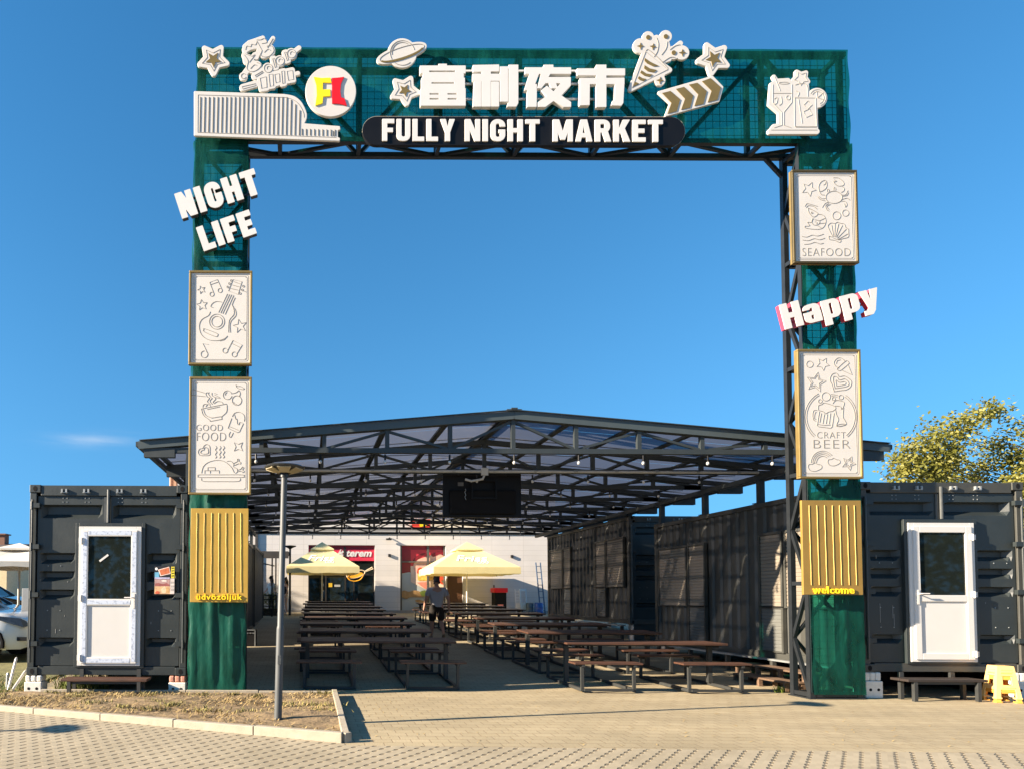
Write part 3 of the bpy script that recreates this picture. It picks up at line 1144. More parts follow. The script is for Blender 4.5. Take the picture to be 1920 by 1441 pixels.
for q in ([(585, 458), (635, 445), (640, 530), (598, 538)], [(655, 428), (687, 424), (692, 518), (665, 522)], [(702, 428), (740, 420), (743, 486), (712, 494)],
          [(757, 403), (780, 398), (783, 496), (766, 500)], [(800, 403), (845, 394), (853, 466), (812, 474)], [(442, 525), (550, 500), (553, 515), (448, 543)],
          [(685, 302), (700, 298), (718, 368), (705, 372)], [(780, 252), (795, 248), (813, 312), (801, 316)], [(545, 435), (605, 400), (612, 410), (552, 447)]):
    L.append((q, True))
L += [(spl([(585, 260), (610, 285), (660, 280), (695, 240), (680, 200), (640, 200)]), False), (spl([(560, 160), (590, 215), (600, 240), (580, 285)]), False),
      (spl([(560, 150), (590, 150), (620, 140), (640, 170), (600, 180)]), False), (spl([(620, 250), (650, 225), (670, 235)]), False), ([(645, 215), (690, 140)], False),
      (spl([(470, 230), (480, 200), (510, 205), (520, 185), (550, 190), (560, 165)]), False),
      (spl([(460, 270), (490, 320), (480, 380), (520, 405), (570, 385), (595, 350), (560, 330)]), False), (spl([(470, 262), (520, 280), (545, 270), (500, 330)]), False),
      (spl([(510, 380), (540, 350), (560, 355)]), False), (circ(455, 440, 20, a0=20, a1=320), False)]
rel(t, L, zl, r=0.0042)

# striped panel with a rounded shoulder
outline = [(64, 565), (780, 588)] + spl([(780, 588), (860, 605), (915, 650), (950, 720), (956, 770), (935, 822)], k=6) + [(1222, 845), (1224, 862), (1205, 870), (1205, 930), (1222, 938), (1220, 952), (64, 910)]
t = cutout('striped_sign', 'long white sign with vertical grooves and a rounded shoulder at left of the header', [('p', outline, 3)], zl)
L = []
for i in range(25):
    x = 105 + 34.5 * i
    if x < 905:
        top = 598 if x < 790 else 598 + (x - 790) ** 1.55 / 13.5
        L.append(([(x + 6, top + 10), (x, 885 + i * 1.2)], False))
for i in range(9):
    x = 922 + 33 * i
    L.append(([(x, 862 + i), (x, 912 + i)], False))
L += [([(1172, 880), (1172, 920)], False)]
rel(t, L, zl, r=0.0075, name='groove', m=mat('slot_grey', (0.13, 0.12, 0.10), 0.7))
rel(t, [([(90, 590), (785, 610)], False), (spl([(785, 610), (850, 628), (900, 670), (932, 730), (938, 770)]), False), ([(90, 592), (88, 890), (1195, 930)], False)], zl, r=0.004)

# round logo disc
lg = zl([(1153, 560)])[0]
t = cutout('logo_disc', 'round white disc sign with a yellow F and a red L', [('c', (1153, 560), 200)], zl, thick=0.05, Y=SG - .02)
t['category'] = 'logo sign'
mb = MB()
cut(mb, [zl([(1018, 446), (1080, 455), (1150, 452), (1158, 492), (1090, 490), (1088, 548), (1148, 545), (1150, 598), (1092, 602), (1086, 656), (1030, 674), (1042, 590), (1038, 510)])], SG - .034, 0.014, .002)
mb.build('letter', YELLOW, t)
mb = MB()
cut(mb, [zl([(1163, 455), (1210, 452), (1258, 446), (1234, 500), (1228, 560), (1236, 610), (1262, 618), (1280, 674), (1220, 660), (1164, 657)])], SG - .034, 0.014, .002)
mb.build('letter', RED, t)

# ringed planet
t = cutout('planet_sign', 'white ringed planet sign with a gold ring on top of the gate', [('c', (335, 212), 96), ('p', circ(332, 212, 165, 40, ry=42, rot=-18), 8)], zm_)
ring = circ(332, 214, 152, 30, a0=12, a1=172, ry=40, rot=-18)
ring2 = circ(332, 214, 140, 30, a0=172, a1=12, ry=26, rot=-18)
gold_shape(t, [ring + ring2], zm_)
rel(t, [(circ(335, 212, 82, a0=150, a1=345), False), (circ(335, 212, 70, a0=170, a1=300), False), (circ(332, 212, 155, 40, ry=36, rot=-18), True), (circ(335, 212, 82, a0=50, a1=125), False)], zm_, r=0.005)

# party popper
pp = [('c', (232, 125), 44), ('c', (370, 118), 46), ('c', (172, 192), 56), ('c', (270, 197), 50), ('c', (432, 245), 50), ('c', (498, 245), 54), ('l', [(430, 215), (485, 172)], 18),
      ('p', [(200, 175), (260, 135), (300, 120), (380, 150), (395, 210), (410, 260), (400, 300), (300, 330), (220, 240)], 12), ('p', [(205, 240), (400, 380), (97, 530)], 18), ('c', (325, 462), 40), ('l', [(300, 440), (330, 420)], 30)]
t = cutout('party_popper_sign', 'white party popper sign with gold confetti rising above the gate', pp, zr)
gold_shape(t, [circ(232, 125, 17, 16), circ(370, 118, 17, 16), circ(432, 245, 17, 16), star_pts(172, 193, 27, 9, 0, 4), star_pts(270, 197, 25, 9, 8, 4), star_pts(500, 245, 28, 10, 0, 4), star_pts(325, 462, 28, 10, 4, 4),
               [(205, 288), (252, 320), (315, 350), (270, 352), (222, 328), (203, 308)], [(203, 344), (245, 370), (298, 382), (278, 400), (228, 390), (200, 368)],
               [(178, 384), (218, 410), (266, 418), (242, 434), (200, 424), (170, 402)], [(160, 430), (188, 447), (216, 452), (196, 468), (165, 458), (151, 444)], [(130, 474), (160, 488), (116, 508)]], zr)
rel(t, [([(210, 238), (385, 378), (104, 522)], True), (spl([(212, 232), (235, 225), (310, 290), (385, 368)]), False), (spl([(295, 130), (310, 180), (300, 240), (275, 280)]), False), (spl([(380, 160), (370, 215), (335, 265)]), False),
        (spl([(480, 185), (440, 195), (400, 225)]), False), (spl([(440, 285), (400, 285), (340, 325)]), False)], zr, r=0.005)

# chevron arrow
t = cutout('arrow_sign', 'tilted white arrow sign with four gold chevrons', [('p', [(318, 555), (735, 436), (812, 515), (783, 622), (372, 736), (410, 640)], 6)], zr)
gold_shape(t, [[(342, 562), (405, 546), (482, 612), (455, 704), (384, 722), (414, 638)], [(450, 530), (512, 514), (584, 582), (560, 676), (490, 692), (520, 606)],
               [(552, 496), (616, 482), (690, 548), (664, 646), (594, 662), (624, 572)], [(654, 470), (720, 446), (800, 518), (774, 614), (698, 634), (728, 544)]], zr)

# drinks
dr = [('p', [(1195, 490), (1240, 460), (1330, 455), (1362, 490), (1362, 640), (1300, 715), (1300, 810), (1355, 832), (1195, 840), (1215, 815), (1258, 810), (1258, 715), (1182, 650)], 8),
      ('l', [(1190, 862), (1552, 862)], 20), ('p', [(1350, 600), (1545, 602), (1552, 840), (1290, 840), (1300, 700)], 8), ('c', (1555, 600), 76), ('p', star_pts(1428, 448, 62, 36, 95), 14), ('p', [(1370, 470), (1480, 480), (1490, 600), (1370, 600)], 6), ('l', [(1217, 434), (1240, 470)], 14)]
t = cutout('drinks_sign', 'white cutout sign of cocktail glasses with straw and fruit slice', dr, zr)
rel(t, [([(1205, 495), (1205, 640), (1275, 715), (1275, 815), (1215, 835)], False), ([(1355, 495), (1355, 635), (1292, 712), (1292, 815), (1350, 835)], False), ([(1205, 565), (1355, 565)], False), ([(1217, 430), (1262, 545)], False),
        (circ(1292, 485, 40, ry=8), True), ([(1375, 600), (1540, 602), (1548, 825), (1378, 825), (1375, 600)], False), ([(1405, 610), (1435, 800)], False), (circ(1480, 655, 32, 4), True), (circ(1480, 720, 36, 4, rot=20), True),
        (circ(1555, 600, 64, a0=-150, a1=70), False), (circ(1555, 600, 48, a0=-150, a1=70), False), ([(1555, 600), (1600, 560)], False), ([(1555, 600), (1615, 620)], False), ([(1555, 600), (1545, 545)], False), (star_pts(1428, 448, 56, 32, 95), True),
        (spl([(1380, 500), (1420, 490), (1470, 500), (1480, 590)]), False), (spl([(1385, 545), (1410, 560), (1400, 590)]), False), (spl([(1215, 610), (1240, 600), (1235, 640), (1215, 655)]), False), (spl([(1270, 590), (1275, 640), (1255, 660)]), False),
        (circ(1325, 600, 16), True), ([(1190, 852), (1550, 852)], False), ([(1385, 830), (1545, 830)], False)], zr, r=0.0045, m=mat('faint_groove', (0.42, 0.38, 0.32), 0.7))

# four white characters on rails
c0 = W(980, 200, SG)
t = thing('character_sign', 'four bulky white Chinese characters on thin rails in the header centre', 'lettering', c0)
def character(shapes):
    mb = MB()
    cut(mb, silhouette(zm_.shapes(shapes), 0.6), SG - .03, 0.065, 0.003)
    mb.build('character', WHITE_CLEAN, t)
P_ = lambda *a: ('p', list(a), 0.5)
Bx = lambda x0, y0, x1, y1: ('p', [(x0, y0), (x1, y0), (x1, y1), (x0, y1)], 0.5)
N_ = lambda sh: ('-', sh)
character([Bx(578, 285, 632, 305), Bx(455, 297, 757, 346), Bx(474, 345, 744, 380), Bx(465, 378, 752, 450), Bx(458, 449, 757, 562),
           N_(Bx(515, 329, 690, 340)), N_(Bx(530, 407, 683, 417)), N_(Bx(517, 480, 580, 490)), N_(Bx(637, 480, 700, 490)), N_(Bx(517, 513, 580, 523)), N_(Bx(637, 513, 700, 523))])
character([P_((808, 293), (980, 290), (980, 333), (808, 337)), Bx(805, 352, 985, 397), Bx(866, 292, 925, 568), P_((815, 400), (866, 400), (860, 568), (808, 568)), P_((930, 404), (980, 404), (980, 568), (932, 568)),
           N_(Bx(861, 402, 865, 568)), N_(Bx(926, 402, 930, 568)), Bx(988, 303, 1040, 535), P_((1047, 291), (1108, 291), (1108, 545), (1095, 568), (1035, 568), (1040, 545), (1047, 540))])
character([Bx(1280, 291, 1342, 312), Bx(1155, 309, 1460, 350), P_((1185, 350), (1246, 350), (1205, 462), (1150, 458)), P_((1172, 430), (1232, 420), (1230, 570), (1168, 570)),
           P_((1262, 350), (1322, 350), (1308, 374), (1458, 374), (1458, 428), (1395, 495), (1460, 540), (1460, 570), (1412, 570), (1345, 530), (1290, 570), (1242, 570), (1242, 540), (1300, 498), (1262, 462), (1300, 432), (1345, 470), (1395, 412), (1290, 412), (1262, 446), (1238, 446)),
           P_((1308, 404), (1355, 404), (1372, 446), (1330, 446))])
character([Bx(1630, 291, 1695, 571), Bx(1503, 316, 1820, 360), P_((1520, 381), (1816, 378), (1816, 418), (1585, 418), (1583, 558), (1520, 560)), P_((1756, 400), (1816, 400), (1808, 545), (1795, 562), (1730, 560), (1738, 532), (1752, 528))])
mb = MB()
for y in (333, 420, 521):
    a, b = zm_([(640, y), (1660, y)])
    mb.bar(W(*a, SG + .085), W(*b, SG + .085), 0.02, 0.028)
mb.build('mounting_rail', WHITE, t)


# ------------------------------------------------------------------ block capitals
def rrect(x0, y0, x1, y1, r):
    return circ(x1 - r, y0 + r, r, 8, -90, 0) + circ(x1 - r, y1 - r, r, 8, 0, 90) + circ(x0 + r, y1 - r, r, 8, 90, 180) + circ(x0 + r, y0 + r, r, 8, 180, 270)
def glyph(ch, s):
    b = lambda x0, y0, x1, y1: ('p', [(x0, y0), (x1, y0), (x1, y1), (x0, y1)], 0)
    p = lambda *a: ('p', list(a), 0)
    q = lambda *a: ('p', rrect(*a), 0)
    no = lambda a: ('-', a)
    t = s * 0.86
    if ch == 'F': return 54, [b(0, 0, s, 100), b(0, 0, 54, t), b(0, 41, 48, 41 + t)]
    if ch == 'E': return 54, [b(0, 0, s, 100), b(0, 0, 54, t), b(0, 50 - t / 2, 49, 50 + t / 2), b(0, 100 - t, 54, 100)]
    if ch == 'L': return 52, [b(0, 0, s, 100), b(0, 100 - t, 52, 100)]
    if ch == 'I': return s, [b(0, 0, s, 100)]
    if ch == 'T': return 60, [b(0, 0, 60, t), b(30 - s / 2, 0, 30 + s / 2, 100)]
    if ch == 'H': return 64, [b(0, 0, s, 100), b(64 - s, 0, 64, 100), b(0, 50 - t / 2, 64, 50 + t / 2)]
    if ch == 'U': return 62, [q(0, -40, 62, 100, 28), no(q(s, -60, 62 - s, 100 - t, 31 - s - .1)), no(b(-5, -70, 70, 0))]
    if ch == 'N': return 64, [b(0, 0, s * .9, 100), b(64 - s * .9, 0, 64, 100), p((0, 0), (s * 1.05, 0), (64, 100), (64 - s * 1.05, 100))]
    if ch == 'Y': return 66, [p((0, 0), (s * 1.12, 0), (33, 36), (66 - s * 1.12, 0), (66, 0), (33 + s / 2, 60), (33 + s / 2, 100), (33 - s / 2, 100), (33 - s / 2, 60))]
    if ch == 'M': return 82, [b(0, 0, s * .9, 100), b(82 - s * .9, 0, 82, 100), p((0, 0), (s * 1.15, 0), (41, 55), (82 - s * 1.15, 0), (82, 0), (50, 92), (32, 92))]
    if ch == 'A': return 70, [p((22, 0), (48, 0), (70, 100), (70 - s, 100), (44, 81), (26, 81), (s, 100), (0, 100)), no(p((35, 26), (40.5, 62), (29.5, 62)))]
    if ch == 'R': return 66, [b(0, 0, s, 100), q(-30, 0, 62, 59, 26), no(q(s, t, 62 - s, 59 - t, 5)), no(b(-40, -5, 0, 105)), p((26, 50), (52, 50), (67, 100), (67 - s * 1.1, 100))]
    if ch == 'K': return 68, [b(0, 0, s, 100), p((s * .7, 58), (39, 0), (67, 0), (32, 66)), p((26, 46), (44, 34), (69, 100), (42, 100))]
    if ch == 'G': return 62, [q(0, 0, 62, 100, 29), no(q(s, t, 62 - s, 100 - t, 31 - s - .1)), no(b(40, 33, 70, 47)), b(34, 47, 62, 47 + t * .8), b(62 - s, 47, 62, 76)]
    if ch == 'a': return 56, [q(0, 27, 56, 100, 20), b(56 - s, 60, 57, 100), no(q(s * .95, 27 + t * .75, 56 - s, 56, 4)), no(q(s * .95, 70, 56 - s, 87, 4)), no(b(-4, 48, s * .97, 57))]
    if ch == 'p': return 58, [q(0, 27, 58, 100, 20), b(0, 27, s, 126), no(q(s, 27 + t * .72, 58 - s, 100 - t * .72, 4))]
    if ch == 'y': return 62, [p((0, 28), (s * 1.05, 28), (32, 72), (62 - s * 1.05, 28), (62, 28), (40, 112), (30, 126), (4, 126), (4, 107), (15, 106), (20, 97))]
GL = {}
def block_word(mb, s, to_px, Y, thick, stroke, gap=7, grow=0.0, bevel=0.0):
    """to_px(x, y) maps x in 0..1 across the word and y in 0..1 down the capitals to a pixel"""
    adv, items = 0, []
    for ch in s:
        k = (ch, stroke, grow)
        if k not in GL:
            w_, sh = glyph(ch, stroke)
            GL[k] = (w_, silhouette(sh, 1.6, grow))
        items.append((adv, GL[k][1]))
        adv += GL[k][0] + gap
    tot = adv - gap
    for a, lps in items:
        cut(mb, [[to_px((x + a) / tot, y / 100) for x, y in lp] for lp in lps], Y, thick, bevel)
    return mb

# name board
a, b = W(680, 246, SG), W(1284, 246, SG)
t = thing('name_board', 'black rounded name board with white capitals FULLY NIGHT MARKET', 'name board', ((a.x + b.x) / 2, SG, W(980, 273, SG).z))
rad = 26.5
mb = MB()
cut(mb, [circ(680 + rad, 245.5, rad, 20, 90, 270) + circ(1284 - rad, 246.5, rad, 20, -90, 90)], SG, 0.06, .004)
mb.build('board', BLACK, t)
mb = MB()
lo_ = circ(680 + rad, 245.5, rad + .8, 20, 90, 270) + circ(1284 - rad, 246.5, rad + .8, 20, -90, 90)
cut(mb, [lo_], SG + .04, 0.035, 0)
mb.build('edge_trim', SIGN_EDGE, t)
for w_, x0, x1 in (('FULLY', 717, 853), ('NIGHT', 872, 1012), ('MARKET', 1037, 1243)):
    mb = MB()
    block_word(mb, w_, lambda u, v, x0=x0, x1=x1: (x0 + (x1 - x0) * u, 224 + 41 * v + (x0 + (x1 - x0) * u - 960) * .0035), SG - .02, 0.02, 22, 11, 0, .002)
    mb.build('word', WHITE_CLEAN, t)

# tilted words
def word(name, label, s, c, wpx, hpx, deg, side, stroke, gap):
    c0 = W(*c, SG)
    t = thing(name, label, 'word sign', c0)
    k = SG / F
    ca, sa = math.cos(R(deg)), math.sin(R(deg))
    def to_px(u, v):
        x, y = (u - .5) * wpx, (v - .5) * hpx
        return (c[0] + x * ca + y * sa, c[1] - x * sa + y * ca)
    mb = MB()
    block_word(mb, s, to_px, SG - .02, 0.012, stroke, gap)
    mb.build('letter_faces', WHITE_CLEAN, t)
    mb = MB()
    block_word(mb, s, to_px, SG - .008, 0.085, stroke, gap, -0.5)
    mb.build('letter_sides', side, t)
    mb = MB()
    q = Vector((ca, 0, sa)) * (wpx * k * .42)
    up = Vector((-sa, 0, ca)) * (hpx * k * .25)
    for s_ in (-1, 1):
        p = Vector((c0.x, SG + .09, c0.z)) + up * s_
        mb.bar(p - q, p + q, 0.025)
    mb.build('mounting_rail', GATE_STEEL, t)
word('word_sign', 'tilted white word NIGHT on the left gate pillar', 'NIGHT', (408.5, 363), 157, 49, 18, SHADED_EDGE, 27, 10)
word('word_sign', 'tilted white word LIFE below the word NIGHT', 'LIFE', (424.4, 432.2), 105, 47, 19, SHADED_EDGE, 27, 9)
word('word_sign', 'tilted white word Happy with red edges on the right pillar', 'Happy', (1557, 572), 186, 48, 14.3, REDSIDE, 24, 7)

# picture panels
def panel(name, label, corners, zoom, lines, texts=(), r=0.0042, rim=GOLD_DARK):
    P = [W(*c, SG - .02) for c in corners]
    x0, x1 = (P[0].x + P[3].x) / 2, (P[1].x + P[2].x) / 2
    z1, z0 = (P[0].z + P[1].z) / 2, (P[2].z + P[3].z) / 2
    Y = SG - .02
    t = thing(name, label, 'panel', ((x0 + x1) / 2, Y, z0), 'white picture panels on the gate pillars')
    mb = MB()
    mb.box(x0 + .004, x1 - .004, Y + .025, Y + .06, z0 + .004, z1 - .004)
    mb.build('backing_box', GOLD_DARK, t)
    mb = MB()
    w_ = 0.032
    mb.box(x0, x1, Y - .02, Y + .024, z1 - w_, z1)
    mb.box(x0, x1, Y - .02, Y + .024, z0, z0 + w_)
    mb.box(x0, x0 + w_, Y - .02, Y + .024, z0 + w_, z1 - w_)
    mb.box(x1 - w_, x1, Y - .02, Y + .024, z0 + w_, z1 - w_)
    mb.build('frame', rim, t, bevel=.006)
    mb = MB()
    mb.box(x0 + w_, x1 - w_, Y, Y + .024, z0 + w_, z1 - w_)
    mb.build('board', WHITE, t)
    mb = MB()
    k = w_ + .028
    rr = .02
    relc = []
    for kx in (k, k + .022):
        pts = [(x0 + kx, Y, z0 + kx + rr), (x0 + kx, Y, z1 - kx - rr), (x0 + kx + rr, Y, z1 - kx), (x1 - kx - rr, Y, z1 - kx), (x1 - kx, Y, z1 - kx - rr), (x1 - kx, Y, z0 + kx + rr), (x1 - kx - rr, Y, z0 + kx), (x0 + kx + rr, Y, z0 + kx)]
        mb.tube(pts, 0.003, 6, closed=True)
    for px_, pz_ in ((x0 + .1, z0 + .09), (x1 - .1, z0 + .09), (x0 + .1, z1 - .09), (x1 - .1, z1 - .09)):
        mb.lathe([(.008, 0), (.008, -.004)], (px_, Y, pz_), 8, 'y')
    relief(mb, [(zoom(p), c) for p, c in lines], Y, r)
    for s, bx in texts:
        a, b = zoom([(bx[0], bx[1]), (bx[2], bx[3])])
        text_box(mb, s, (a[0], a[1], b[0], b[1]), Y - .003, .006, offset=-0.024, spacing=1.1)
    mb.build('line_relief', GROOVE, t)
    return t
def note(x, y, k=1.0, double=False):
    if not double:
        return [(circ(x, y, 24 * k, a0=-60, a1=260), False), ([(x + 12 * k, y - 22 * k), (x - 12 * k, y - 90 * k), (x + 28 * k, y - 96 * k)], False)]
    return []
zg = Zoom(310, 300, 3.6)
gl = [(star_pts(243, 877, 28, 13, 250), True), (star_pts(247, 980, 38, 18, 262), True), (star_pts(503, 1122, 48, 20, 258), True),
      (circ(347, 1092, 51), True), (circ(347, 1092, 36), True),
      (spl([(322, 997), (305, 990), (318, 968), (345, 956), (380, 960)]), False),
      (spl([(302, 1025), (290, 1050), (245, 1078), (228, 1120), (240, 1175), (285, 1212), (345, 1220), (395, 1208), (418, 1188)]), False), ([(365, 1222), (395, 1215), (417, 1192)], False),
      (spl([(470, 930), (450, 980), (470, 1010), (475, 1050), (445, 1085), (435, 1115), (438, 1165)]), False), (spl([(455, 985), (462, 1040), (430, 1085), (425, 1165)]), False),
      ([(418, 905), (358, 1030)], False), ([(432, 908), (372, 1035)], False), ([(446, 910), (386, 1038)], False), ([(460, 915), (402, 1044)], False),
      ([(455, 808), (516, 822), (490, 908), (425, 885)], True), ([(462, 822), (505, 838)], False), ([(452, 845), (500, 858)], False), ([(440, 868), (492, 880)], False),
      (circ(445, 815, 7, 8), True), (circ(432, 835, 7, 8), True), (circ(420, 858, 7, 8), True), (circ(526, 853, 7, 8), True), (circ(518, 878, 7, 8), True), (circ(503, 902, 7, 8), True), ([(525, 885), (545, 892)], False),
      (spl([(265, 1140), (345, 1170), (352, 1185), (335, 1192), (262, 1160), (258, 1145)], True), True),
      (circ(313, 907, 14, a0=-30, a1=290), False), (circ(368, 882, 14, a0=-30, a1=290), False), ([(325, 900), (298, 828), (350, 808), (380, 875)], False), ([(303, 843), (355, 825)], False),
      (circ(262, 1312, 23, a0=-50, a1=270), False), ([(282, 1302), (252, 1240), (290, 1246)], False),
      (circ(403, 1287, 17, a0=-30, a1=290), False), (circ(465, 1313, 17, a0=-30, a1=290), False), ([(420, 1285), (455, 1218), (518, 1250), (482, 1308)], False), ([(447, 1238), (508, 1268)], False)]
panel('picture_panel', 'white panel with an engraved guitar and music notes', [(355.3, 507.8), (474.4, 508.9), (471, 685), (353, 684)], zg, gl)
zf = Zoom(330, 680, 5.147)
fl = [([(160, 255), (275, 288)], False), ([(150, 308), (280, 322)], False), ([(370, 305), (420, 330)], False), ([(375, 330), (425, 338)], False),
      (spl([(300, 282), (285, 295), (300, 325), (320, 335), (300, 370), (330, 395)]), False), (spl([(318, 280), (310, 295), (330, 325), (345, 338), (325, 365), (350, 398)]), False), (spl([(345, 285), (345, 310), (365, 325), (380, 345), (355, 375), (370, 390)]), False), (spl([(370, 290), (395, 300)]), False),
      (spl([(255, 425), (265, 400), (290, 395), (300, 410)]), False), (spl([(285, 420), (300, 398), (320, 400), (330, 415)]), False), (spl([(370, 385), (400, 368), (440, 375), (450, 390)]), False),
      ([(243, 440), (485, 392), (490, 410)], False), ([(300, 445), (420, 420)], False), (spl([(243, 440), (262, 500), (320, 545), (328, 560)]), False), (spl([(490, 410), (485, 470), (440, 515), (445, 540)]), False), ([(328, 560), (445, 538)], False), (spl([(262, 445), (285, 500), (340, 525)]), False), ([(340, 528), (440, 512)], False),
      (circ(495, 308, 42, a0=10, a1=330), False), (circ(585, 360, 46), True), (circ(500, 305, 26, a0=170, a1=250), False), (circ(582, 362, 32, a0=90, a1=160), False), (spl([(530, 295), (575, 285), (605, 262)]), False), (spl([(605, 262), (617, 290), (608, 325)]), False),
      (spl([(575, 212), (590, 240), (640, 255), (655, 245), (620, 225), (595, 225), (575, 212)]), False),
      ([(535, 530), (500, 625)], False), (spl([(540, 515), (565, 480), (610, 472), (650, 495), (660, 530), (655, 560)]), False), ([(648, 580), (610, 662), (590, 668), (500, 625)], False), (spl([(562, 495), (575, 540), (585, 535), (590, 580), (605, 592), (612, 570), (640, 575)]), False), ([(520, 612), (600, 645)], False),
      (spl([(522, 660), (508, 695), (525, 715), (550, 670)]), False),
      (spl([(270, 795), (295, 782), (322, 800), (325, 850), (322, 885), (270, 890), (225, 885), (213, 850), (230, 825), (255, 820)], True), True), (spl([(275, 815), (300, 815), (308, 840), (305, 870), (260, 875), (235, 860), (250, 840), (265, 838)], True), True),
      (star_pts(600, 805, 58, 24, 45, 4), True),
      (spl([(375, 935 + 140), (0, 0)][:1] + [(250, 1060)]), False) if False else (spl([(245, 1060), (260, 1000), (310, 955), (395, 935), (470, 950), (530, 1000), (560, 1055)]), False),
      ([(275, 1062), (275, 1035), (415, 1035), (415, 1062)], False), ([(328, 1035), (328, 1062)], False), ([(305, 1030), (305, 1005), (375, 1005), (375, 1030)], False),
      (spl([(225, 1075), (430, 1075), (640, 1075), (652, 1088), (640, 1100), (430, 1100), (225, 1100), (213, 1088)], True, 3), True), (spl([(245, 1108), (262, 1138), (430, 1140), (600, 1138), (618, 1108)], k=3), False),
      (spl([(490, 945), (530, 945), (555, 975), (550, 995)]), False), (spl([(555, 1005), (585, 1015), (590, 1045), (570, 1062)]), False), (spl([(555, 965), (590, 945), (590, 925), (605, 925), (605, 945), (622, 955), (618, 972), (600, 968), (565, 985)]), False), (spl([(590, 1030), (620, 1022), (640, 1000), (652, 1010), (640, 1028), (655, 1040), (645, 1055), (625, 1040), (595, 1045)]), False)]
for x in (385, 425, 460):
    fl.append((spl([(x - 3, 798), (x + 6, 815), (x - 8, 835), (x + 7, 855), (x - 8, 880), (x + 5, 900), (x - 8, 915)]), False))
fl = [f for f in fl if len(f[0]) > 1]
panel('picture_panel', 'white panel engraved GOOD FOOD with noodles and roast on a platter', [(355.8, 706.2), (471.4, 707.2), (471.8, 926.4), (353.3, 926.4)], zf, fl, [('GOOD', (195, 592, 448, 650)), ('FOOD', (200, 668, 480, 748))])
zs_ = Zoom(1440, 300, 4.0045)
sl = [(star_pts(305, 220, 56, 27, 80), True), (circ(493, 282, 62, ry=46), True),
      (spl([(385, 240), (378, 205), (395, 168), (430, 155), (440, 185), (432, 215), (405, 235), (385, 240)]), False), ([(415, 190), (428, 182), (432, 165)], False),
      (spl([(488, 135), (530, 138), (562, 165), (565, 190), (530, 198), (500, 180), (490, 160)]), False), ([(492, 168), (515, 160), (495, 150)], False),
      (spl([(555, 200), (570, 215), (565, 235), (548, 245)]), False), (spl([(388, 245), (400, 262), (425, 265)]), False), (circ(450, 228, 7, 10, a0=-180, a1=0), False), ([(443, 228), (443, 240)], False), ([(457, 228), (457, 238)], False), (circ(498, 215, 7, 10, a0=-180, a1=0), False), ([(491, 215), (491, 230)], False), ([(505, 215), (505, 230)], False),
      (spl([(372, 280), (395, 300), (428, 308)]), False), (spl([(380, 275), (405, 292), (432, 290)]), False), (spl([(450, 318), (425, 330), (405, 358)]), False), (spl([(455, 328), (430, 345), (440, 375), (458, 385)]), False), (spl([(468, 335), (440, 350), (455, 372)]), False),
      (spl([(552, 265), (580, 262), (598, 230)]), False), (spl([(555, 275), (590, 268), (600, 245)]), False), (spl([(548, 300), (590, 288), (612, 302)]), False), (spl([(545, 310), (580, 315), (590, 340), (578, 355), (572, 330)]), False),
      (circ(513, 420, 30), True), (circ(580, 400, 24), True),
      (spl([(275, 350), (290, 330), (320, 335), (370, 350)]), False), (spl([(285, 360), (300, 345), (340, 350), (365, 370)]), False), (spl([(300, 360), (305, 395), (340, 430), (372, 405), (340, 380), (305, 365)]), False), (circ(328, 398, 6, 8), True),
      (spl([(370, 408), (415, 418), (432, 460), (415, 505), (375, 522), (290, 515), (275, 500), (310, 495), (295, 470), (325, 470), (330, 440)]), False), (spl([(340, 440), (325, 465), (345, 490), (375, 485), (385, 460), (350, 450)]), False), (spl([(350, 465), (365, 470), (362, 482)]), False), ([(378, 460), (425, 440)], False), ([(382, 480), (428, 475)], False), ([(372, 495), (400, 512)], False),
      (spl([(255, 575), (290, 580), (330, 565), (370, 572), (415, 558)]), False), (spl([(258, 602), (300, 607), (345, 592), (385, 600), (425, 588)]), False), (spl([(270, 635), (310, 632), (350, 620), (390, 632), (415, 625)]), False),
      (spl([(485, 580), (455, 520), (448, 495), (470, 475), (500, 478), (520, 468), (545, 478), (570, 482), (580, 505), (600, 520), (602, 545), (600, 580), (560, 592), (525, 600), (490, 588)]), False),
      ([(490, 575), (475, 490)], False), ([(498, 578), (500, 482)], False), ([(505, 580), (528, 480)], False), ([(512, 582), (556, 492)], False), ([(518, 590), (585, 520)], False), ([(525, 597), (598, 555)], False), (spl([(480, 580), (455, 575), (460, 598), (500, 605), (535, 620), (545, 605), (528, 600)]), False)]
panel('picture_panel', 'white panel engraved SEAFOOD with crab, shrimp and shell', [(1483, 319.5), (1605.3, 320), (1609.8, 494.3), (1487.4, 494.8)], zs_, sl, [('SEAFOOD', (258, 664, 617, 720))], rim=mat('dark_olive_gold', (0.10, 0.075, 0.03), 0.4, 0.4))
zb = Zoom(1440, 630, 4.805)
cl = lambda x, y, k=1: spl([(x - 60 * k, y), (x - 55 * k, y - 25 * k), (x - 25 * k, y - 30 * k), (x, y - 42 * k), (x + 25 * k, y - 28 * k), (x + 55 * k, y - 22 * k), (x + 60 * k, y + 5 * k), (x + 30 * k, y + 25 * k), (x - 5 * k, y + 35 * k), (x - 40 * k, y + 28 * k)], True)
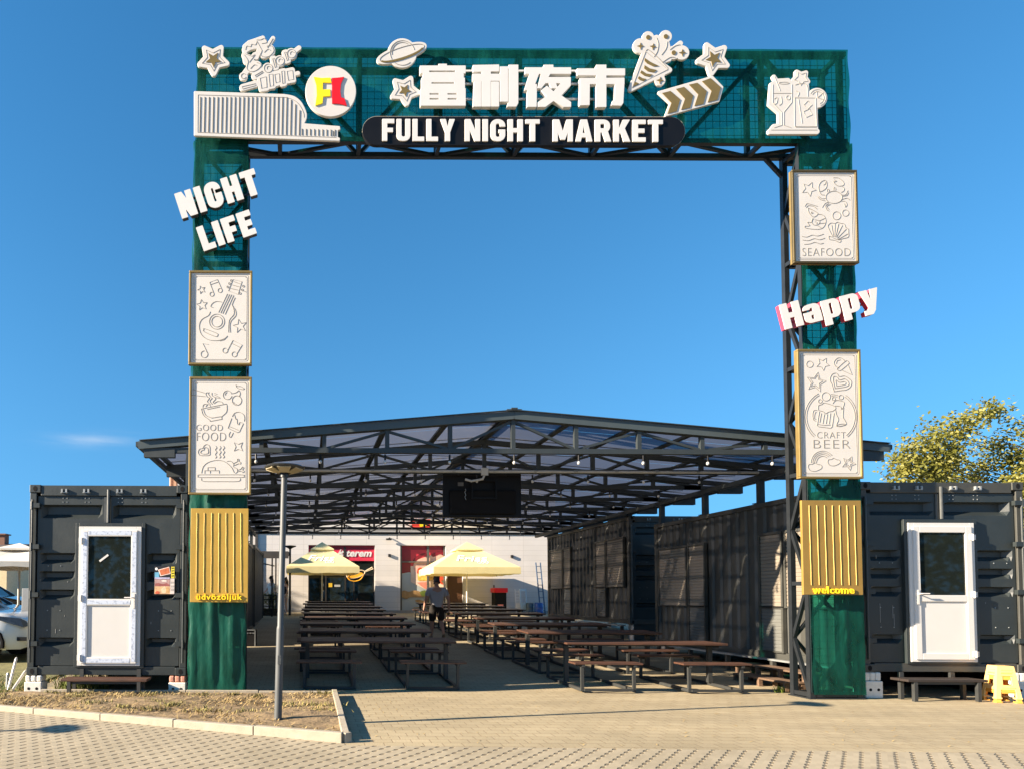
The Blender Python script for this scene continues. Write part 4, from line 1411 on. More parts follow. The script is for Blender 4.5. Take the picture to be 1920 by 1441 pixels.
bl = [(circ(373, 255, 29), True), (star_pts(492, 252, 60, 30, 85), True), (star_pts(430, 415, 92, 44, 65), True), (star_pts(430, 412, 62, 30, 65), True),
      (spl([(640, 290), (605, 270), (592, 238), (620, 202), (660, 200), (690, 225)]), False), (spl([(625, 290), (700, 225), (725, 240), (718, 255), (650, 310), (628, 305)], True), True), ([(668, 310), (755, 350), (720, 265)], False), (spl([(612, 250), (620, 225), (650, 215)]), False),
      (spl([(592, 498), (575, 440), (555, 390), (575, 345), (615, 335), (640, 365), (690, 360), (745, 400), (742, 450), (705, 480), (650, 488), (592, 498)]), False), (spl([(600, 470), (585, 400), (590, 365), (620, 370), (640, 395), (690, 385), (722, 415), (710, 450), (600, 470)]), False), (spl([(615, 450), (608, 395), (640, 415), (690, 410), (690, 435), (615, 450)]), False),
      (circ(563, 722, 235, 40, 130, 242), False), (circ(563, 722, 218, 40, 130, 242), False), (circ(563, 722, 235, 40, -55, 50), False), (circ(563, 722, 218, 40, -55, 50), False), (circ(563, 722, 200, 10, -90, -70), False), (circ(563, 722, 185, 8, -88, -72), False),
      (circ(520, 542, 38), True), (circ(588, 562, 14), True), (circ(655, 548, 20), True), (circ(467, 583, 16), True),
      (spl([(450, 640), (455, 620), (480, 612), (500, 598), (535, 605), (560, 612), (600, 630), (605, 650), (580, 670), (540, 680), (515, 695), (495, 675), (455, 665)], True), True),
      ([(460, 675), (440, 800), (455, 812), (560, 825), (575, 812), (592, 688)], False), ([(450, 790), (500, 800), (560, 795)], False), ([(478, 690), (462, 775)], False), ([(505, 700), (490, 785)], False), ([(532, 698), (520, 785)], False), ([(560, 690), (548, 785)], False),
      (spl([(440, 665), (408, 668), (400, 700), (405, 745), (430, 762)]), False), (spl([(435, 682), (420, 688), (415, 735), (430, 745)]), False),
      (spl([(580, 605), (600, 580), (630, 575), (680, 590), (678, 625), (660, 655), (648, 630), (600, 625)]), False), (spl([(605, 660), (612, 700), (632, 745), (615, 795), (640, 810), (700, 790), (690, 755), (672, 720), (678, 640)]), False), (circ(655, 797, 42, ry=9, rot=-8), True),
      (circ(490, 1135, 105, 24, 180, 322), False), (circ(490, 1135, 90, 24, 180, 318), False), (circ(490, 1135, 75, 24, 180, 314), False), (circ(490, 1135, 58, 24, 180, 310), False), (cl(420, 1178), True), (cl(590, 1132, .9), True), (star_pts(725, 1140, 66, 32, 78), True), (star_pts(725, 1138, 38, 18, 78), True)]
panel('picture_panel', 'white panel engraved CRAFT BEER with beer glasses and a rainbow', [(1493.7, 655), (1611.7, 656), (1618, 896.4), (1497.9, 896.4)], zb, bl, [('CRAFT', (442, 860, 697, 914)), ('BEER', (410, 932, 738, 1004))])

# gold greeting plates
def plate(label, corners, zoom, bars, txt, bx, gm):
    Y = SG - .02
    P = [W(*c, Y) for c in corners]
    x0, x1 = (P[0].x + P[3].x) / 2, (P[1].x + P[2].x) / 2
    z1, z0 = (P[0].z + P[1].z) / 2, (P[2].z + P[3].z) / 2
    t = thing('greeting_plate', label, 'gold plate', ((x0 + x1) / 2, Y, z0), 'gold ribbed plates on the gate pillars')
    mb = MB()
    mb.box(x0, x1, Y, Y + .04, z0, z1)
    mb.build('plate', gm, t, bevel=.004)
    mb = MB()
    for a, b in bars:
        a, b = zoom([a, b])
        pts = [W(a[0] + (b[0] - a[0]) * i / 12 + .22 * math.sin(i * 1.9 + a[0]), a[1] + (b[1] - a[1]) * i / 12, Y - .004) for i in range(13)]
        mb.tube(pts, .0042, 4)
    mb.build('rib', GOLD_BAR, t)
    mb = MB()
    a, b = zoom([(bx[0], bx[1]), (bx[2], bx[3])])
    text_box(mb, txt, (a[0], a[1] - 1, b[0], b[1] + 1), Y - .02, .03, offset=0.02, spacing=1.12)
    mb.build('lettering', mat('yellow_letter', (0.95, 0.68, 0.02), 0.4, 0, 0.03), t)
zp = Zoom(330, 920, 3.6)
plate('gold ribbed plate reading üdvözöljük on the left pillar', [(358.6, 952), (465.3, 952), (465.3, 1128), (355.6, 1128)], zp, [((x, 145), (x - 2 + (x - 290) * .03, 682)) for x in (142, 191, 240, 289, 338, 388, 437)], 'üdvözöljük', (137, 697, 446, 740), GOLD)
zq = Zoom(1460, 880, 3.2)
plate('gold ribbed plate reading welcome on the right pillar', [(1502.8, 936), (1614.7, 938), (1618, 1114), (1507, 1114)], zq, [((x, 212), (x + 14, 690)) for x in (182, 229, 275, 321, 364, 409, 453)], 'welcome', (210, 702, 455, 738), GOLD2)
# ------------------------------------------------------------------ shipping containers
CF = 10.14                       # plane of the two container fronts
CW, CH, CL = 2.42, 2.90, 6.06
def corrugated(mb, a, b, z0, z1, out, pitch=0.26, depth=0.036):
    """wall of vertical trapezoid ribs from a to b (x, y); out = unit vector to the outside"""
    a, b, out = Vector((*a, 0)), Vector((*b, 0)), Vector((*out, 0))
    L = (b - a).length
    n_ = max(1, round(L / pitch))
    d = (b - a) / n_
    pts = []
    for i in range(n_):
        for f, o in ((0.0, 0), (0.28, 0), (0.42, -1), (0.78, -1), (0.92, 0)):
            pts.append(a + d * (i + f) + out * (depth * o))
    pts.append(b)
    vs = [(p.x, p.y, z) for p in pts for z in (z0, z1)]
    mb.add(vs, [(2 * i, 2 * i + 2, 2 * i + 3, 2 * i + 1) for i in range(len(pts) - 1)])
def leaf_grid(mb, x0, x1, z0, z1, y, grooves, opening, depth=0.092):
    """door leaf: flat sheet with horizontal channels; grooves = (ztop, zbottom, xa, xb); opening (xa, xb, ztop) is left out"""
    xs, zs = {x0, x1}, {z0, z1}
    for zt, zb, xa, xb in grooves:
        for e in (xa, xa + .07, xb - .07, xb):
            if x0 <= e <= x1: xs.add(e)
        zs |= {zt, zt - .022, zb + .07, zb}
    xs |= {min(max(opening[0], x0), x1), min(max(opening[1], x0), x1)}
    zs.add(opening[2])
    xs, zs = sorted(xs), sorted(zs)
    def dep(x, z):
        d = 0
        for zt, zb, xa, xb in grooves:
            d = max(d, min(min(1, max(0, (zt - z) / .022)), min(1, max(0, (z - zb) / .07)), min(1, max(0, (x - xa) / .07)), min(1, max(0, (xb - x) / .07))))
        return y + depth * d
    vs = [(x, dep(x, z), z) for z in zs for x in xs]
    n_ = len(xs)
    fs = []
    for j in range(len(zs) - 1):
        for i in range(n_ - 1):
            xm, zm = (xs[i] + xs[i + 1]) / 2, (zs[j] + zs[j + 1]) / 2
            if opening[0] < xm < opening[1] and zm < opening[2]:
                continue
            fs.append((j * n_ + i, j * n_ + i + 1, (j + 1) * n_ + i + 1, (j + 1) * n_ + i))
    mb.add(vs, fs)
def container(label, x0, y0, zb, L=CL, front=None, door=None, side_mat=None, group='dark grey shipping containers', cw=CW):
    t = thing('shipping_container', label, 'container', (x0 + cw / 2, y0, zb), group)
    x1, y1, zt = x0 + cw, y0 + L, zb + CH
    m = side_mat or ANTH
    mb = MB()
    P = .11
    for x in (x0, x1 - P):
        for y in (y0 + .012, y1 - P - .012):
            mb.box(x + .004, x + P - .004, y, y + P, zb + .12, zt - .12)
    for z0_, z1_ in ((zb + .008, zb + .14), (zt - .10, zt - .012)):
        for x in (x0 + .006, x1 - .06):
            mb.box(x, x + .054, y0 + .17, y1 - .17, z0_, z1_)
    mb.box(x0 + .17, x1 - .17, y0 + .016, y0 + .11, zb + .006, zb + .135)
    mb.box(x0 + .17, x1 - .17, y0 + .014, y0 + .11, zt - .165, zt - .006)
    for z0_, z1_ in ((zb + .006, zb + .14), (zt - .14, zt - .006)):
        mb.box(x0 + .17, x1 - .17, y1 - .11, y1 - .012, z0_, z1_)
    mb.build('frame', m, t, bevel=.006)
    for x in (x0, x1 - .17):
        for y in (y0, y1 - .17):
            for z in (zb, zt - .12):
                cb = MB()
                cb.box(x, x + .17, y, y + .17, z, z + .12)
                c_ = cb.build('corner_casting', m, t, bevel=.008)
                if y == y0:
                    hb = MB()
                    hb.lathe([(.001, -.003), (.03, -.003), (.03, .004)], (x + .085, y, z + .06), 14, 'y')
                    for i, v in enumerate(hb.v):
                        hb.v[i] = (v[0], v[1], z + .06 + (v[2] - z - .06) * 1.35)
                    hb.build('casting_hole', BLACK_MATT, c_)
    for xa, o in ((x0 + .03, -1), (x1 - .03, 1)):
        mb = MB()
        corrugated(mb, (xa, y0 + P), (xa, y1 - P), zb + .13, zt - .09, (o, 0))
        mb.build('side_wall', m, t)
    mb = MB()
    corrugated(mb, (x0 + P, y1 - .04), (x1 - P, y1 - .04), zb + .13, zt - .1, (0, 1))
    mb.build('end_wall', m, t)
    mb = MB()
    mb.box(x0 + .05, x1 - .05, y0 + .1, y1 - .1, zt - .05, zt - .03)
    mb.build('roof', m, t)
    mb = MB()
    mb.box(x0 + .05, x1 - .05, y0 + .1, y1 - .1, zb + .1, zb + .125)
    mb.build('floor_panel', BLACK_MATT, t)
    xm = (x0 + x1) / 2
    lz0, lz1 = zb + .145, zt - .17
    yf = y0 + .04
    zg_ = lambda f: zb + f
    G5 = [(2.60, 2.39), (1.86, 1.69), (1.58, 1.42), (1.30, 1.145), (.57, .43)]
    if door:
        cx, dw, dh, dz, hinge_left = door
        op = (cx - dw / 2 - .055, cx + dw / 2 + .055, dz + dh + .06)
    else:
        op = (xm, xm, 0)
    for a, b in ((x0 + P + .012, xm - .012), (xm + .012, x1 - P - .012)):
        gr = []
        for i, (zt_, zb_) in enumerate(G5):
            if i == 0 or not door:
                gr.append((zg_(zt_), zg_(zb_), a + .05, b - (.09 if a < xm and i == 0 else .06)))
            else:
                if a < op[0]:
                    gr.append((zg_(zt_), zg_(zb_), a + .04, min(b, op[0]) - .02))
                if b > op[1]:
                    gr.append((zg_(zt_), zg_(zb_), max(a, op[1]) + .02, b - .04))
        mb = MB()
        leaf_grid(mb, a, b, lz0, lz1, yf, gr, op)
        mb.build('cargo_door', ANTH, t)
    for x, o in ((x0 + .05, 1), (x1 - .05, -1)):
        for z in (2.58, 1.95, 1.22, .48):
            mb = MB()
            mb.box(min(x, x + o * .12), max(x, x + o * .12), yf - .075, yf - .02, zb + z - .035, zb + z + .035)
            mb.lathe([(.022, -.06), (.022, .06)], (x, yf - .06, zb + z), 8)
            mb.build('hinge', ANTH, t)
        mb = MB()
        mb.tube([(x + o * .005, yf - .055, lz0 + .05), (x + o * .005, yf - .055, lz1 - .06)], .016, 8)
        mb.build('hinge_rod', ANTH, t)
    mb = MB()
    ztop_ = op[2] + .004 if door else lz0
    mb.tube([(xm - .004, yf - .03, ztop_), (xm - .004, yf - .03, lz1 + .10)], .022, 10)
    mb.box(xm - .075, xm - .03, yf - .012, yf - .001, ztop_, lz1 - .01)
    mb.build('lock_rod', mat('worn_grey_steel', (0.085, 0.09, 0.088), 0.4, 0.3, 0.2, 9), t)
    for u in (.22, .36, .57, .72):
        mb = MB()
        x = x0 + cw * u
        mb.box(x - .045, x - .02, y0 - .02, y0 + .015, zt - .115, zt - .065)
        mb.box(x + .02, x + .045, y0 - .02, y0 + .015, zt - .115, zt - .065)
        mb.box(x - .055, x + .055, y0 - .008, y0 + .015, zt - .125, zt - .112)
        mb.build('lock_bracket', GALV, t)
    # rivets
    mb = MB()
    for u in (.22, .36, .57, .72):
        for dx in (-.03, .03):
            for z in (2.64, 2.70):
                mb.lathe([(.009, 0), (.007, -.006)], (x0 + cw * u + dx, yf, zb + z), 6, 'y')
    for u in (.12, .2, .82, .9):
        for z in (.68, .98, 1.66):
            mb.lathe([(.009, 0), (.007, -.006)], (x0 + cw * u, yf, zb + z), 6, 'y')
    mb.build('rivet', GALV, t)
    if door:
        upvc_door(t, cx, dw, dh, dz, yf, hinge_left, film=(x0 < 0))
    return t
FILM = None
def film_mat():
    m, n, l, b = nodes('protective_film')
    tc = n.new('ShaderNodeTexCoord')
    nz = n.new('ShaderNodeTexNoise')
    nz.inputs['Scale'].default_value = 26
    nz.inputs['Detail'].default_value = 2
    l.new(tc.outputs['Object'], nz.inputs['Vector'])
    cr = n.new('ShaderNodeValToRGB')
    cr.color_ramp.elements[0].position = 0.33
    cr.color_ramp.elements[0].color = (0.34, 0.39, 0.49, 1)
    cr.color_ramp.elements[1].position = 0.5
    cr.color_ramp.elements[1].color = (0.56, 0.62, 0.73, 1)
    l.new(nz.outputs['Fac'], cr.inputs[0])
    l.new(cr.outputs[0], b.inputs['Base Color'])
    b.inputs['Roughness'].default_value = 0.25
    return m
FILM = film_mat()
def upvc_door(t, cx, dw, dh, dz, yf, hinge_left, film):
    x0, x1, z0, z1 = cx - dw / 2, cx + dw / 2, dz, dz + dh
    mb = MB()
    s = .055
    ya, yb = yf - .05, yf + .05
    mb.box(x0 - s, x0 - .003, ya, yb, z0 - .03, z1 + s)
    mb.box(x1 + .003, x1 + s, ya, yb, z0 - .03, z1 + s)
    mb.box(x0 - .003, x1 + .003, ya, yb, z1 + .003, z1 + s)
    mb.box(x0 - .003, x1 + .003, ya, yb, z0 - .03, z0 - .003)
    mb.build('door_surround', ANTH, t, bevel=.004)
    w1 = .075
    yd = yf - .085
    d = MB()
    for a in ((x0, x0 + w1, z0, z1), (x1 - w1, x1, z0, z1), (x0 + w1, x1 - w1, z1 - w1, z1), (x0 + w1, x1 - w1, z0, z0 + .05)):
        d.box(a[0], a[1], yd + .02, yf + .03, a[2], a[3])
    door = d.build('door', PVC, t, bevel=.004)
    # the leaf itself
    lf = MB()
    a, b, c0, c1 = x0 + w1 - .02, x1 - w1 + .02, z0 + .05 - .015, z1 - w1 + .02
    w2 = .095
    zr_ = z0 + dh * .455
    lf.box(a, a + w2, yd, yd + .06, c0, c1)
    lf.box(b - w2, b, yd, yd + .06, c0, c1)
    lf.box(a + w2, b - w2, yd, yd + .06, c1 - w2, c1)
    lf.box(a + w2, b - w2, yd, yd + .06, c0, c0 + w2)
    lf.box(a + w2, b - w2, yd, yd + .06, zr_ - .05, zr_ + .05)
    lf.build('door_leaf', PVC, door, bevel=.006)
    pn = MB()
    pn.box(a + w2, b - w2, yd + .018, yd + .05, c0 + w2, zr_ - .05)
    pn.build('lower_panel', PVC, door)
    gl_ = MB()
    gl_.box(a + w2, b - w2, yd + .022, yd + .045, zr_ + .05, c1 - w2)
    gl_.build('pane', DARKGLASS, door)
    hx = b - w2 * .45 if hinge_left else a + w2 * .45
    o = -1 if hinge_left else 1
    hm = MB()
    hm.box(hx - .016, hx + .016, yd - .012, yd, zr_ - .09, zr_ + .13)
    hm.tube([(hx, yd - .01, zr_ + .07), (hx, yd - .05, zr_ + .07), (hx + o * .02, yd - .055, zr_ + .07), (hx + o * .13, yd - .055, zr_ + .07)], .010, 8)
    hm.build('handle', WHITE_CLEAN, door)
    for z in (z0 + .12, zr_ + .06, z1 - .22):
        hg = MB()
        xh = a - .005 if hinge_left else b + .005
        hg.lathe([(.014, -.05), (.014, .05)], (xh, yd - .008, z), 10)
        hg.box(xh - .045, xh + .045, yd - .008, yd + .004, z - .04, z + .04)
        hg.build('hinge', WHITE_CLEAN, door)
    if film:
        fm = MB()
        yq = yd - .0025
        fm.box(a + .015, a + w2 - .02, yq, yd + .002, c0 + .03, c1 - .03)
        fm.box(b - w2 + .02, b - .015, yq, yd + .002, c0 + .03, zr_ - .1)
        fm.box(b - w2 + .02, b - .015, yq, yd + .002, zr_ + .15, c1 - .03)
        fm.box(a + w2, b - w2, yq, yd + .002, c1 - w2 + .02, c1 - .015)
        fm.box(a + w2, b - w2, yq, yd + .002, c0 + .015, c0 + w2 - .02)
        fm.box(a + w2, b - w2, yq, yd + .002, zr_ - .03, zr_ + .03)
        fm.build('protective_film', FILM, door)
        tp = MB()
        p, q = Vector((a + w2 + .17, yd + .018, zr_ + .62)), Vector((a + w2 + .30, yd + .018, zr_ + .72))
        tp.bar(p, q, .03, .004, up=(0, 1, 0))
        tp.build('paper_tape', WHITE_CLEAN, door)

LCX, RCX = W(52, 1100, CF).x, W(1617, 1100, CF).x
ZB = W(340, 1266, CF).z
ZBR = W(1625, 1259, CF).z
cl_ = container('dark grey container with film-covered white door left of the gate', LCX, CF, ZB, door=(LCX + 1.25, .95, 2.11, ZB + .15, True))
cr_ = container('dark grey container with plain white door and shuttered flank right of the gate', RCX, CF, ZBR, door=(RCX + 1.20, 1.0, 2.11, ZBR + .16, False), side_mat=ANTH_SIDE, cw=2.50)
FX = 8.60
FZ = 3.70 - CH
mb = MB()
for px_, pa_, pb_ in ((1650, 1130, 1166), (1674, 1134, 1158), (1676.5, 1150, 1172), (1848, 1128, 1131), (1643, 1040, 1046)):
    a_, b_ = W(px_, pa_, CF + .035), W(px_ + .8, pb_, CF + .035)
    mb.box(a_.x - .003, a_.x + .003, CF + .0365, CF + .0405, b_.z, a_.z)
mb.build('scratch', mat('bare_scratch', (0.22, 0.22, 0.21), 0.6), cr_)
mb = MB()
for px_, pa_, pb_ in ((121, 1152, 1155), (127, 1088, 1091), (104, 1178, 1186), (283, 1165, 1169)):
    a_, b_ = W(px_, pa_, CF + .035), W(px_ + .8, pb_, CF + .035)
    mb.box(a_.x - .004, a_.x + .004, CF + .0365, CF + .0405, b_.z, a_.z)
mb.build('scratch', mat('bare_scratch', (0.22, 0.22, 0.21), 0.6), cl_)
cfar = container('dark container raised on supports far back on the right', FX, 17.75, FZ, side_mat=ANTH_SIDE)
container('black container second in the row on the left side', LCX - .03, 17.2, ZB + .06)
container('black container third in the row on the left side', LCX + .02, 23.3, ZB + .12, L=4.6)

mb = MB()
mb.box(RCX + 2.42, RCX + 2.46, CF + .5, CF + CL - .1, 0.0, ZBR + .02)
mb.box(RCX + .2, RCX + 2.4, CF + 1.3, CF + 1.34, 0.0, ZBR + .02)
mb.build('light_blocker', BLACK_MATT, cr_)  # boards added below the right container to keep light out of the gap
# roller shutters on the courtyard side of the right-hand containers
SHUT = mat('shutter_taupe', (0.22, 0.19, 0.15), 0.5, 0, 0.07, 3, stain=0.3, stain_col=(0.15, 0.13, 0.10))
SHUT2 = mat('shutter_grey', (0.125, 0.128, 0.118), 0.5, 0, 0.07, 3)
def shutter(t, x, ya, yb, z0, z1, m, frame=True, name='roller_shutter'):
    fr = MB()
    w = .045
    xo, xi = x - .035, x + .03
    fr.box(xo, xi, ya, ya + w, z0, z1)
    fr.box(xo, xi, yb - w, yb, z0, z1)
    fr.box(xo - .004, xi, ya - .005, yb + .005, z1, z1 + w)
    fr.box(xo - .004, xi, ya - .005, yb + .005, z0 - .02, z0)
    f = fr.build(name, ANTH_SIDE, t)
    sl = MB()
    pit = .062
    n_ = int((z1 - z0) / pit)
    vs, fs = [], []
    for i in range(n_):
        za = z0 + (z1 - z0) * i / n_
        zc = z0 + (z1 - z0) * (i + 1) / n_
        k = len(vs)
        for z, o in ((za, .012), (za + .006, .002), (zc - .018, 0), (zc, .012)):
            vs += [(x - .018 + o, ya + w, z), (x - .018 + o, yb - w, z)]
        fs += [(k + 2 * j, k + 2 * j + 1, k + 2 * j + 3, k + 2 * j + 2) for j in range(3)]
    sl.add(vs, fs)
    sl.build('slat_curtain', m, f)
def py_(px, X): return F * X / (px - PX)
zf_ = ZBR + .14
for ya, yb, z0, z1, m in ((14.78, 15.98, 1.34, 2.64, SHUT), (14.10, 14.74, 1.34, 2.64, SHUT), (14.10, 14.74, zf_ + .02, 1.30, SHUT2),
                          (11.80, 12.42, 1.36, 2.66, SHUT), (11.80, 12.42, zf_ + .02, 1.32, SHUT2), (10.42, 11.76, 1.36, 2.66, SHUT)):
    shutter(cr_, RCX, ya, yb, z0, z1, m)
for ya, yb, z0, z1, m in ((18.02, 19.08, FZ + 1.02, FZ + 2.32, SHUT), (19.12, 19.80, FZ + 1.02, FZ + 2.32, SHUT), (19.12, 19.80, FZ + .17, FZ + .98, SHUT2),
                          (22.35, 23.5, FZ + 1.02, FZ + 2.32, SHUT), (21.65, 22.31, FZ + 1.02, FZ + 2.32, SHUT), (21.65, 22.31, FZ + .17, FZ + .98, SHUT2)):
    shutter(cfar, FX, ya, yb, z0, z1, m)
# counter rail along the foot of the flanks
def foot_rail(label, X, ya, yb, z):
    t = thing('foot_rail', label, 'rail', (X - .12, (ya + yb) / 2, gz((ya + yb) / 2)))
    mb = MB()
    mb.box(X - .16, X - .05, ya, yb, z - .03, z)
    mb.build('rail', GALV, t)
    n_ = max(2, int((yb - ya) / 1.2))
    for i in range(n_ + 1):
        y = ya + .08 + (yb - ya - .16) * i / n_
        mb = MB()
        mb.box(X - .145, X - .075, y - .035, y + .035, gz(y), z - .03)
        mb.build('post', ANTH_SIDE, t)
foot_rail('grey steel rail along the foot of the right container flank', RCX, 10.6, 15.9, ZBR + .03)
foot_rail('grey steel rail below the far right container flank', FX, 17.9, 23.7, FZ - .02)
# cellular concrete blocks under the corners
BLOCK = mat('white_aerated_block', (0.72, 0.69, 0.62), 0.9, 0, 0.08, 14, 0.3, 90)
BRICKR = mat('pink_clay_brick', (0.52, 0.24, 0.17), 0.9, 0, 0.1, 14, 0.3, 60)
def blockpile(label, x, red, zt=None):
    zt = ZBR if x > 0 else ZB
    t = thing('block_support', label, 'block', (x, CF + .06, 0), 'block piles under the container corners')
    mb = MB()
    hb = zt * .66
    mb.box(x - .13, x + .13, CF - .02, CF + .23, 0, hb)
    o = mb.build('aerated_block', BLOCK, t, bevel=.012)
    hm = MB()
    for dx in (-.06, .06):
        hm.lathe([(.001, -.002), (.022, -.002), (.022, .004)], (x + dx, CF - .02, hb * .5), 12, 'y')
    hm.build('block_hole', BLACK_MATT, o)
    mb = MB()
    for k in range(3):
        mb.box(x - .125 + k * .085, x - .125 + k * .085 + .078, CF, CF + .2, hb + .002, zt - .002)
    mb.build('upper_brick', BRICKR if red else BLOCK, t, bevel=.02)
blockpile('white block pile under the left corner of the left container', LCX + .11, False)
blockpile('white block pile with pink brick beside the left gate pillar', LCX + CW - .13, True)
blockpile('white block pile with ribbed top beside the right gate pillar', RCX + .13, False)
blockpile('white block pile at the right edge behind the yellow stools', RCX + 2.5 - .10, False)
# hidden supports
SUPL = [('far right container', FX, 17.75, 23.8, FZ), ('second left container', LCX, 17.2, 23.26, ZB + .06), ('third left container', LCX, 23.3, 27.9, ZB + .12),
        ('right door container', RCX, None, 16.2, ZBR), ('left door container', LCX, None, 16.2, ZB)]
for nm, x0_, ya_, yb_, z_ in SUPL:
    for side, x in (('left', x0_ + .1), ('right', x0_ + CW - .3)):
        for end, y in (('front', ya_), ('rear', yb_)):
            if y is None:
                continue
            y = y + .05 if end == 'front' else y - .3
            sup = MB()
            sup.box(x, x + .2, y, y + .25, gz(y) - .01, max(z_, gz(y) + .02))
            tag(sup.build('support_block', CONC), 'concrete block under the %s %s corner of the %s' % (end, side, nm), 'block', 'concrete blocks under the containers')

# small things on the containers
def poster():
    a, b = W(289, 1060, CF - .03), W(327, 1113, CF - .03)
    x0, x1, z1, z0 = a.x, b.x, a.z, b.z
    y = CF - .012
    t = thing('event_poster', 'colourful food event poster stuck on the left container beside its door', 'poster', ((x0 + x1) / 2, y, z0))
    w, h = x1 - x0, z1 - z0
    pc = lambda n, c: mat('poster_' + n, c, 0.35, 0, 0.25, 18)
    def piece(name, pts, c, k):
        mb = MB()
        q = [(x0 + w * u, z1 - h * v) for u, v in pts]
        n_ = len(q)
        mb.add([(p[0], y - .001 * k, p[1]) for p in q] + [(p[0], y - .001 * k + .0008, p[1]) for p in q], [tuple(range(n_)), tuple(range(2 * n_ - 1, n_ - 1, -1))] + [(i, i + n_, (i + 1) % n_ + n_, (i + 1) % n_) for i in range(n_)])
        mb.build(name, pc(*c), t)
    R4 = lambda a, b, c, d: [(a, b), (c, b), (c, d), (a, d)]
    piece('paper', R4(0, 0, 1, 1), ('dark', (0.02, 0.02, 0.025)), 0)
    piece('blue_photo', R4(.02, .22, .24, .40), ('blue', (0.15, 0.42, 0.62)), 1)
    piece('lilac_band', R4(.02, .40, .75, .46), ('lilac', (0.45, 0.42, 0.6)), 1)
    piece('street_photo', R4(.02, .47, .76, .72), ('street', (0.42, 0.27, 0.26)), 1)
    piece('food_photo', R4(.02, .72, .78, .99), ('food', (0.62, 0.40, 0.22)), 1)
    piece('pale_column', R4(.78, .44, .98, .99), ('pale', (0.62, 0.55, 0.52)), 1)
    piece('yellow_strip', R4(.82, .02, .98, .43), ('yellow', (0.75, 0.62, 0.06)), 1)
    piece('photo_border', [(.18, .13), (.72, .02), (.80, .27), (.30, .36)], ('border', (0.85, 0.66, 0.58)), 2)
    piece('meat_photo', [(.24, .145), (.70, .05), (.76, .25), (.33, .325)], ('meat', (0.55, 0.16, 0.07)), 3)
    piece('plate_photo', [(.05, .93), (.14, .88), (.24, .90), (.30, .96), (.20, .99), (.06, .98)], ('sauce', (0.55, 0.12, 0.06)), 2)
    piece('dish_photo', [(.34, .84), (.44, .74), (.52, .72), (.60, .80), (.56, .96), (.38, .97)], ('dish', (0.70, 0.55, 0.36)), 2)
    piece('dish_photo', [(.58, .78), (.66, .74), (.74, .82), (.72, .95), (.60, .96)], ('dish_b', (0.58, 0.36, 0.16)), 2)
    piece('crowd_photo', [(.04, .62), (.20, .60), (.42, .64), (.60, .60), (.74, .66), (.74, .71), (.04, .71)], ('crowd', (0.30, 0.10, 0.09)), 2)
    piece('caption_bar', [(.36, .50), (.60, .50), (.60, .55), (.36, .55)], ('caption', (0.72, 0.66, 0.60)), 2)
    for k_ in range(4):
        piece('yellow_mark', [(.845, .06 + k_ * .09), (.955, .05 + k_ * .09), (.955, .09 + k_ * .09), (.845, .10 + k_ * .09)], ('mark', (0.08, 0.07, 0.01)), 2)
    for k_ in range(3):
        piece('text_block', [(.81, .55 + k_ * .13), (.95, .55 + k_ * .13), (.95, .62 + k_ * .13), (.81, .62 + k_ * .13)], ('textgrey', (0.42, 0.38, 0.36)), 2)
    piece('round_badge', [(.10 + .065 * math.cos(i), .10 + .05 * math.sin(i)) for i in [k * .628 for k in range(10)]], ('white', (0.85, 0.85, 0.85)), 2)
poster()
def step(label, px0, px1, ptop):
    a, b = W(px0, ptop, CF - .34), W(px1, ptop, CF - .34)
    x0, x1, zt = a.x, b.x, a.z
    t = thing('door_step', label, 'step', ((x0 + x1) / 2, CF - .2, 0), 'low wooden steps below the container doors')
    y0, y1 = CF - .34, CF - .03
    for k in range(2):
        mb = MB()
        ya = y0 + k * .155
        mb.box(x0, x1, ya, ya + .15, zt - .035, zt)
        mb.build('plank', WOOD if px0 < 900 else mat('dark_step_wood', (0.03, 0.022, 0.018), 0.55), t, bevel=.004)
    for x in (x0 + .12, x1 - .12):
        for y in (y0 + .03, y1 - .05):
            mb = MB()
            mb.box(x - .025, x + .025, y - .025, y + .025, 0.0 if px0 > 900 else .0, zt - .036)
            mb.build('leg', FRAME_STEEL, t)
    mb = MB()
    mb.box(x0 + .15, x1 - .15, y0 + .035, y0 + .07, zt - .075, zt - .036)
    mb.build('rail', FRAME_STEEL, t)
    mb = MB()
    for x in (x0 + .2, x1 - .2):
        mb.box(x - .03, x + .03, CF - .012, CF + .03, zt - .05, ZB + .1)
    mb.build('hanger', FRAME_STEEL, t)
step('brown wooden step below the film-covered left door', 113, 275, 1272)
step('dark wooden step below the right door beside the yellow stools', 1703, 1853, 1273)
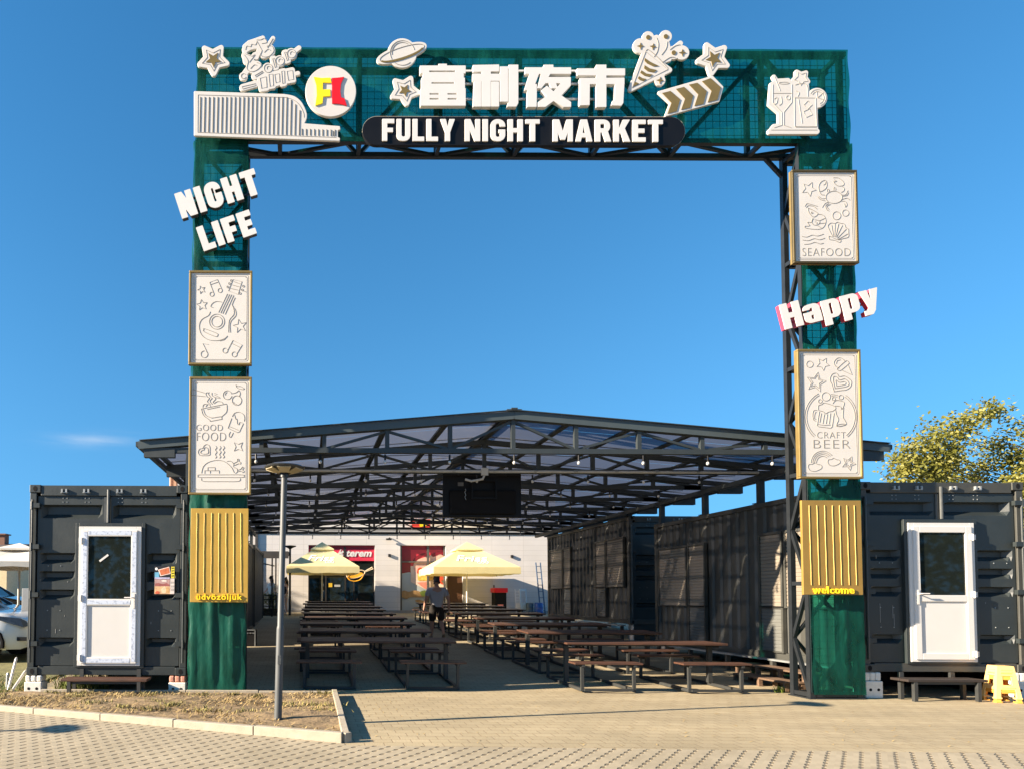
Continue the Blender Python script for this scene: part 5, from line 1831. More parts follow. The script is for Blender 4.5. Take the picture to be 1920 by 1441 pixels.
# ------------------------------------------------------------------ market canopy
TY = [10.8 + 1.75 * i for i in range(9)]
RX = W(963, 765, 10.75).x                   # ridge
HALF = 6.01
Z_R, Z_E, Z_B = 4.438, 3.925, 3.880         # ridge, eave, bottom chord (centre lines)
def ztop(x): return Z_R - (Z_R - Z_E) * abs(x - RX) / HALF
can = thing('market_canopy', 'large gabled canopy of dark steel trusses over the market tables', 'canopy', (RX, 10.8, 0))
PITCH = 1.026
for i, y in enumerate(TY):
    mb = MB()
    w = .08
    for s in (-1, 1):
        mb.bar((RX, y, Z_R), (RX + s * HALF, y, Z_E), w, .09)
        mb.bar((RX + s * HALF * .985, y, Z_E - .06), (RX + s * (HALF - 1.25), y, Z_B), .08)
    mb.bar((RX - HALF + .9, y, Z_B), (RX + HALF - .9, y, Z_B), .08, .08)
    nv = 5
    for k in range(-nv, nv + 1):
        x = RX + k * PITCH
        zt = ztop(x)
        if zt - Z_B > .12:
            mb.bar((x, y, Z_B + .03), (x, y, zt - .03), .065, .065, up=(0, 1, 0))
    for s in (-1, 1):
        for k in range(nv):
            xa, xb = RX + s * k * PITCH, RX + s * (k + 1) * PITCH
            if k % 2 == 0:
                mb.bar((xa, y + .005, ztop(xa) - .06), (xb, y + .005, Z_B + .03), .04)
            else:
                mb.bar((xa, y + .005, Z_B + .03), (xb, y + .005, ztop(xb) - .06), .04)
        xe = RX + s * HALF
        mb.box(min(xe, xe - s * .5), max(xe, xe - s * .5), y - .05, y + .05, Z_E - .17, Z_E - .02)
    mb.build('truss', STEEL, can)
# purlins under the sheets
for k in range(-5, 6):
    x = RX + k * PITCH
    mb = MB()
    mb.box(x - .05, x + .05, 10.74, 24.92, ztop(x) + .048, ztop(x) + .085)
    mb.build('purlin', STEEL, can)
for s in (-1, 1):
    mb = MB()
    x = RX + s * (HALF - .06)
    mb.box(x - .05, x + .05, 10.74, 24.92, Z_E + .048, Z_E + .085)
    mb.build('purlin', STEEL, can)
def poly_mat():
    m, n, l, b = nodes('smoked_polycarbonate')
    b.inputs['Base Color'].default_value = (0.10, 0.10, 0.125, 1)
    b.inputs['Roughness'].default_value = 0.22
    b.inputs['Specular IOR Level'].default_value = 0.9
    tc = n.new('ShaderNodeTexCoord')
    nz = n.new('ShaderNodeTexNoise')
    nz.inputs['Scale'].default_value = 1.2
    nz.inputs['Detail'].default_value = 5
    mp = n.new('ShaderNodeMapping')
    mp.inputs['Scale'].default_value = (0.5, 2.2, 1)
    l.new(tc.outputs['Object'], mp.inputs['Vector'])
    l.new(mp.outputs[0], nz.inputs['Vector'])
    tr = n.new('ShaderNodeBsdfTransparent')
    tr.inputs['Color'].default_value = (0.46, 0.47, 0.56, 1)
    mr = n.new('ShaderNodeMapRange')
    mr.inputs['From Min'].default_value = 0.3
    mr.inputs['From Max'].default_value = 0.7
    mr.inputs['To Min'].default_value = 0.88
    mr.inputs['To Max'].default_value = 0.95
    l.new(nz.outputs['Fac'], mr.inputs['Value'])
    tl = n.new('ShaderNodeBsdfTranslucent')
    tl.inputs['Color'].default_value = (0.145, 0.17, 0.235, 1)
    ms = n.new('ShaderNodeMixShader')
    ms.inputs[0].default_value = 0.45
    l.new(b.outputs[0], ms.inputs[1])
    l.new(tl.outputs[0], ms.inputs[2])
    mx = n.new('ShaderNodeMixShader')
    l.new(mr.outputs[0], mx.inputs[0])
    l.new(tr.outputs[0], mx.inputs[1])
    l.new(ms.outputs[0], mx.inputs[2])
    l.new(mx.outputs[0], n['Material Output'].inputs['Surface'])
    return m
POLY = poly_mat()
for s in (-1, 1):
    mb = MB()
    xe = RX + s * (HALF + .06)
    n_ = 16
    for j in range(n_):
        ya, yb = 10.71 + (24.95 - 10.71) * j / n_, 10.71 + (24.95 - 10.71) * (j + 1) / n_
        za, zb_ = Z_R + .092, Z_E + .088
        mb.add([(RX, ya, za), (xe, ya, zb_), (xe, yb - .01, zb_), (RX, yb - .01, za)], [(0, 1, 2, 3)])
    mb.build('roof_sheet', POLY, can)
    # battens over the sheet joints
    mb = MB()
    for j in range(0, n_ + 1, 2):
        y = 10.71 + (24.95 - 10.71) * j / n_
        mb.bar((RX, y, Z_R + .099), (xe, y, Z_E + .095), .05, .012)
    mb.build('roof_batten', STEEL, can)
    mb = MB()
    mb.bar((RX, 10.735, Z_R + .022), (xe + s * .03, 10.735, Z_E + .02), .02, .125)
    mb.build('fascia', mat('fascia_lit_grey', (0.058, 0.074, 0.078), 0.4, 0, 0.08, 5), can)  # same paint as the trusses, lightened: front lighting put into the colour
    mb = MB()
    mb.bar((xe + s * .03, 10.74, Z_E + .04), (xe + s * .03, 24.95, Z_E + .04), .08, .08)
    mb.build('gutter', STEEL, can)
mb = MB()
mb.bar((RX, 10.70, Z_R + .106), (RX, 24.95, Z_R + .106), .24, .016)
mb.box(RX - .05, RX + .05, 10.69, 10.8, Z_R + .114, Z_R + .135)
mb.build('ridge_cap', STEEL, can)
CXL, CXR = -1.92, 8.58
for X, nm in ((CXL, 'l'), (CXR, 'r')):
    mb = MB()
    mb.bar((X, 10.75, Z_B - .09), (X, 24.9, Z_B - .09), .09, .10)
    mb.build('eave_beam', STEEL, can)
    for y in TY:
        if y > 23.9:
            continue
        if X > 0:
            zb_ = ZBR + CH if y < 16.2 else (gz(y) if (y < 17.7 or y > 23.9) else 3.70)
        else:
            zb_ = ZB + CH if y < 16.2 else (ZB + .06 + CH if 17.0 < y < 23 else (ZB + .12 + CH if 23.1 < y < 27.6 else gz(y)))
        mb = MB()
        mb.box(X - .05, X + .05, y - .05, y + .05, zb_, Z_B - .14)
        mb.box(X - .10, X + .10, y - .10, y + .10, zb_, zb_ + .015)
        mb.build('column', STEEL, can)
# conduit pipe along the second truss
t = thing('conduit_pipe', 'pale grey conduit pipe running along the second truss above the screen', 'pipe', (RX, 12.51, Z_B))
a, b = W(432, 881, 12.51), W(1422, 884, 12.51)
mb = MB()
mb.tube([(a.x, 12.51, a.z), (b.x, 12.51, a.z)], .026, 10)
mb.build('pipe', mat('pale_pvc_pipe', (0.42, 0.43, 0.42), 0.5), t)
for i in range(13):
    x = a.x + (b.x - a.x) * (i + .5) / 13
    mb = MB()
    mb.lathe([(.034, -.03), (.034, .03)], (x, 12.51, a.z), 10, 'x')
    mb.build('pipe_clip', GALV, t)
q = W(908, 884, 12.51)
mb = MB()
mb.box(q.x - .06, q.x + .06, 12.45, 12.515, q.z - .07, q.z + .07)
mb.tube([(q.x, 12.48, q.z - .05), (q.x - .04, 12.46, q.z - .14), (q.x - .25, 12.47, q.z - .18), (q.x - .36, 12.51, q.z - .14)], .022, 8)
mb.build('junction_box', MATS['pale_pvc_pipe'], t)
# the screen hung with its back to the gate
a, b = W(832, 886, 12.71), W(980, 968, 12.71)
t = thing('hanging_screen', 'big black screen hung below the canopy with its back to the gate', 'screen', ((a.x + b.x) / 2, 12.78, b.z))
mb = MB()
mb.box(a.x, b.x, 12.78, 12.84, b.z, a.z)
mb.build('screen_body', BLACK, t, bevel=.01)
mb = MB()
mb.box(a.x + .12, b.x - .12, 12.71, 12.785, b.z + .05, b.z + (a.z - b.z) * .62)
mb.build('rear_housing', BLACK_MATT, t, bevel=.03)
mb = MB()
p0, p1 = W(884, 898, 12.68), W(932, 934, 12.68)
mb.box(p0.x, p1.x, 12.68, 12.715, p0.z - .03, p0.z)
mb.box(p0.x, p1.x, 12.68, 12.715, p1.z, p1.z + .03)
mb.box(p0.x, p0.x + .03, 12.68, 12.715, p1.z + .03, p0.z - .03)
mb.box(p1.x - .03, p1.x, 12.68, 12.715, p1.z + .03, p0.z - .03)
mb.build('wall_bracket', BLACK, t)
mb = MB()
for x in (a.x + .3, (a.x + b.x) / 2, b.x - .3):
    mb.bar((x, 12.78, a.z - .02), (x, 12.55, Z_B), .04)
mb.build('hanger', GATE_STEEL, t)
mb = MB()
p = W(866, 905, 12.68)
mb.box(p.x - .055, p.x + .055, 12.775, 12.78, p.z - .035, p.z + .035)
mb.build('rating_sticker', mat('grey_sticker', (0.12, 0.12, 0.12), 0.6), t)
mb = MB()
p = W(873, 925, 12.68)
mb.tube([(p.x + .012 * math.sin(k * 2.1), 12.70, p.z + .1 - .03 * k) for k in range(8)], .007, 6)
mb.build('cable', GALV, t)
# strings of light bulbs
BULB = mat('bulb_white', (0.50, 0.50, 0.48), 0.15)
def bulbs(label, y, n_, off):
    t = thing('bulb_string', label, 'light string', (RX, y - .06, Z_B - .2), 'strings of bulbs under the trusses')
    x0, x1 = RX - HALF + 1.3, RX + HALF - 1.3
    mb = MB()
    pts = [(x0 + (x1 - x0) * i / 60, y - .06, Z_B - .07 - .02 * abs(math.sin(i * .157 * 3))) for i in range(61)]
    mb.tube(pts, .006, 5)
    mb.build('cable', BLACK, t)
    for i in range(n_):
        x = x0 + (x1 - x0) * (i + off) / n_
        mb = MB()
        mb.tube([(x, y - .06, Z_B - .07), (x, y - .06, Z_B - .16)], .016, 7)
        s = mb.build('bulb_socket', BLACK, t)
        mb = MB()
        mb.ball((x, y - .06, Z_B - .195), .025, 10, 7, (1, 1, 1.2))
        mb.build('bulb', BULB, t, smooth=True)
ORD = ['first', 'second', 'third', 'fourth', 'fifth', 'sixth', 'seventh', 'eighth', 'ninth']
for i, y in enumerate(TY):
    bulbs('string of white bulbs under the %s truss from the gate' % ORD[i], y, 9, .5 if i % 2 == 0 else .35)
# ------------------------------------------------------------------ building at the back
BY = 31.8
BZ0 = gz(BY)
def wall_mat():
    m, n, l, b = nodes('pale_panel_wall')
    tc = n.new('ShaderNodeTexCoord')
    br = n.new('ShaderNodeTexBrick')
    br.offset = 0.0
    br.inputs['Scale'].default_value = 1
    br.inputs['Brick Width'].default_value = 1.5
    br.inputs['Row Height'].default_value = 0.25
    br.inputs['Mortar Size'].default_value = 0.006
    br.inputs['Color1'].default_value = (0.62, 0.585, 0.55, 1)
    br.inputs['Color2'].default_value = (0.58, 0.55, 0.515, 1)
    br.inputs['Mortar'].default_value = (0.45, 0.42, 0.39, 1)
    mp = n.new('ShaderNodeMapping')
    mp.inputs['Rotation'].default_value = (R(90), 0, 0)
    l.new(tc.outputs['Object'], mp.inputs['Vector'])
    l.new(mp.outputs[0], br.inputs['Vector'])
    nz = n.new('ShaderNodeTexNoise')
    nz.inputs['Scale'].default_value = 0.8
    nz.inputs['Detail'].default_value = 7
    l.new(tc.outputs['Object'], nz.inputs['Vector'])
    mr = n.new('ShaderNodeMapRange')
    mr.inputs['To Min'].default_value = 0.85
    mr.inputs['To Max'].default_value = 1.1
    l.new(nz.outputs['Fac'], mr.inputs['Value'])
    mx = n.new('ShaderNodeMix')
    mx.data_type = 'RGBA'
    mx.blend_type = 'MULTIPLY'
    mx.inputs[0].default_value = 1
    l.new(br.outputs['Color'], mx.inputs[6])
    l.new(mr.outputs[0], mx.inputs[7])
    l.new(mx.outputs[2], b.inputs['Base Color'])
    b.inputs['Roughness'].default_value = 0.7
    return m
WALLM = wall_mat()
bx = lambda p: W(p, 1118, BY).x
bz = lambda p: W(700, p, BY).z
bx0, bx1 = -6.2, 11.9
bld = thing('market_hall', 'long pale panelled market hall behind the courtyard with red signs', 'building', ((bx0 + bx1) / 2, BY, BZ0))
o1 = (bx(578), bx(703), bz(1147), bz(1021))
o2 = (bx(750.5), bx(836), bz(1147), bz(1021))
o3 = (bx(838.5), bx(868), bz(1147), bz(1073))
top = 7.6
mb = MB()
zs_l = [BZ0 - .3, o1[2], o3[3], o1[3], top]
xs_l = [bx0, o1[0], o1[1], o2[0], o2[1], o3[0], o3[1], bx1]
for i in range(len(xs_l) - 1):
    for j in range(len(zs_l) - 1):
        xm, zm = (xs_l[i] + xs_l[i + 1]) / 2, (zs_l[j] + zs_l[j + 1]) / 2
        if any(o[0] < xm < o[1] and o[2] < zm < o[3] for o in (o1, o2, o3)):
            continue
        x0, x1, z0, z1 = xs_l[i], xs_l[i + 1], zs_l[j], zs_l[j + 1]
        mb.add([(x0, BY, z0), (x1, BY, z0), (x1, BY, z1), (x0, BY, z1)], [(0, 1, 2, 3)])
for o in (o1, o2, o3):
    d = .28
    mb.add([(o[0], BY, o[2]), (o[0], BY + d, o[2]), (o[0], BY + d, o[3]), (o[0], BY, o[3])], [(0, 1, 2, 3)])
    mb.add([(o[1], BY, o[2]), (o[1], BY + d, o[2]), (o[1], BY + d, o[3]), (o[1], BY, o[3])], [(3, 2, 1, 0)])
    mb.add([(o[0], BY, o[3]), (o[1], BY, o[3]), (o[1], BY + d, o[3]), (o[0], BY + d, o[3])], [(0, 1, 2, 3)])
mb.add([(bx0, BY, BZ0 - .3), (bx0, BY + 14, BZ0 - .3), (bx0, BY + 14, top), (bx0, BY, top)], [(0, 1, 2, 3)])
mb.add([(bx1, BY, BZ0 - .3), (bx1, BY + 14, BZ0 - .3), (bx1, BY + 14, top), (bx1, BY, top)], [(3, 2, 1, 0)])
mb.build('wall', WALLM, bld)
mb = MB()
mb.box(bx0 - .1, bx1 + .1, BY - .12, BY + 14.1, top, top + .22)
mb.build('roof_edge', STEEL, bld)
mb = MB()
mb.box(bx0, bx1, BY - .05, BY - .002, bz(1000), bz(989))
mb.build('fascia_band', mat('fascia_band_grey', (0.30, 0.29, 0.28), 0.6), bld)
RECESS = BY + .20
DARKR = mat('dark_interior', (0.006, 0.006, 0.007), 0.5)
REDP = mat('poster_red', (0.55, 0.03, 0.05), 0.4, 0, 0.08, 3)
REDD = mat('deep_red', (0.22, 0.008, 0.018), 0.4, 0, 0.1, 3)
FRD = mat('window_frame_dark', (0.02, 0.018, 0.016), 0.5)
# shop front
mb = MB()
mb.box(o1[0], o1[1], RECESS + .02, RECESS + .06, o1[2], o1[3])
sf = mb.build('shop_window', DARKGLASS, bld)
mb = MB()
for x in (o1[0] + .03, bx(611), bx(648), bx(664), o1[1] - .03):
    mb.box(x - .035, x + .035, RECESS - .02, RECESS + .03, o1[2], bz(1051))
mb.box(o1[0], o1[1], RECESS - .025, RECESS + .03, bz(1078), bz(1074))
mb.build('frame', FRD, sf)
mb = MB()
mb.box(o1[0], o1[1], RECESS - .06, RECESS - .02, bz(1050), bz(1028.5))
sg = mb.build('shop_sign', mat('sign_red', (0.60, 0.035, 0.07), 0.4, 0, 0.04, 3), bld)
for s_, b_ in (('ét', (634, 1029, 644.5, 1041.5)), ('terem', (649, 1030.5, 697, 1042.5))):
    mb = MB()
    text_box(mb, s_, b_, RECESS - .085, .02, offset=.033, shear=.25)
    mb.build('lettering', WHITE_CLEAN, sg)
mb = MB()
mb.box(o1[0], o1[1], RECESS - .05, RECESS + .02, bz(1028), o1[3])
mb.build('sign_top', REDD, bld)
mb = MB()
for x in (bx(646.5),):
    mb.box(x - .05, x + .05, RECESS - .10, RECESS - .062, bz(1050), bz(1024))
mb.build('mullion', FRD, bld)
NEON = mat('neon_orange', (0.9, 0.42, 0.03), 0.4)
NEONW = mat('neon_cream', (0.75, 0.6, 0.4), 0.4)
Zk = Zoom(530, 1005, 10.667)
t = thing('frying_pan_sign', 'frying pan outline sign with orange food in the shop window', 'window sign', W(669, 1085, RECESS - .1))
def neon(lines, m, name, r=.022):
    mb = MB()
    relief(mb, [(Zk(p), c) for p, c in lines], RECESS - .10, r, 6)
    mb.build(name, m, t)
neon([(circ(1465, 750, 185, 30, ry=70, rot=-14), True), ([(1650, 690), (1790, 610), (1810, 640), (1660, 700)], True)], NEONW, 'pan_outline')
neon([(spl([(1290, 810), (1350, 870), (1450, 890), (1560, 850), (1630, 740)]), False), (circ(1450, 775, 150, 24, ry=40, rot=-14), True)], NEON, 'pan_body')
mb = MB()
cut(mb, [Zk(circ(1465, 770, 130, 20, ry=32, rot=-14))], RECESS - .11, .02)
mb.build('food', NEON, t)
def window_note(label, px0, py0, px1, py1, c):
    mb = MB()
    a, b = W(px0, py1, RECESS), W(px1, py0, RECESS)
    mb.box(a.x, b.x, RECESS + .005, RECESS + .018, a.z, b.z)
    return mb.build('window_notice', c, bld)
window_note('', 616, 1092, 623, 1099.5, mat('notice_yellow', (0.65, 0.42, 0.03), 0.5))
window_note('', 627, 1095, 638, 1099, mat('notice_grey', (0.4, 0.4, 0.38), 0.5))
window_note('', 603, 1093, 607, 1098, MATS['notice_grey'])
window_note('', 603, 1105, 607, 1108, MATS['notice_grey'])
# picture window
mb = MB()
mb.box(o2[0], o2[1], RECESS, RECESS + .06, o2[2], o2[3])
pw = mb.build('picture_window', mat('picture_shaded_grey', (0.38, 0.42, 0.42), 0.5, 0, 0.1, 2), bld)  # tree shadow over the lower picture is put into this grey-blue
Zp = Zoom(740, 1005, 8.727)
lay = [0]
def pic(name, pts, c):
    lay[0] += 1
    mb = MB()
    cut(mb, [Zp(pts)], RECESS - .004 * lay[0], .003)
    mb.build(name, c, pw)
SK = mat('picture_peach', (0.72, 0.42, 0.32), 0.5, 0, 0.18, 4)
pic('red_field', [(100, 150), (838, 150), (838, 600), (260, 590), (240, 580), (105, 605)], REDD)
pic('bright_red_field', [(262, 215), (838, 215), (838, 520), (800, 600), (262, 560)], REDP)
pic('pale_field', [(262, 480), (838, 480), (838, 870), (520, 870), (262, 740)], mat('picture_cream', (0.74, 0.56, 0.44), 0.5, 0, 0.15, 4))
pic('bun', spl([(320, 420), (420, 360), (600, 300), (690, 280), (790, 310), (830, 400), (700, 470), (540, 430), (540, 560), (330, 570)], True), SK)
pic('ribbon', spl([(300, 390), (360, 320), (480, 260), (540, 260), (420, 330), (350, 400)], True), MATS['deep_red'])
pic('ribbon', spl([(600, 300), (660, 260), (740, 240), (800, 300), (730, 290), (640, 330)], True), MATS['deep_red'])
pic('tomato', spl([(370, 560), (385, 520), (430, 505), (490, 540), (490, 600), (375, 605)], True), mat('picture_tomato', (0.62, 0.08, 0.03), 0.5))
pic('cheese', [(375, 610), (620, 600), (720, 590), (720, 690), (540, 720), (380, 715)], mat('picture_cheese', (0.85, 0.52, 0.10), 0.5, 0, 0.3, 9))
pic('meat', [(360, 750), (540, 740), (540, 860), (500, 855)], mat('picture_meat', (0.62, 0.22, 0.16), 0.5, 0, 0.2, 7))
pic('bacon', spl([(730, 600), (820, 600), (830, 700), (760, 720), (800, 780), (740, 760), (720, 680)], True), MATS['picture_tomato'])
pic('wooden_spoon', spl([(105, 920), (150, 880), (230, 900), (330, 880), (480, 920), (520, 970), (400, 990), (260, 990), (190, 1020), (120, 990)], True), mat('picture_wood', (0.40, 0.24, 0.10), 0.5, 0, 0.25, 6))
pic('herb', spl([(420, 900), (500, 880), (540, 930), (470, 980), (430, 950)], True), mat('picture_herb', (0.16, 0.22, 0.04), 0.5))
pic('wooden_spoon', [(300, 1160), (520, 1140), (520, 1160), (305, 1175)], MATS['picture_wood'])
pic('wooden_spoon', spl([(330, 1050), (400, 1030), (520, 1080), (520, 1105), (400, 1080)], True), MATS['picture_wood'])
mb = MB()
for x in (o2[0] + .04, bx(803.5), o2[1] - .03):
    mb.box(x - .055, x + .055, RECESS - .10, RECESS - .055, o2[2], o2[3])
mb.box(o2[0], o2[1], RECESS - .098, RECESS - .057, bz(1053), bz(1050.5))
mb.box(o2[0], o2[1], RECESS - .098, RECESS - .057, o2[2], bz(1143))
mb.build('frame', mat('window_frame_olive', (0.085, 0.08, 0.07), 0.5), pw)
# brown door
mb = MB()
mb.box(o3[0], o3[1], RECESS - .08, RECESS, o3[2], o3[3])
dr_ = mb.build('door', mat('brown_door', (0.09, 0.04, 0.018), 0.5, 0, 0.15, 3), bld)
mb = MB()
mb.box(o3[0] + .08, o3[0] + .12, RECESS - .12, RECESS - .08, bz(1120), bz(1112))
mb.build('handle', CHROME, dr_)
# long fascia sign above the canopy edge
mb = MB()
mb.box(bx(772), bx(806), BY - .14, BY - .055, bz(988), bz(973))
s1 = mb.build('fascia_sign', mat('fascia_red', (0.62, 0.05, 0.03), 0.4), bld)
mb = MB()
cut(mb, [spl([(787, 982), (790, 977.5), (794, 979.5), (797, 976.5), (801, 979), (800, 984), (794, 985), (788, 986)], True)], BY - .16, .018)
mb.build('emblem', YELLOW, s1)
mb = MB()
mb.box(bx(806) + .01, bx(966), BY - .14, BY - .055, bz(988), bz(973))
mb.build('fascia_sign', mat('fascia_cream', (0.75, 0.66, 0.52), 0.4), bld)
# little fixtures on the wall
for (x, y) in ((730, 1040), (960, 1041)):
    mb = MB()
    mb.box(bx(x - 2.3), bx(x + 2.3), BY - .09, BY - .003, bz(y + 2.5), bz(y - 2.5))
    mb.build('wall_box', FRD, bld)
mb = MB()
mb.box(bx(723), bx(733), BY - .30, BY - .12, bz(1012), bz(1009))
mb.bar((bx(728), BY - .2, bz(1009)), (bx(731), BY - .02, bz(1007)), .04)
mb.build('floodlight', FRD, bld)
mb = MB()
mb.box(bx(480), bx1, BY - .06, BY - .003, BZ0 - .1, BZ0 + .12)
mb.build('plinth', mat('plinth_grey', (0.30, 0.28, 0.26), 0.8), bld)
mb = MB()
mb.box(bx(478), bx(478) + .12, BY - .10, BY - .002, BZ0, top)
mb.build('downpipe', mat('downpipe_dark', (0.05, 0.045, 0.04), 0.5), bld)
# brick gable showing between the left container and the canopy
t = thing('brick_annex', 'reddish brick annex showing above the left container beside the canopy', 'building', (bx(330), BY + 1, BZ0))
mb = MB()
mb.box(bx(312), bx(352), BY + .4, BY + 5, BZ0 - .3, bz(884))
mb.build('wall', mat('annex_brick', (0.42, 0.27, 0.19), 0.85, 0, 0.15, 3), t)
mb = MB()
mb.tube([(bx(317), BY + .25, BZ0), (bx(317), BY + .25, bz(886))], .10, 10)
mb.build('downpipe', mat('copper_brown', (0.30, 0.13, 0.07), 0.5), t)
mb = MB()
mb.box(bx(310), bx(354), BY + .3, BY + 5.1, bz(884), bz(881))
mb.build('coping', STEEL, t)
# ------------------------------------------------------------------ picnic tables
def table_proto():
    t = thing('picnic_table', None, 'table', (0, 0, 0), 'picnic tables in two columns under the canopy')
    TL, H = 1.31, .74
    n_ = 5
    w = .72 / n_
    mb = MB()
    for k in range(n_):
        y = -.36 + k * w
        mb.box(-TL, TL, y + .004, y + w - .004, H - .032, H)
    mb.build('table_top', WOOD, t, bevel=.004)
    mb = MB()
    for x in (-1.2, 1.2):
        mb.box(x - .035, x + .035, -.035, .035, .06, H - .075)
        mb.box(x - .025, x + .025, -.33, .33, H - .074, H - .034)
    mb.box(-1.16, 1.16, -.022, .022, H - .074, H - .036)
    mb.build('table_frame', FRAME_STEEL, t)
    mb = MB()
    for s in (-1, 1):
        for x in (s * 1.24, s * .43):
            mb.box(x - .025, x + .025, -.82, .82, .008, .055)
        for y in (-.82, .82):
            mb.box(min(s * 1.215, s * .455), max(s * 1.215, s * .455), y - .022, y + .022, .012, .05)
    mb.build('floor_frame', FRAME_STEEL, t)
    for sx in (-1, 1):
        for sy in (-1, 1):
            mb = MB()
            for k in range(2):
                y = sy * .72 - .15 + k * .152
                mb.box(min(sx * .31, sx * 1.37), max(sx * .31, sx * 1.37), y, y + .147, .43, .458)
            b = mb.build('bench_seat', WOOD, t, bevel=.004)
            for x in (sx * 1.24, sx * .43):
                mb = MB()
                y = sy * .80
                mb.box(x - .022, x + .022, y - .022, y + .022, .055, .392)
                mb.box(x - .022, x + .022, sy * .72 - .14, sy * .72 + .14, .392, .429)
                mb.build('leg', FRAME_STEEL, b)
    return t
proto = table_proto()
rt = random.Random(4)
spots = [('left', i, 1.22, 11.64 + 1.9 * i) for i in range(9)] + [('right', i, 5.62, 11.36 + 2.05 * i) for i in range(8)]
NUM = ['first', 'second', 'third', 'fourth', 'fifth', 'sixth', 'seventh', 'eighth', 'ninth']
for q, (side, i, x, y) in enumerate(spots):
    o = proto if q == 0 else copy_tree(proto)
    o.location = (x + (rt.uniform(-.08, .08) if i else 0), y + (rt.uniform(-.06, .06) if i else 0), gz(y) + .0)
    o.rotation_euler = (math.atan(.036) if y > 11.5 else 0, 0, R(rt.uniform(-1.7, 1.7)))
    o['label'] = 'brown picnic table with benches, %s from the gate in the %s column' % (NUM[i], side)

# low wooden steps beside the right container
def low_step(label, x0, x1, ya, yb, h, legs):
    t = thing('low_step', label, 'step', ((x0 + x1) / 2, ya, gz(ya)), 'weathered wooden steps along the right container')
    n_ = 3
    w = (x1 - x0) / n_
    for k in range(n_):
        mb = MB()
        mb.box(x0 + k * w + .004, x0 + (k + 1) * w - .004, ya, yb, h - .03, h)
        mb.build('plank', OLDWOOD, t, bevel=.004)
    for i in range(legs):
        y = ya + .04 + (yb - ya - .08) * i / (legs - 1)
        for x in (x0 + .035, x1 - .035):
            mb = MB()
            mb.box(x - .03, x + .03, y - .03, y + .03, 0, h - .031)
            mb.build('leg', OLDWOOD, t)
low_step('higher weathered wooden step along the right container flank', 8.0, 8.34, 10.75, 12.5, .31, 4)
low_step('lower weathered wooden step in front of the higher one', 7.64, 7.97, 10.68, 12.0, .17, 3)
# weed by the step
mb = blades(60, lambda r: (7.58 + r.gauss(0, .03), 10.72 + r.gauss(0, .03), 0), .06, .14, (.3, 1.0), random.Random(9))
tag(mb.build('weed', mat('fresh_green', (0.20, 0.26, 0.04), 0.7)), 'small fresh green weed beside the right gate pillar', 'weed')

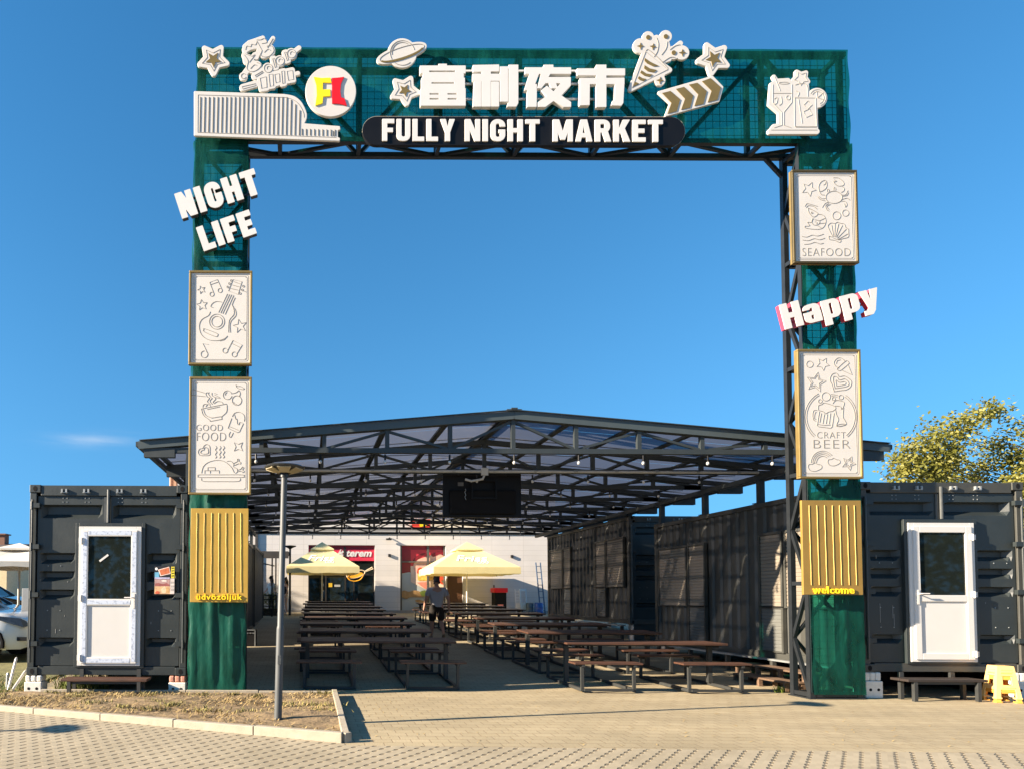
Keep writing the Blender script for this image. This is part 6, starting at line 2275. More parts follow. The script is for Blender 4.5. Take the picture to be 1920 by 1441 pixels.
# ------------------------------------------------------------------ yellow stools
STY = mat('yellow_plastic', (0.78, 0.50, 0.19), 0.35, 0, 0.05, 5)
STO = mat('orange_inner_plastic', (0.74, 0.36, 0.06), 0.4, 0, 0.06, 5)
def stool(label, cx, cy, zoff, m, rot):
    """square shell stool: a top and four tapering faces with an arched lower opening and a window"""
    t = thing('plastic_stool', label, 'stool', (0, 0, 0), 'stacked yellow plastic stools')
    Ht = .47
    half = lambda z: .100 + (.155 - .100) * (1 - z / Ht)
    P = lambda u, z, f: ((u * half(z) * (1 if f in (0, 1) else 1)), z)
    for name, rects in (('shell', None),):
        mb = MB()
        th = .012
        us = [-1, -.62, -.42, .42, .62, 1]
        zs = [0, .05, .10, .135, .20, .33, .355, Ht]
        def solid(ui, zi):
            um, zm = (us[ui] + us[ui + 1]) / 2, (zs[zi] + zs[zi + 1]) / 2
            if abs(um) < .62 and zm < .135: return False
            if abs(um) < .42 and .20 < zm < .33: return False
            if abs(um) < .62 and .20 < zm < .33 and abs(um) > .42: return True
            return True
        for f in range(4):
            c, s = [(1, 0), (0, 1), (-1, 0), (0, -1)][f]
            base = len(mb.v)
            for inner in (0, 1):
                for z in zs:
                    for u in us:
                        hh = half(z) - inner * th
                        x, y = u * hh, -hh
                        mb.v.append((x * c - y * s, x * s + y * c, z if z < Ht else Ht - inner * th))
            nu, nz_ = len(us), len(zs)
            I = lambda k, zi, ui: base + k * nu * nz_ + zi * nu + ui
            for zi in range(nz_ - 1):
                for ui in range(nu - 1):
                    if not solid(ui, zi): continue
                    mb.f.append((I(0, zi, ui), I(0, zi, ui + 1), I(0, zi + 1, ui + 1), I(0, zi + 1, ui)))
                    mb.f.append((I(1, zi, ui + 1), I(1, zi, ui), I(1, zi + 1, ui), I(1, zi + 1, ui + 1)))
                    for du, dz, e in ((-1, 0, ((zi, ui), (zi + 1, ui))), (1, 0, ((zi + 1, ui + 1), (zi, ui + 1))), (0, -1, ((zi, ui + 1), (zi, ui))), (0, 1, ((zi + 1, ui), (zi + 1, ui + 1)))):
                        a, b = ui + du, zi + dz
                        if a in (-1, nu - 1) or b == nz_ - 1: continue
                        if b < 0 or not solid(a, b):
                            (z1_, u1_), (z2_, u2_) = e
                            mb.f.append((I(0, z1_, u1_), I(0, z2_, u2_), I(1, z2_, u2_), I(1, z1_, u1_)))
        hh = half(Ht)
        mb.box(-hh, hh, -hh, hh, Ht - th, Ht + .004)
        mb.build('shell', m, t, bevel=.004)
        # feet rims
        for sx in (-1, 1):
            for sy in (-1, 1):
                fb = MB()
                h0 = half(.02) + .006
                fb.box(min(sx * h0, sx * (h0 - .075)), max(sx * h0, sx * (h0 - .075)), min(sy * h0, sy * (h0 - .075)), max(sy * h0, sy * (h0 - .075)), 0, .022)
                fb.build('foot', m, t, bevel=.004)
        rb = MB()
        for f in range(4):
            c, s = [(1, 0), (0, 1), (-1, 0), (0, -1)][f]
            for z in (.165, .385, .42):
                hh = half(z) + .003
                a, b = (-.6 * hh, -hh), (.6 * hh, -hh)
                rb.bar((a[0] * c - a[1] * s, a[0] * s + a[1] * c, z), (b[0] * c - b[1] * s, b[0] * s + b[1] * c, z), .008, .010)
        rb.build('rib', m, t)
    t.location = (cx, cy, zoff)
    t.rotation_euler = (0, 0, R(rot))
    return t
sp_ = W(1874, 1200, 9.86)
stool('lower yellow plastic stool of the nested pair beside the right door step', sp_.x, 9.86, 0.0, STO, -14)
stool('upper yellow plastic stool of the nested pair beside the right door step', sp_.x, 9.86, .055, STY, -14)

# ------------------------------------------------------------------ lamp post in the bed
LG = G(521, 1352, .05)
t = thing('lamp_post', 'slim grey lamp post with flat angled lamp head in the soil bed', 'lamp post', (LG.x, LG.y, .04))
PG = mat('grey_lamp_paint', (0.072, 0.079, 0.081), 0.5, 0, 0.1, 4)
mb = MB()
mb.lathe([(.045, .03), (.045, 1.12), (.041, 1.15), (.037, 1.16), (.036, 2.86), (.036, 2.90)], (LG.x, LG.y, 0), 20)
smooth_by_angle(mb.build('pole', PG, t))
mb = MB()
mb.box(LG.x - .02, LG.x + .02, LG.y - .055, LG.y - .04, .72, .82)
for z in (.75, .80):
    mb.lathe([(.006, -.058), (.006, -.053)], (LG.x, LG.y, z), 8, 'y')
mb.build('service_hatch', PG, t)
mb = MB()
mb.lathe([(.05, 2.90), (.05, 2.93), (.045, 2.955), (.23, 3.00), (.24, 3.015), (.22, 3.03), (.02, 3.04)], (LG.x, LG.y, 0), 24)
hd = mb.build('lamp_head', mat('lamp_head_dark', (0.02, 0.022, 0.022), 0.4), t)
LED = mat('led_plate', (0.34, 0.29, 0.18), 0.35, 0, 0.08, 12)
for k in range(6):
    a = R(k * 60 + 30)
    mb = MB()
    d, tn = Vector((math.cos(a), math.sin(a), 0)), Vector((-math.sin(a), math.cos(a), 0))
    o = Vector((LG.x, LG.y, 0))
    p = [o + d * .075 - tn * .05 + Vector((0, 0, 2.945)), o + d * .075 + tn * .05 + Vector((0, 0, 2.945)), o + d * .205 + tn * .08 + Vector((0, 0, 2.985)), o + d * .205 - tn * .08 + Vector((0, 0, 2.985))]
    q = [v + Vector((0, 0, .012)) for v in p]
    mb.add(p + q, [(3, 2, 1, 0), (4, 5, 6, 7), (0, 1, 5, 4), (1, 2, 6, 5), (2, 3, 7, 6), (3, 0, 4, 7)])
    mb.build('led_panel', LED, hd)

for o_ in [t] + list(t.children_recursive):
    pass
t.rotation_euler = (0, R(1.2), 0)
lp2 = copy_tree(t)
sh = G(112, 1369)
lp2.location = (sh.x - 7.35, sh.y - 1.76, 0)
lp2['label'] = 'slim grey lamp post out of frame at left that casts the shadow on the pavers'

# ------------------------------------------------------------------ parasols
CREAM = mat('cream_canvas', (0.80, 0.71, 0.38), 0.8, 0, 0.06, 3)
_n = CREAM.node_tree.nodes
_tl = _n.new('ShaderNodeBsdfTranslucent')
_tl.inputs['Color'].default_value = (0.75, 0.64, 0.28, 1)
_ms = _n.new('ShaderNodeMixShader')
_ms.inputs[0].default_value = 0.35
CREAM.node_tree.links.new(_n['Principled BSDF'].outputs[0], _ms.inputs[1])
CREAM.node_tree.links.new(_tl.outputs[0], _ms.inputs[2])
CREAM.node_tree.links.new(_ms.outputs[0], _n['Material Output'].inputs['Surface'])
CREAMW = mat('white_canvas_print', (0.80, 0.76, 0.68), 0.8, 0, 0.03, 3)
def parasol(label, cx, cy, wd, zap, zeave, val, rot, brand=True, cloth=None, pole_dx=0):
    z0 = gz(cy)
    t = thing('parasol', label, 'parasol', (cx, cy, z0), 'square market parasols')
    h = wd / 2
    c_, s_ = math.cos(R(rot)), math.sin(R(rot))
    def q(x, y, z): return (cx + x * c_ - y * s_, cy + x * s_ + y * c_, z)
    cv = cloth or CREAM
    mb = MB()
    n_ = 6
    cor = [(-1, -1), (1, -1), (1, 1), (-1, 1)]
    for k in range(4):
        a, b = cor[k], cor[(k + 1) % 4]
        vs = []
        for j in range(n_ + 1):
            f = .12 + .88 * j / n_
            for i in range(n_ + 1):
                u = i / n_
                x, y = (a[0] + (b[0] - a[0]) * u) * h * f, (a[1] + (b[1] - a[1]) * u) * h * f
                z = zap - .10 - (zap - .10 - zeave) * f - .06 * math.sin(math.pi * f) * math.sin(math.pi * u)
                vs.append(q(x, y, z))
        mb.add(vs, [(j * (n_ + 1) + i, (j + 1) * (n_ + 1) + i, (j + 1) * (n_ + 1) + i + 1, j * (n_ + 1) + i + 1) for j in range(n_) for i in range(n_)])
        vs = []
        for i in range(13):
            u = i / 12
            x, y = (a[0] + (b[0] - a[0]) * u) * h, (a[1] + (b[1] - a[1]) * u) * h
            vs += [q(x, y, zeave), q(x * 1.005, y * 1.005, zeave - val - .012 * math.sin(u * 19))]
        mb.add(vs, [(2 * i, 2 * i + 1, 2 * i + 3, 2 * i + 2) for i in range(12)])
    can_ = mb.build('canopy', cv, t)
    mb = MB()
    hv = h * .33
    zv = zap - (zap - zeave) * .30
    ap = q(0, 0, zap)
    vs = [ap] + [q(x * hv, y * hv, zv) for x, y in cor] + [q(x * hv * 1.01, y * hv * 1.01, zv - .05) for x, y in cor]
    mb.add(vs, [(0, 1, 2), (0, 2, 3), (0, 3, 4), (0, 4, 1), (1, 5, 6, 2), (2, 6, 7, 3), (3, 7, 8, 4), (4, 8, 5, 1)])
    mb.build('vent', cv, t)
    mb = MB()
    mb.lathe([(.035, z0), (.035, zap - .1)], (cx, cy, 0), 12)
    mb.build('pole', mat('pale_wood_pole', (0.66, 0.60, 0.50), 0.5), t)
    mb = MB()
    for k, (x, y) in enumerate(cor):
        mb.bar(q(0, 0, zap - .25), q(x * h * .98, y * h * .98, zeave - .02), .025)
        mb.bar(q(x * .05, y * .05, zeave - .2), q(x * h * .5, y * h * .5, (zap + zeave) / 2 - .12), .02)
    mb.build('rib', MATS['pale_wood_pole'], t)
    mb = MB()
    mb.box(cx - .35, cx + .35, cy - .35, cy + .35, z0, z0 + .09)
    mb.build('base', CONC, t, bevel=.02)
    if brand:
        # printed lettering on the front slope
        for s, bx_, off, sh in (('Friss', (-.42, .40, .34, .70), .015, .35), ('COO', (.06, .68, .32, .82), .02, 0)):
            mb = MB()
            me = text_mesh(s, .004, off, sh)
            lo, hi = bounds(me)
            def fn(c, lo=lo, hi=hi, bx_=bx_):
                u = (c.x - lo[0]) / (hi[0] - lo[0])
                v = 1 - (c.y - lo[1]) / (hi[1] - lo[1])
                x = (bx_[0] + (bx_[2] - bx_[0]) * u) * h
                f = .12 + .88 * (bx_[1] + (bx_[3] - bx_[1]) * v) 
                z = zap - .10 - (zap - .10 - zeave) * f
                uu = min(1, max(0, (x / (h * f) + 1) / 2))
                z -= .06 * math.sin(math.pi * f) * math.sin(math.pi * uu)
                return q(x, -h * f - .010 - c.z, z + .012)
            mb.merge(me, fn)
            bpy.data.meshes.remove(me)
            mb.build('print', CREAMW, can_)
        for k in range(0):
            mb = MB()
            x = (-.55 + .5 * k) * h
            mb.add([q(x - .12, -h * 1.006 - .006, zeave - .05), q(x + .12, -h * 1.006 - .006, zeave - .05), q(x + .12, -h * 1.006 - .006, zeave - val + .05), q(x - .12, -h * 1.006 - .006, zeave - val + .05)], [(0, 3, 2, 1)])
            mb.build('print', CREAMW, can_)
    return t
pa, pb = W(604, 1015, 29.8), W(875, 1015, 29.75)
parasol('cream parasol with white lettering left, in front of the dark shop window', pa.x, 29.8, 3.1, pa.z, pa.z - 1.16, .28, 0)
parasol('wider cream parasol with white lettering near the brown door and red bin', pb.x, 29.75, 3.65, pb.z, pb.z - 1.20, .28, 0)
pc_ = W(37, 1017, 18.6)
parasol('off-white parasol beyond the parked cars at the left edge', pc_.x, 18.6, 2.9, pc_.z, pc_.z - .58, .14, 8, False, mat('offwhite_canvas', (0.62, 0.57, 0.48), 0.8, 0, 0.06, 3))

# ------------------------------------------------------------------ clutter by the back wall
def ground_at(px, Y):
    return W(px, 1118, Y).x
yb_ = 30.6
t = thing('red_lid_bin', 'black bin with bright red lid and red-white notices by the back wall', 'bin', (ground_at(938, yb_), yb_, gz(yb_)))
a, b = W(926.5, 1101, yb_), W(951, 1110, yb_)
mb = MB()
z0 = gz(yb_)
mb.box(a.x + .04, b.x - .03, yb_, yb_ + .6, z0 + .06, b.z)
bd = mb.build('bin_body', BLACK_MATT, t, bevel=.02)
mb = MB()
mb.box(a.x, b.x + .02, yb_ - .05, yb_ + .65, b.z + .002, a.z)
mb.build('lid', mat('red_lid', (0.62, 0.008, 0.01), 0.35), t, bevel=.02)
mb = MB()
mb.tube([(a.x + .02, yb_ + .1, a.z), (a.x + .02, yb_ + .1, a.z + .13)], .03, 8)
mb.build('handle', BLACK, t)
mb = MB()
for zz in (.18, .38):
    mb.box(a.x + .16, b.x - .18, yb_ - .006, yb_ - .001, z0 + zz, z0 + zz + .09)
mb.build('notice', mat('notice_salmon', (0.72, 0.22, 0.17), 0.5), bd)
mb = MB()
for x in (a.x + .1, b.x - .1):
    mb.lathe([(.06, -.03), (.06, .03)], (x, yb_ + .5, z0 + .06), 12, 'x')
mb.build('wheel', BLACK, t)
def drum(label, px, Y, r, h, c):
    x = ground_at(px, Y)
    z = gz(Y)
    t = thing('plastic_drum', label, 'drum', (x, Y, z), 'plastic drums by the back wall')
    mb = MB()
    mb.lathe([(r * .92, 0), (r, .04), (r, h * .3), (r * 1.03, h * .32), (r, h * .34), (r, h * .66), (r * 1.03, h * .68), (r, h * .7), (r, h - .04), (r * .9, h)], (x, Y, z), 18)
    smooth_by_angle(mb.build('drum_body', c, t))
    mb = MB()
    mb.lathe([(r * .96, h - .02), (r * .96, h + .025), (r * .8, h + .03)], (x, Y, z), 18)
    mb.build('lid', c, t)
drum('grey-blue drum beside the blue drum at the back wall', 993, 30.4, .17, .52, mat('drum_slate', (0.05, 0.09, 0.13), 0.4))
drum('bright blue drum beside the ladder at the back wall', 1010, 30.2, .19, .55, mat('drum_blue', (0.01, 0.07, 0.30), 0.35))
t = thing('ladder', 'narrow blue steel ladder leaning on the back wall', 'ladder', (ground_at(1018, 31), 31, gz(31)))
xl0, xl1 = ground_at(1013.5, 31), ground_at(1022, 31)
LB = mat('ladder_blue', (0.045, 0.08, 0.14), 0.4)
for x in (xl0, xl1):
    mb = MB()
    mb.bar((x, 31.0, gz(31)), (x, 31.6, W(1018, 1053, 31.3).z), .045)
    mb.build('rail', LB, t)
for k in range(8):
    f = (k + .6) / 8.2
    mb = MB()
    z = gz(31) + f * (W(1018, 1053, 31.3).z - gz(31))
    mb.bar((xl0, 31 + .6 * f, z), (xl1, 31 + .6 * f, z), .03)
    mb.build('rung', LB, t)
# two folded white plastic chairs
def folded_chair(label, px0, px1, Y, frame_only, c):
    x0, x1 = ground_at(px0, Y), ground_at(px1, Y)
    z = gz(Y)
    H = W(px0, 1103, Y).z - z
    t = thing('folded_chair', label, 'chair', ((x0 + x1) / 2, Y, z))
    for x in (x0, x1 - .04):
        mb = MB()
        mb.bar((x + .02, Y, z), (x + .02, Y + .18, z + H), .04)
        mb.build('leg', c, t)
    mb = MB()
    for f in ((.95, .98) if frame_only else (.55, .66, .78, .90)):
        if isinstance(f, float):
            mb.bar((x0 + .03, Y + .18 * f - .012, z + H * f), (x1 - .03, Y + .18 * f - .012, z + H * f), .012, .075)
    mb.build('backrest', c, t)
    mb = MB()
    mb.bar((x0 + .04, Y + .04, z + H * .32), (x1 - .04, Y + .04, z + H * .32), .03, .34)
    mb.build('seat', c, t)
folded_chair('folded white chair leaning at the back wall beside the red lid bin', 967, 977, 30.8, False, WHITE_CLEAN)
folded_chair('folded pale blue framed chair beside the folded white chair', 977, 989, 30.6, True, mat('pale_blue_frame', (0.35, 0.5, 0.62), 0.4))

# lamp post, frame and plants at the back left
yl = 29.6
xl = ground_at(543.5, yl)
t = thing('lamp_post', 'dark lamp post with flat disc head at the back beside the woman', 'lamp post', (xl, yl, gz(yl)))
zt = W(543, 1023, yl).z
mb = MB()
mb.lathe([(.06, gz(yl)), (.05, gz(yl) + 1), (.045, zt - .1)], (xl, yl, 0), 12)
mb.build('pole', FRD, t)
mb = MB()
mb.lathe([(.05, zt - .12), (.09, zt - .09), (.27, zt - .01), (.28, zt + .02), (.1, zt + .04)], (xl, yl, 0), 20)
mb.build('lamp_head', FRD, t)
t = thing('awning_frame', 'dark flat awning on thin posts at the back left corner', 'awning', (ground_at(505, 28.6), 28.6, gz(28.6)))
za, zb_ = W(480, 1033, 28.6).z, W(480, 1044, 28.6).z
xa, xb = ground_at(450, 28.6), ground_at(541, 28.6)
mb = MB()
mb.box(xa, xb, 28.3, 31.0, za - .05, za)
mb.box(xa, xb, 28.28, 28.34, zb_ - .05, za - .052)
mb.build('awning_roof', mat('awning_brown', (0.045, 0.04, 0.035), 0.6, 0, 0.2, 4), t)
for px, y in ((510, 28.5), (517, 30.6), (477, 28.5)):
    mb = MB()
    x = ground_at(px, y)
    mb.box(x - .03, x + .03, y - .03, y + .03, gz(y), za - .06)
    mb.build('post', FRD, t)
mb = MB()
p0, p1 = W(478, 1052, 29.6), W(515, 1060, 29.6)
mb.bar(p0, p1, .05)
for k in range(4):
    a, b = W(480 + k * 5, 1040, 28.6), W(474 + k * 5, 1075, 29.8)
    if k < 3:
        mb.bar(a, b, .03)
mb.build('brace', FRD, t)
# draped cover
t = thing('covered_heater', 'round-topped item under a black cover beside the back left awning', 'covered item', (ground_at(480, 27.9), 27.9, gz(27.9)))
mb = MB()
z0 = gz(27.9)
Hh = W(480, 1089, 27.9).z - z0
mb.lathe([(.30, 0), (.28, .3), (.25, Hh * .6), (.20, Hh * .8), (.13, Hh * .94), (.02, Hh)], (ground_at(479, 27.9), 27.9, z0), 18)
for i, v in enumerate(mb.v):
    pass
smooth_by_angle(mb.build('cover', BLACK_MATT, t))
# planter with leafy plants
LEAF1 = mat('planter_leaf', (0.16, 0.19, 0.035), 0.6, 0, 0.3, 3)
def planter(label, px0, px1, Y, h):
    x0, x1 = ground_at(px0, Y), ground_at(px1, Y)
    z = gz(Y)
    t = thing('planter', label, 'planter', ((x0 + x1) / 2, Y, z))
    mb = MB()
    mb.box(x0, x1, Y, Y + .35, z, z + .26)
    mb.box(x0 - .03, x1 + .03, Y - .03, Y + .38, z + .262, z + .31)
    mb.build('trough', OLDWOOD, t)
    mb = MB()
    for i in range(4):
        x = x0 + (x1 - x0) * i / 3
        mb.box(x - .02, x + .02, Y - .06, Y - .035, z, z + h * .95)
    for f in (.45, .75, .95):
        mb.box(x0, x1, Y - .075, Y - .06, z + h * f - .025, z + h * f + .015)
    mb.build('rail', FRD, t)
    rr = random.Random(21)
    mb = MB()
    for _ in range(900):
        c = Vector((rr.uniform(x0, x1), Y + rr.uniform(-.1, .4), z + .1 + rr.random() ** .8 * h * .95))
        a, el = rr.uniform(0, 6.28), rr.uniform(-.6, .9)
        d = Vector((math.cos(a) * math.cos(el), math.sin(a) * math.cos(el), math.sin(el)))
        s_ = d.cross(Vector((0, 0, 1))).normalized() * .028
        L = rr.uniform(.06, .12)
        mb.add([c, c + d * L * .5 + s_, c + d * L, c + d * L * .5 - s_], [(0, 1, 2, 3)])
    mb.build('foliage', LEAF1, t)
planter('railed planter of yellow-green plants in front of the back left awning', 482, 519, 29.2, .95)
# case in the shade
t = thing('flight_case', 'black case with pale metal edge standing in the shade by the left pillar', 'case', (ground_at(466, 17.2), 17.2, gz(17.2)))
a, b = W(440, 1205, 17.1), W(479, 1180, 17.1)
mb = MB()
z0 = gz(17.1)
mb.box(a.x, b.x, 17.1, 17.6, z0, b.z)
mb.build('case_body', BLACK_MATT, t, bevel=.01)
mb = MB()
mb.bar((b.x - .01, 17.09, z0), (b.x - .01, 17.09, b.z), .02)
mb.bar((a.x, 17.09, b.z), (b.x, 17.09, b.z), .02)
mb.build('edge_profile', GALV, t)
mb = MB()
for px in (464, 469.5, 475):
    p = W(px, 1186, 17.08)
    mb.box(p.x - .025, p.x + .025, 17.085, 17.095, p.z - .014, p.z + .014)
mb.build('latch', CHROME, t)
# stakes leaning by the left container
def stake(label, a, b, r, c):
    A, B = Vector(a), Vector(b)
    t = MB()
    d = (B - A).normalized()
    t.tube([A, A + d * ((B - A).length - .03), B], r, 8, radii=[r, r, r * .4])
    return tag(t.build('stake', c), label, 'stake', 'stakes leaning beside the left container')
p1, p2 = W(16, 1300, 10.3), W(26, 1232, 10.3)
stake('white stake with a cross top left of the left container', (p1.x, 10.25, .0), (p2.x, 10.4, p2.z), .022, WHITE)
p1, p2 = W(13, 1300, 10.5), W(15, 1260, 10.5)
stake('short dark grey stake left of the white stake', (p1.x, 10.5, 0), (p2.x, 10.5, p2.z), .028, GALV)
p1, p2 = W(22, 1318, 10.2), W(44, 1256, 10.2)
stake('pale stake leaning towards the left container corner', (p1.x, 10.1, 0), (p2.x, 10.3, p2.z), .022, CONC)
# ------------------------------------------------------------------ people
SKIN = mat('skin', (0.48, 0.26, 0.18), 0.55, 0, 0.08, 10)
SKINL = mat('light_skin', (0.58, 0.36, 0.27), 0.55, 0, 0.06, 10)
HAIR = mat('dark_hair', (0.012, 0.009, 0.008), 0.5, 0, 0.3, 30)
TEE = mat('grey_cotton', (0.40, 0.40, 0.42), 0.9, 0, 0.08, 8, 0.3, 20)
SHORTS = mat('dark_shorts_cotton', (0.016, 0.013, 0.011), 0.9, 0, 0.2, 8)
SHOE = mat('shoe_tan', (0.22, 0.16, 0.11), 0.7, 0, 0.2, 9)
TANK = mat('black_top', (0.02, 0.02, 0.022), 0.9)
WSHORT = mat('white_shorts_cotton', (0.72, 0.66, 0.60), 0.9)
def skinned(name, verts, edges, radii, m, parent, root, place, levels=2):
    me = bpy.data.meshes.new('skeleton')
    me.from_pydata([tuple(v) for v in verts], edges, [])
    ob = bpy.data.objects.new('skeleton', me)
    COL.objects.link(ob)
    md = ob.modifiers.new('skin', 'SKIN')
    md.use_smooth_shade = True
    sv = me.skin_vertices[0].data
    for i, r in enumerate(radii):
        sv[i].radius = (r, r) if not isinstance(r, tuple) else r
        sv[i].use_root = (i == root)
    ss = ob.modifiers.new('sub', 'SUBSURF')
    ss.levels = ss.render_levels = levels
    dg = bpy.context.evaluated_depsgraph_get()
    out = bpy.data.meshes.new_from_object(ob.evaluated_get(dg))
    bpy.data.objects.remove(ob)
    bpy.data.meshes.remove(me)
    mb = MB()
    mb.merge(out, place)
    bpy.data.meshes.remove(out)
    return mb.build(name, m, parent, smooth=True)
def person(label, X, Y, H, rot, pose, skin, parts):
    z0 = gz(Y)
    t = thing('person', label, 'person', (X, Y, z0))
    k = H / 1.78
    c_, s_ = math.cos(R(rot)), math.sin(R(rot))
    place = lambda v: (X + (v[0] * c_ - v[1] * s_) * k, Y + (v[0] * s_ + v[1] * c_) * k, z0 + v[2] * k)
    V, E, Rr, idx = [], [], [], {}
    def j(n_, p, r, par=None):
        idx[n_] = len(V)
        V.append(p)
        Rr.append(r)
        if par:
            E.append((idx[par], idx[n_]))
    b = pose.get('bulk', 1.0)
    j('pelvis', (0, 0, .95), (.138 * b, .10 * b))
    j('waist', (0, 0, 1.12), (.13 * b, .098 * b), 'pelvis')
    j('chest', (0, .01, 1.33), (.165 * b, .115 * b), 'waist')
    j('collar', (0, .0, 1.46), (.09 * b, .075 * b), 'chest')
    j('neck', (0, .015, 1.53), .055, 'collar')
    j('jaw', (0, .035, 1.595), .068, 'neck')
    j('skull', (0, .025, 1.69), .086, 'jaw')
    j('crown', (0, .02, 1.725), .05, 'skull')
    for s, sd in ((-1, 'l'), (1, 'r')):
        sh, el, wr = pose['arm_' + sd]
        j('sh' + sd, sh, .062 * b, 'chest')
        j('el' + sd, el, .045 * b, 'sh' + sd)
        j('wr' + sd, wr, .030, 'el' + sd)
        d = (Vector(wr) - Vector(el)).normalized()
        pm = Vector(wr) + d * .055
        j('pm' + sd, tuple(pm), (.034, .018), 'wr' + sd)
        for f in range(4):
            y = -.027 + .018 * f
            L = (.055, .068, .072, .058)[f]
            a = pm + d * .03 + Vector((0, y, 0))
            m_ = a + d * L * .5 + Vector((-s * .010, 0, 0))
            e = a + d * L + Vector((-s * .028, 0, 0))
            j('fa%s%d' % (sd, f), tuple(a), .0095, 'pm' + sd)
            j('fb%s%d' % (sd, f), tuple(m_), .009, 'fa%s%d' % (sd, f))
            j('fc%s%d' % (sd, f), tuple(e), .0075, 'fb%s%d' % (sd, f))
        a = Vector(wr) + d * .03 + Vector((0, .03, 0))
        j('ta' + sd, tuple(a), .011, 'pm' + sd)
        j('tb' + sd, tuple(a + d * .05 + Vector((-s * .01, .025, 0))), .009, 'ta' + sd)
        hp, kn, an, toe = pose['leg_' + sd]
        j('hp' + sd, hp, .095 * b, 'pelvis')
        j('kn' + sd, kn, .058 * b, 'hp' + sd)
        cf = Vector(kn) * .62 + Vector(an) * .38 + Vector((0, -.02, 0))
        j('cf' + sd, tuple(cf), .057 * b, 'kn' + sd)
        j('an' + sd, an, .036, 'cf' + sd)
        j('to' + sd, toe, .036, 'an' + sd)
    skinned('body', V, E, Rr, skin, t, 0, place)
    P = lambda n_: V[idx[n_]]
    lerp = lambda a, c, f: tuple(Vector(a) * (1 - f) + Vector(c) * f)
    # face
    mb = MB()
    fy = .025 + .078
    for s in (-1, 1):
        mb.ball(place((s * .03, fy, 1.672)), .011 * k, 8, 6)
    mb.build('eyes', HAIR, t)
    mb = MB()
    mb.ball(place((0, fy + .012, 1.645)), .014 * k, 8, 6, (1, 1, 1.6))
    for s in (-1, 1):
        mb.ball(place((s * .086, .02, 1.655)), .026 * k, 8, 6, (.5, .8, 1.3))
    mb.build('nose_and_ears', skin, t)
    mb = MB()
    mb.ball(place((0, fy - .006, 1.612)), .02 * k, 8, 6, (1, .5, .35))
    mb.build('mouth', mat('lips', (0.36, 0.12, 0.10), 0.5), t)
    for p in parts:
        p(t, place, P, lerp, b)
    return t
def tee(m, sleeve=True, hem=.93, tank=False):
    def f(t, place, P, lerp, b):
        g = .016
        V = [(0, 0, hem - .05), P('waist'), P('chest'), (0, 0, 1.475)]
        Rr = [(.165 * b + g, .125 * b + g), (.15 * b + g, .115 * b + g), (.168 * b + g, .118 * b + g), (.085 * b + g * .4, .075 * b)]
        E = [(0, 1), (1, 2), (2, 3)]
        if not tank:
            for sd in 'lr':
                k = len(V)
                V += [P('sh' + sd), lerp(P('sh' + sd), P('el' + sd), .72)]
                Rr += [.068 * b + g, .058 * b + g]
                E += [(2, k), (k, k + 1)]
        skinned('top' if tank else 't_shirt', V, E, Rr, m, t, 1, place)
    return f
def shorts(m, to=.92, flare=.028, top=1.05):
    def f(t, place, P, lerp, b):
        V = [(0, 0, .93), (0, 0, top)]
        Rr = [(.165 * b + .012, .125 * b + .012), (.155 * b + .012, .12 * b + .012)]
        E = [(0, 1)]
        for sd in 'lr':
            k = len(V)
            V += [P('hp' + sd), lerp(P('hp' + sd), P('kn' + sd), .5), lerp(P('hp' + sd), P('kn' + sd), to)]
            Rr += [.10 * b + .012, .088 * b + flare * .7, .07 * b + flare]
            E += [(0, k), (k, k + 1), (k + 1, k + 2)]
        skinned('shorts' if to < 1.2 else 'trousers', V, E, Rr, m, t, 0, place)
    return f
def trousers(m):
    def f(t, place, P, lerp, b):
        V = [(0, 0, .93), (0, 0, 1.02)]
        Rr = [(.165 * b, .125 * b), (.155 * b, .12 * b)]
        E = [(0, 1)]
        for sd in 'lr':
            k = len(V)
            V += [P('hp' + sd), P('kn' + sd), P('an' + sd)]
            Rr += [.105 * b, .078 * b, .06]
            E += [(0, k), (k, k + 1), (k + 1, k + 2)]
        skinned('trousers', V, E, Rr, m, t, 0, place)
    return f
def shoes(m):
    def f(t, place, P, lerp, b):
        for sd in 'lr':
            a, to = Vector(P('an' + sd)), Vector(P('to' + sd))
            d = (to - a)
            he = a + Vector((0, -.035, -.045)) if d.z > -.12 else a + Vector((0, -.05, -.02))
            V = [tuple(he), tuple(a + (to - a) * .55 + Vector((0, 0, -.02))), tuple(to + Vector((0, .05, -.005)))]
            skinned('shoe', V, [(0, 1), (1, 2)], [(.045, .042), (.05, .04), (.042, .026)], m, t, 0, place)
    return f
def hair(long_):
    def f(t, place, P, lerp, b):
        if not long_:
            V = [(0, -.024, 1.63), (0, -.010, 1.685), (0, .012, 1.725)]
            skinned('hair', V, [(0, 1), (1, 2)], [.064, .089, .055], HAIR, t, 1, place)
        else:
            V = [(0, .03, 1.75), (0, -.015, 1.70), (0, -.05, 1.58), (0, -.07, 1.42), (.01, -.08, 1.25)]
            skinned('hair', V, [(i, i + 1) for i in range(4)], [.06, .095, .085, .07, .035], HAIR, t, 1, place)
    return f
man = {'bulk': 1.14,
       'arm_l': [(-.225, .0, 1.405), (-.315, -.03, 1.13), (-.35, .08, .90)], 'arm_r': [(.225, .0, 1.405), (.325, -.06, 1.13), (.35, -.02, .88)],
       'leg_l': [(-.11, .0, .88), (-.115, .14, .48), (-.11, .20, .085), (-.13, .36, .035)], 'leg_r': [(.11, 0, .88), (.125, .02, .49), (.14, -.26, .17), (.15, -.17, .04)]}
py_m = 19.3
person('man in grey t-shirt and dark shorts walking away down the aisle', W(819, 1150, py_m).x, py_m, 1.78, 0, man, SKIN,
       [tee(TEE), shorts(SHORTS, 1.0, .03), shoes(SHOE), hair(False)])
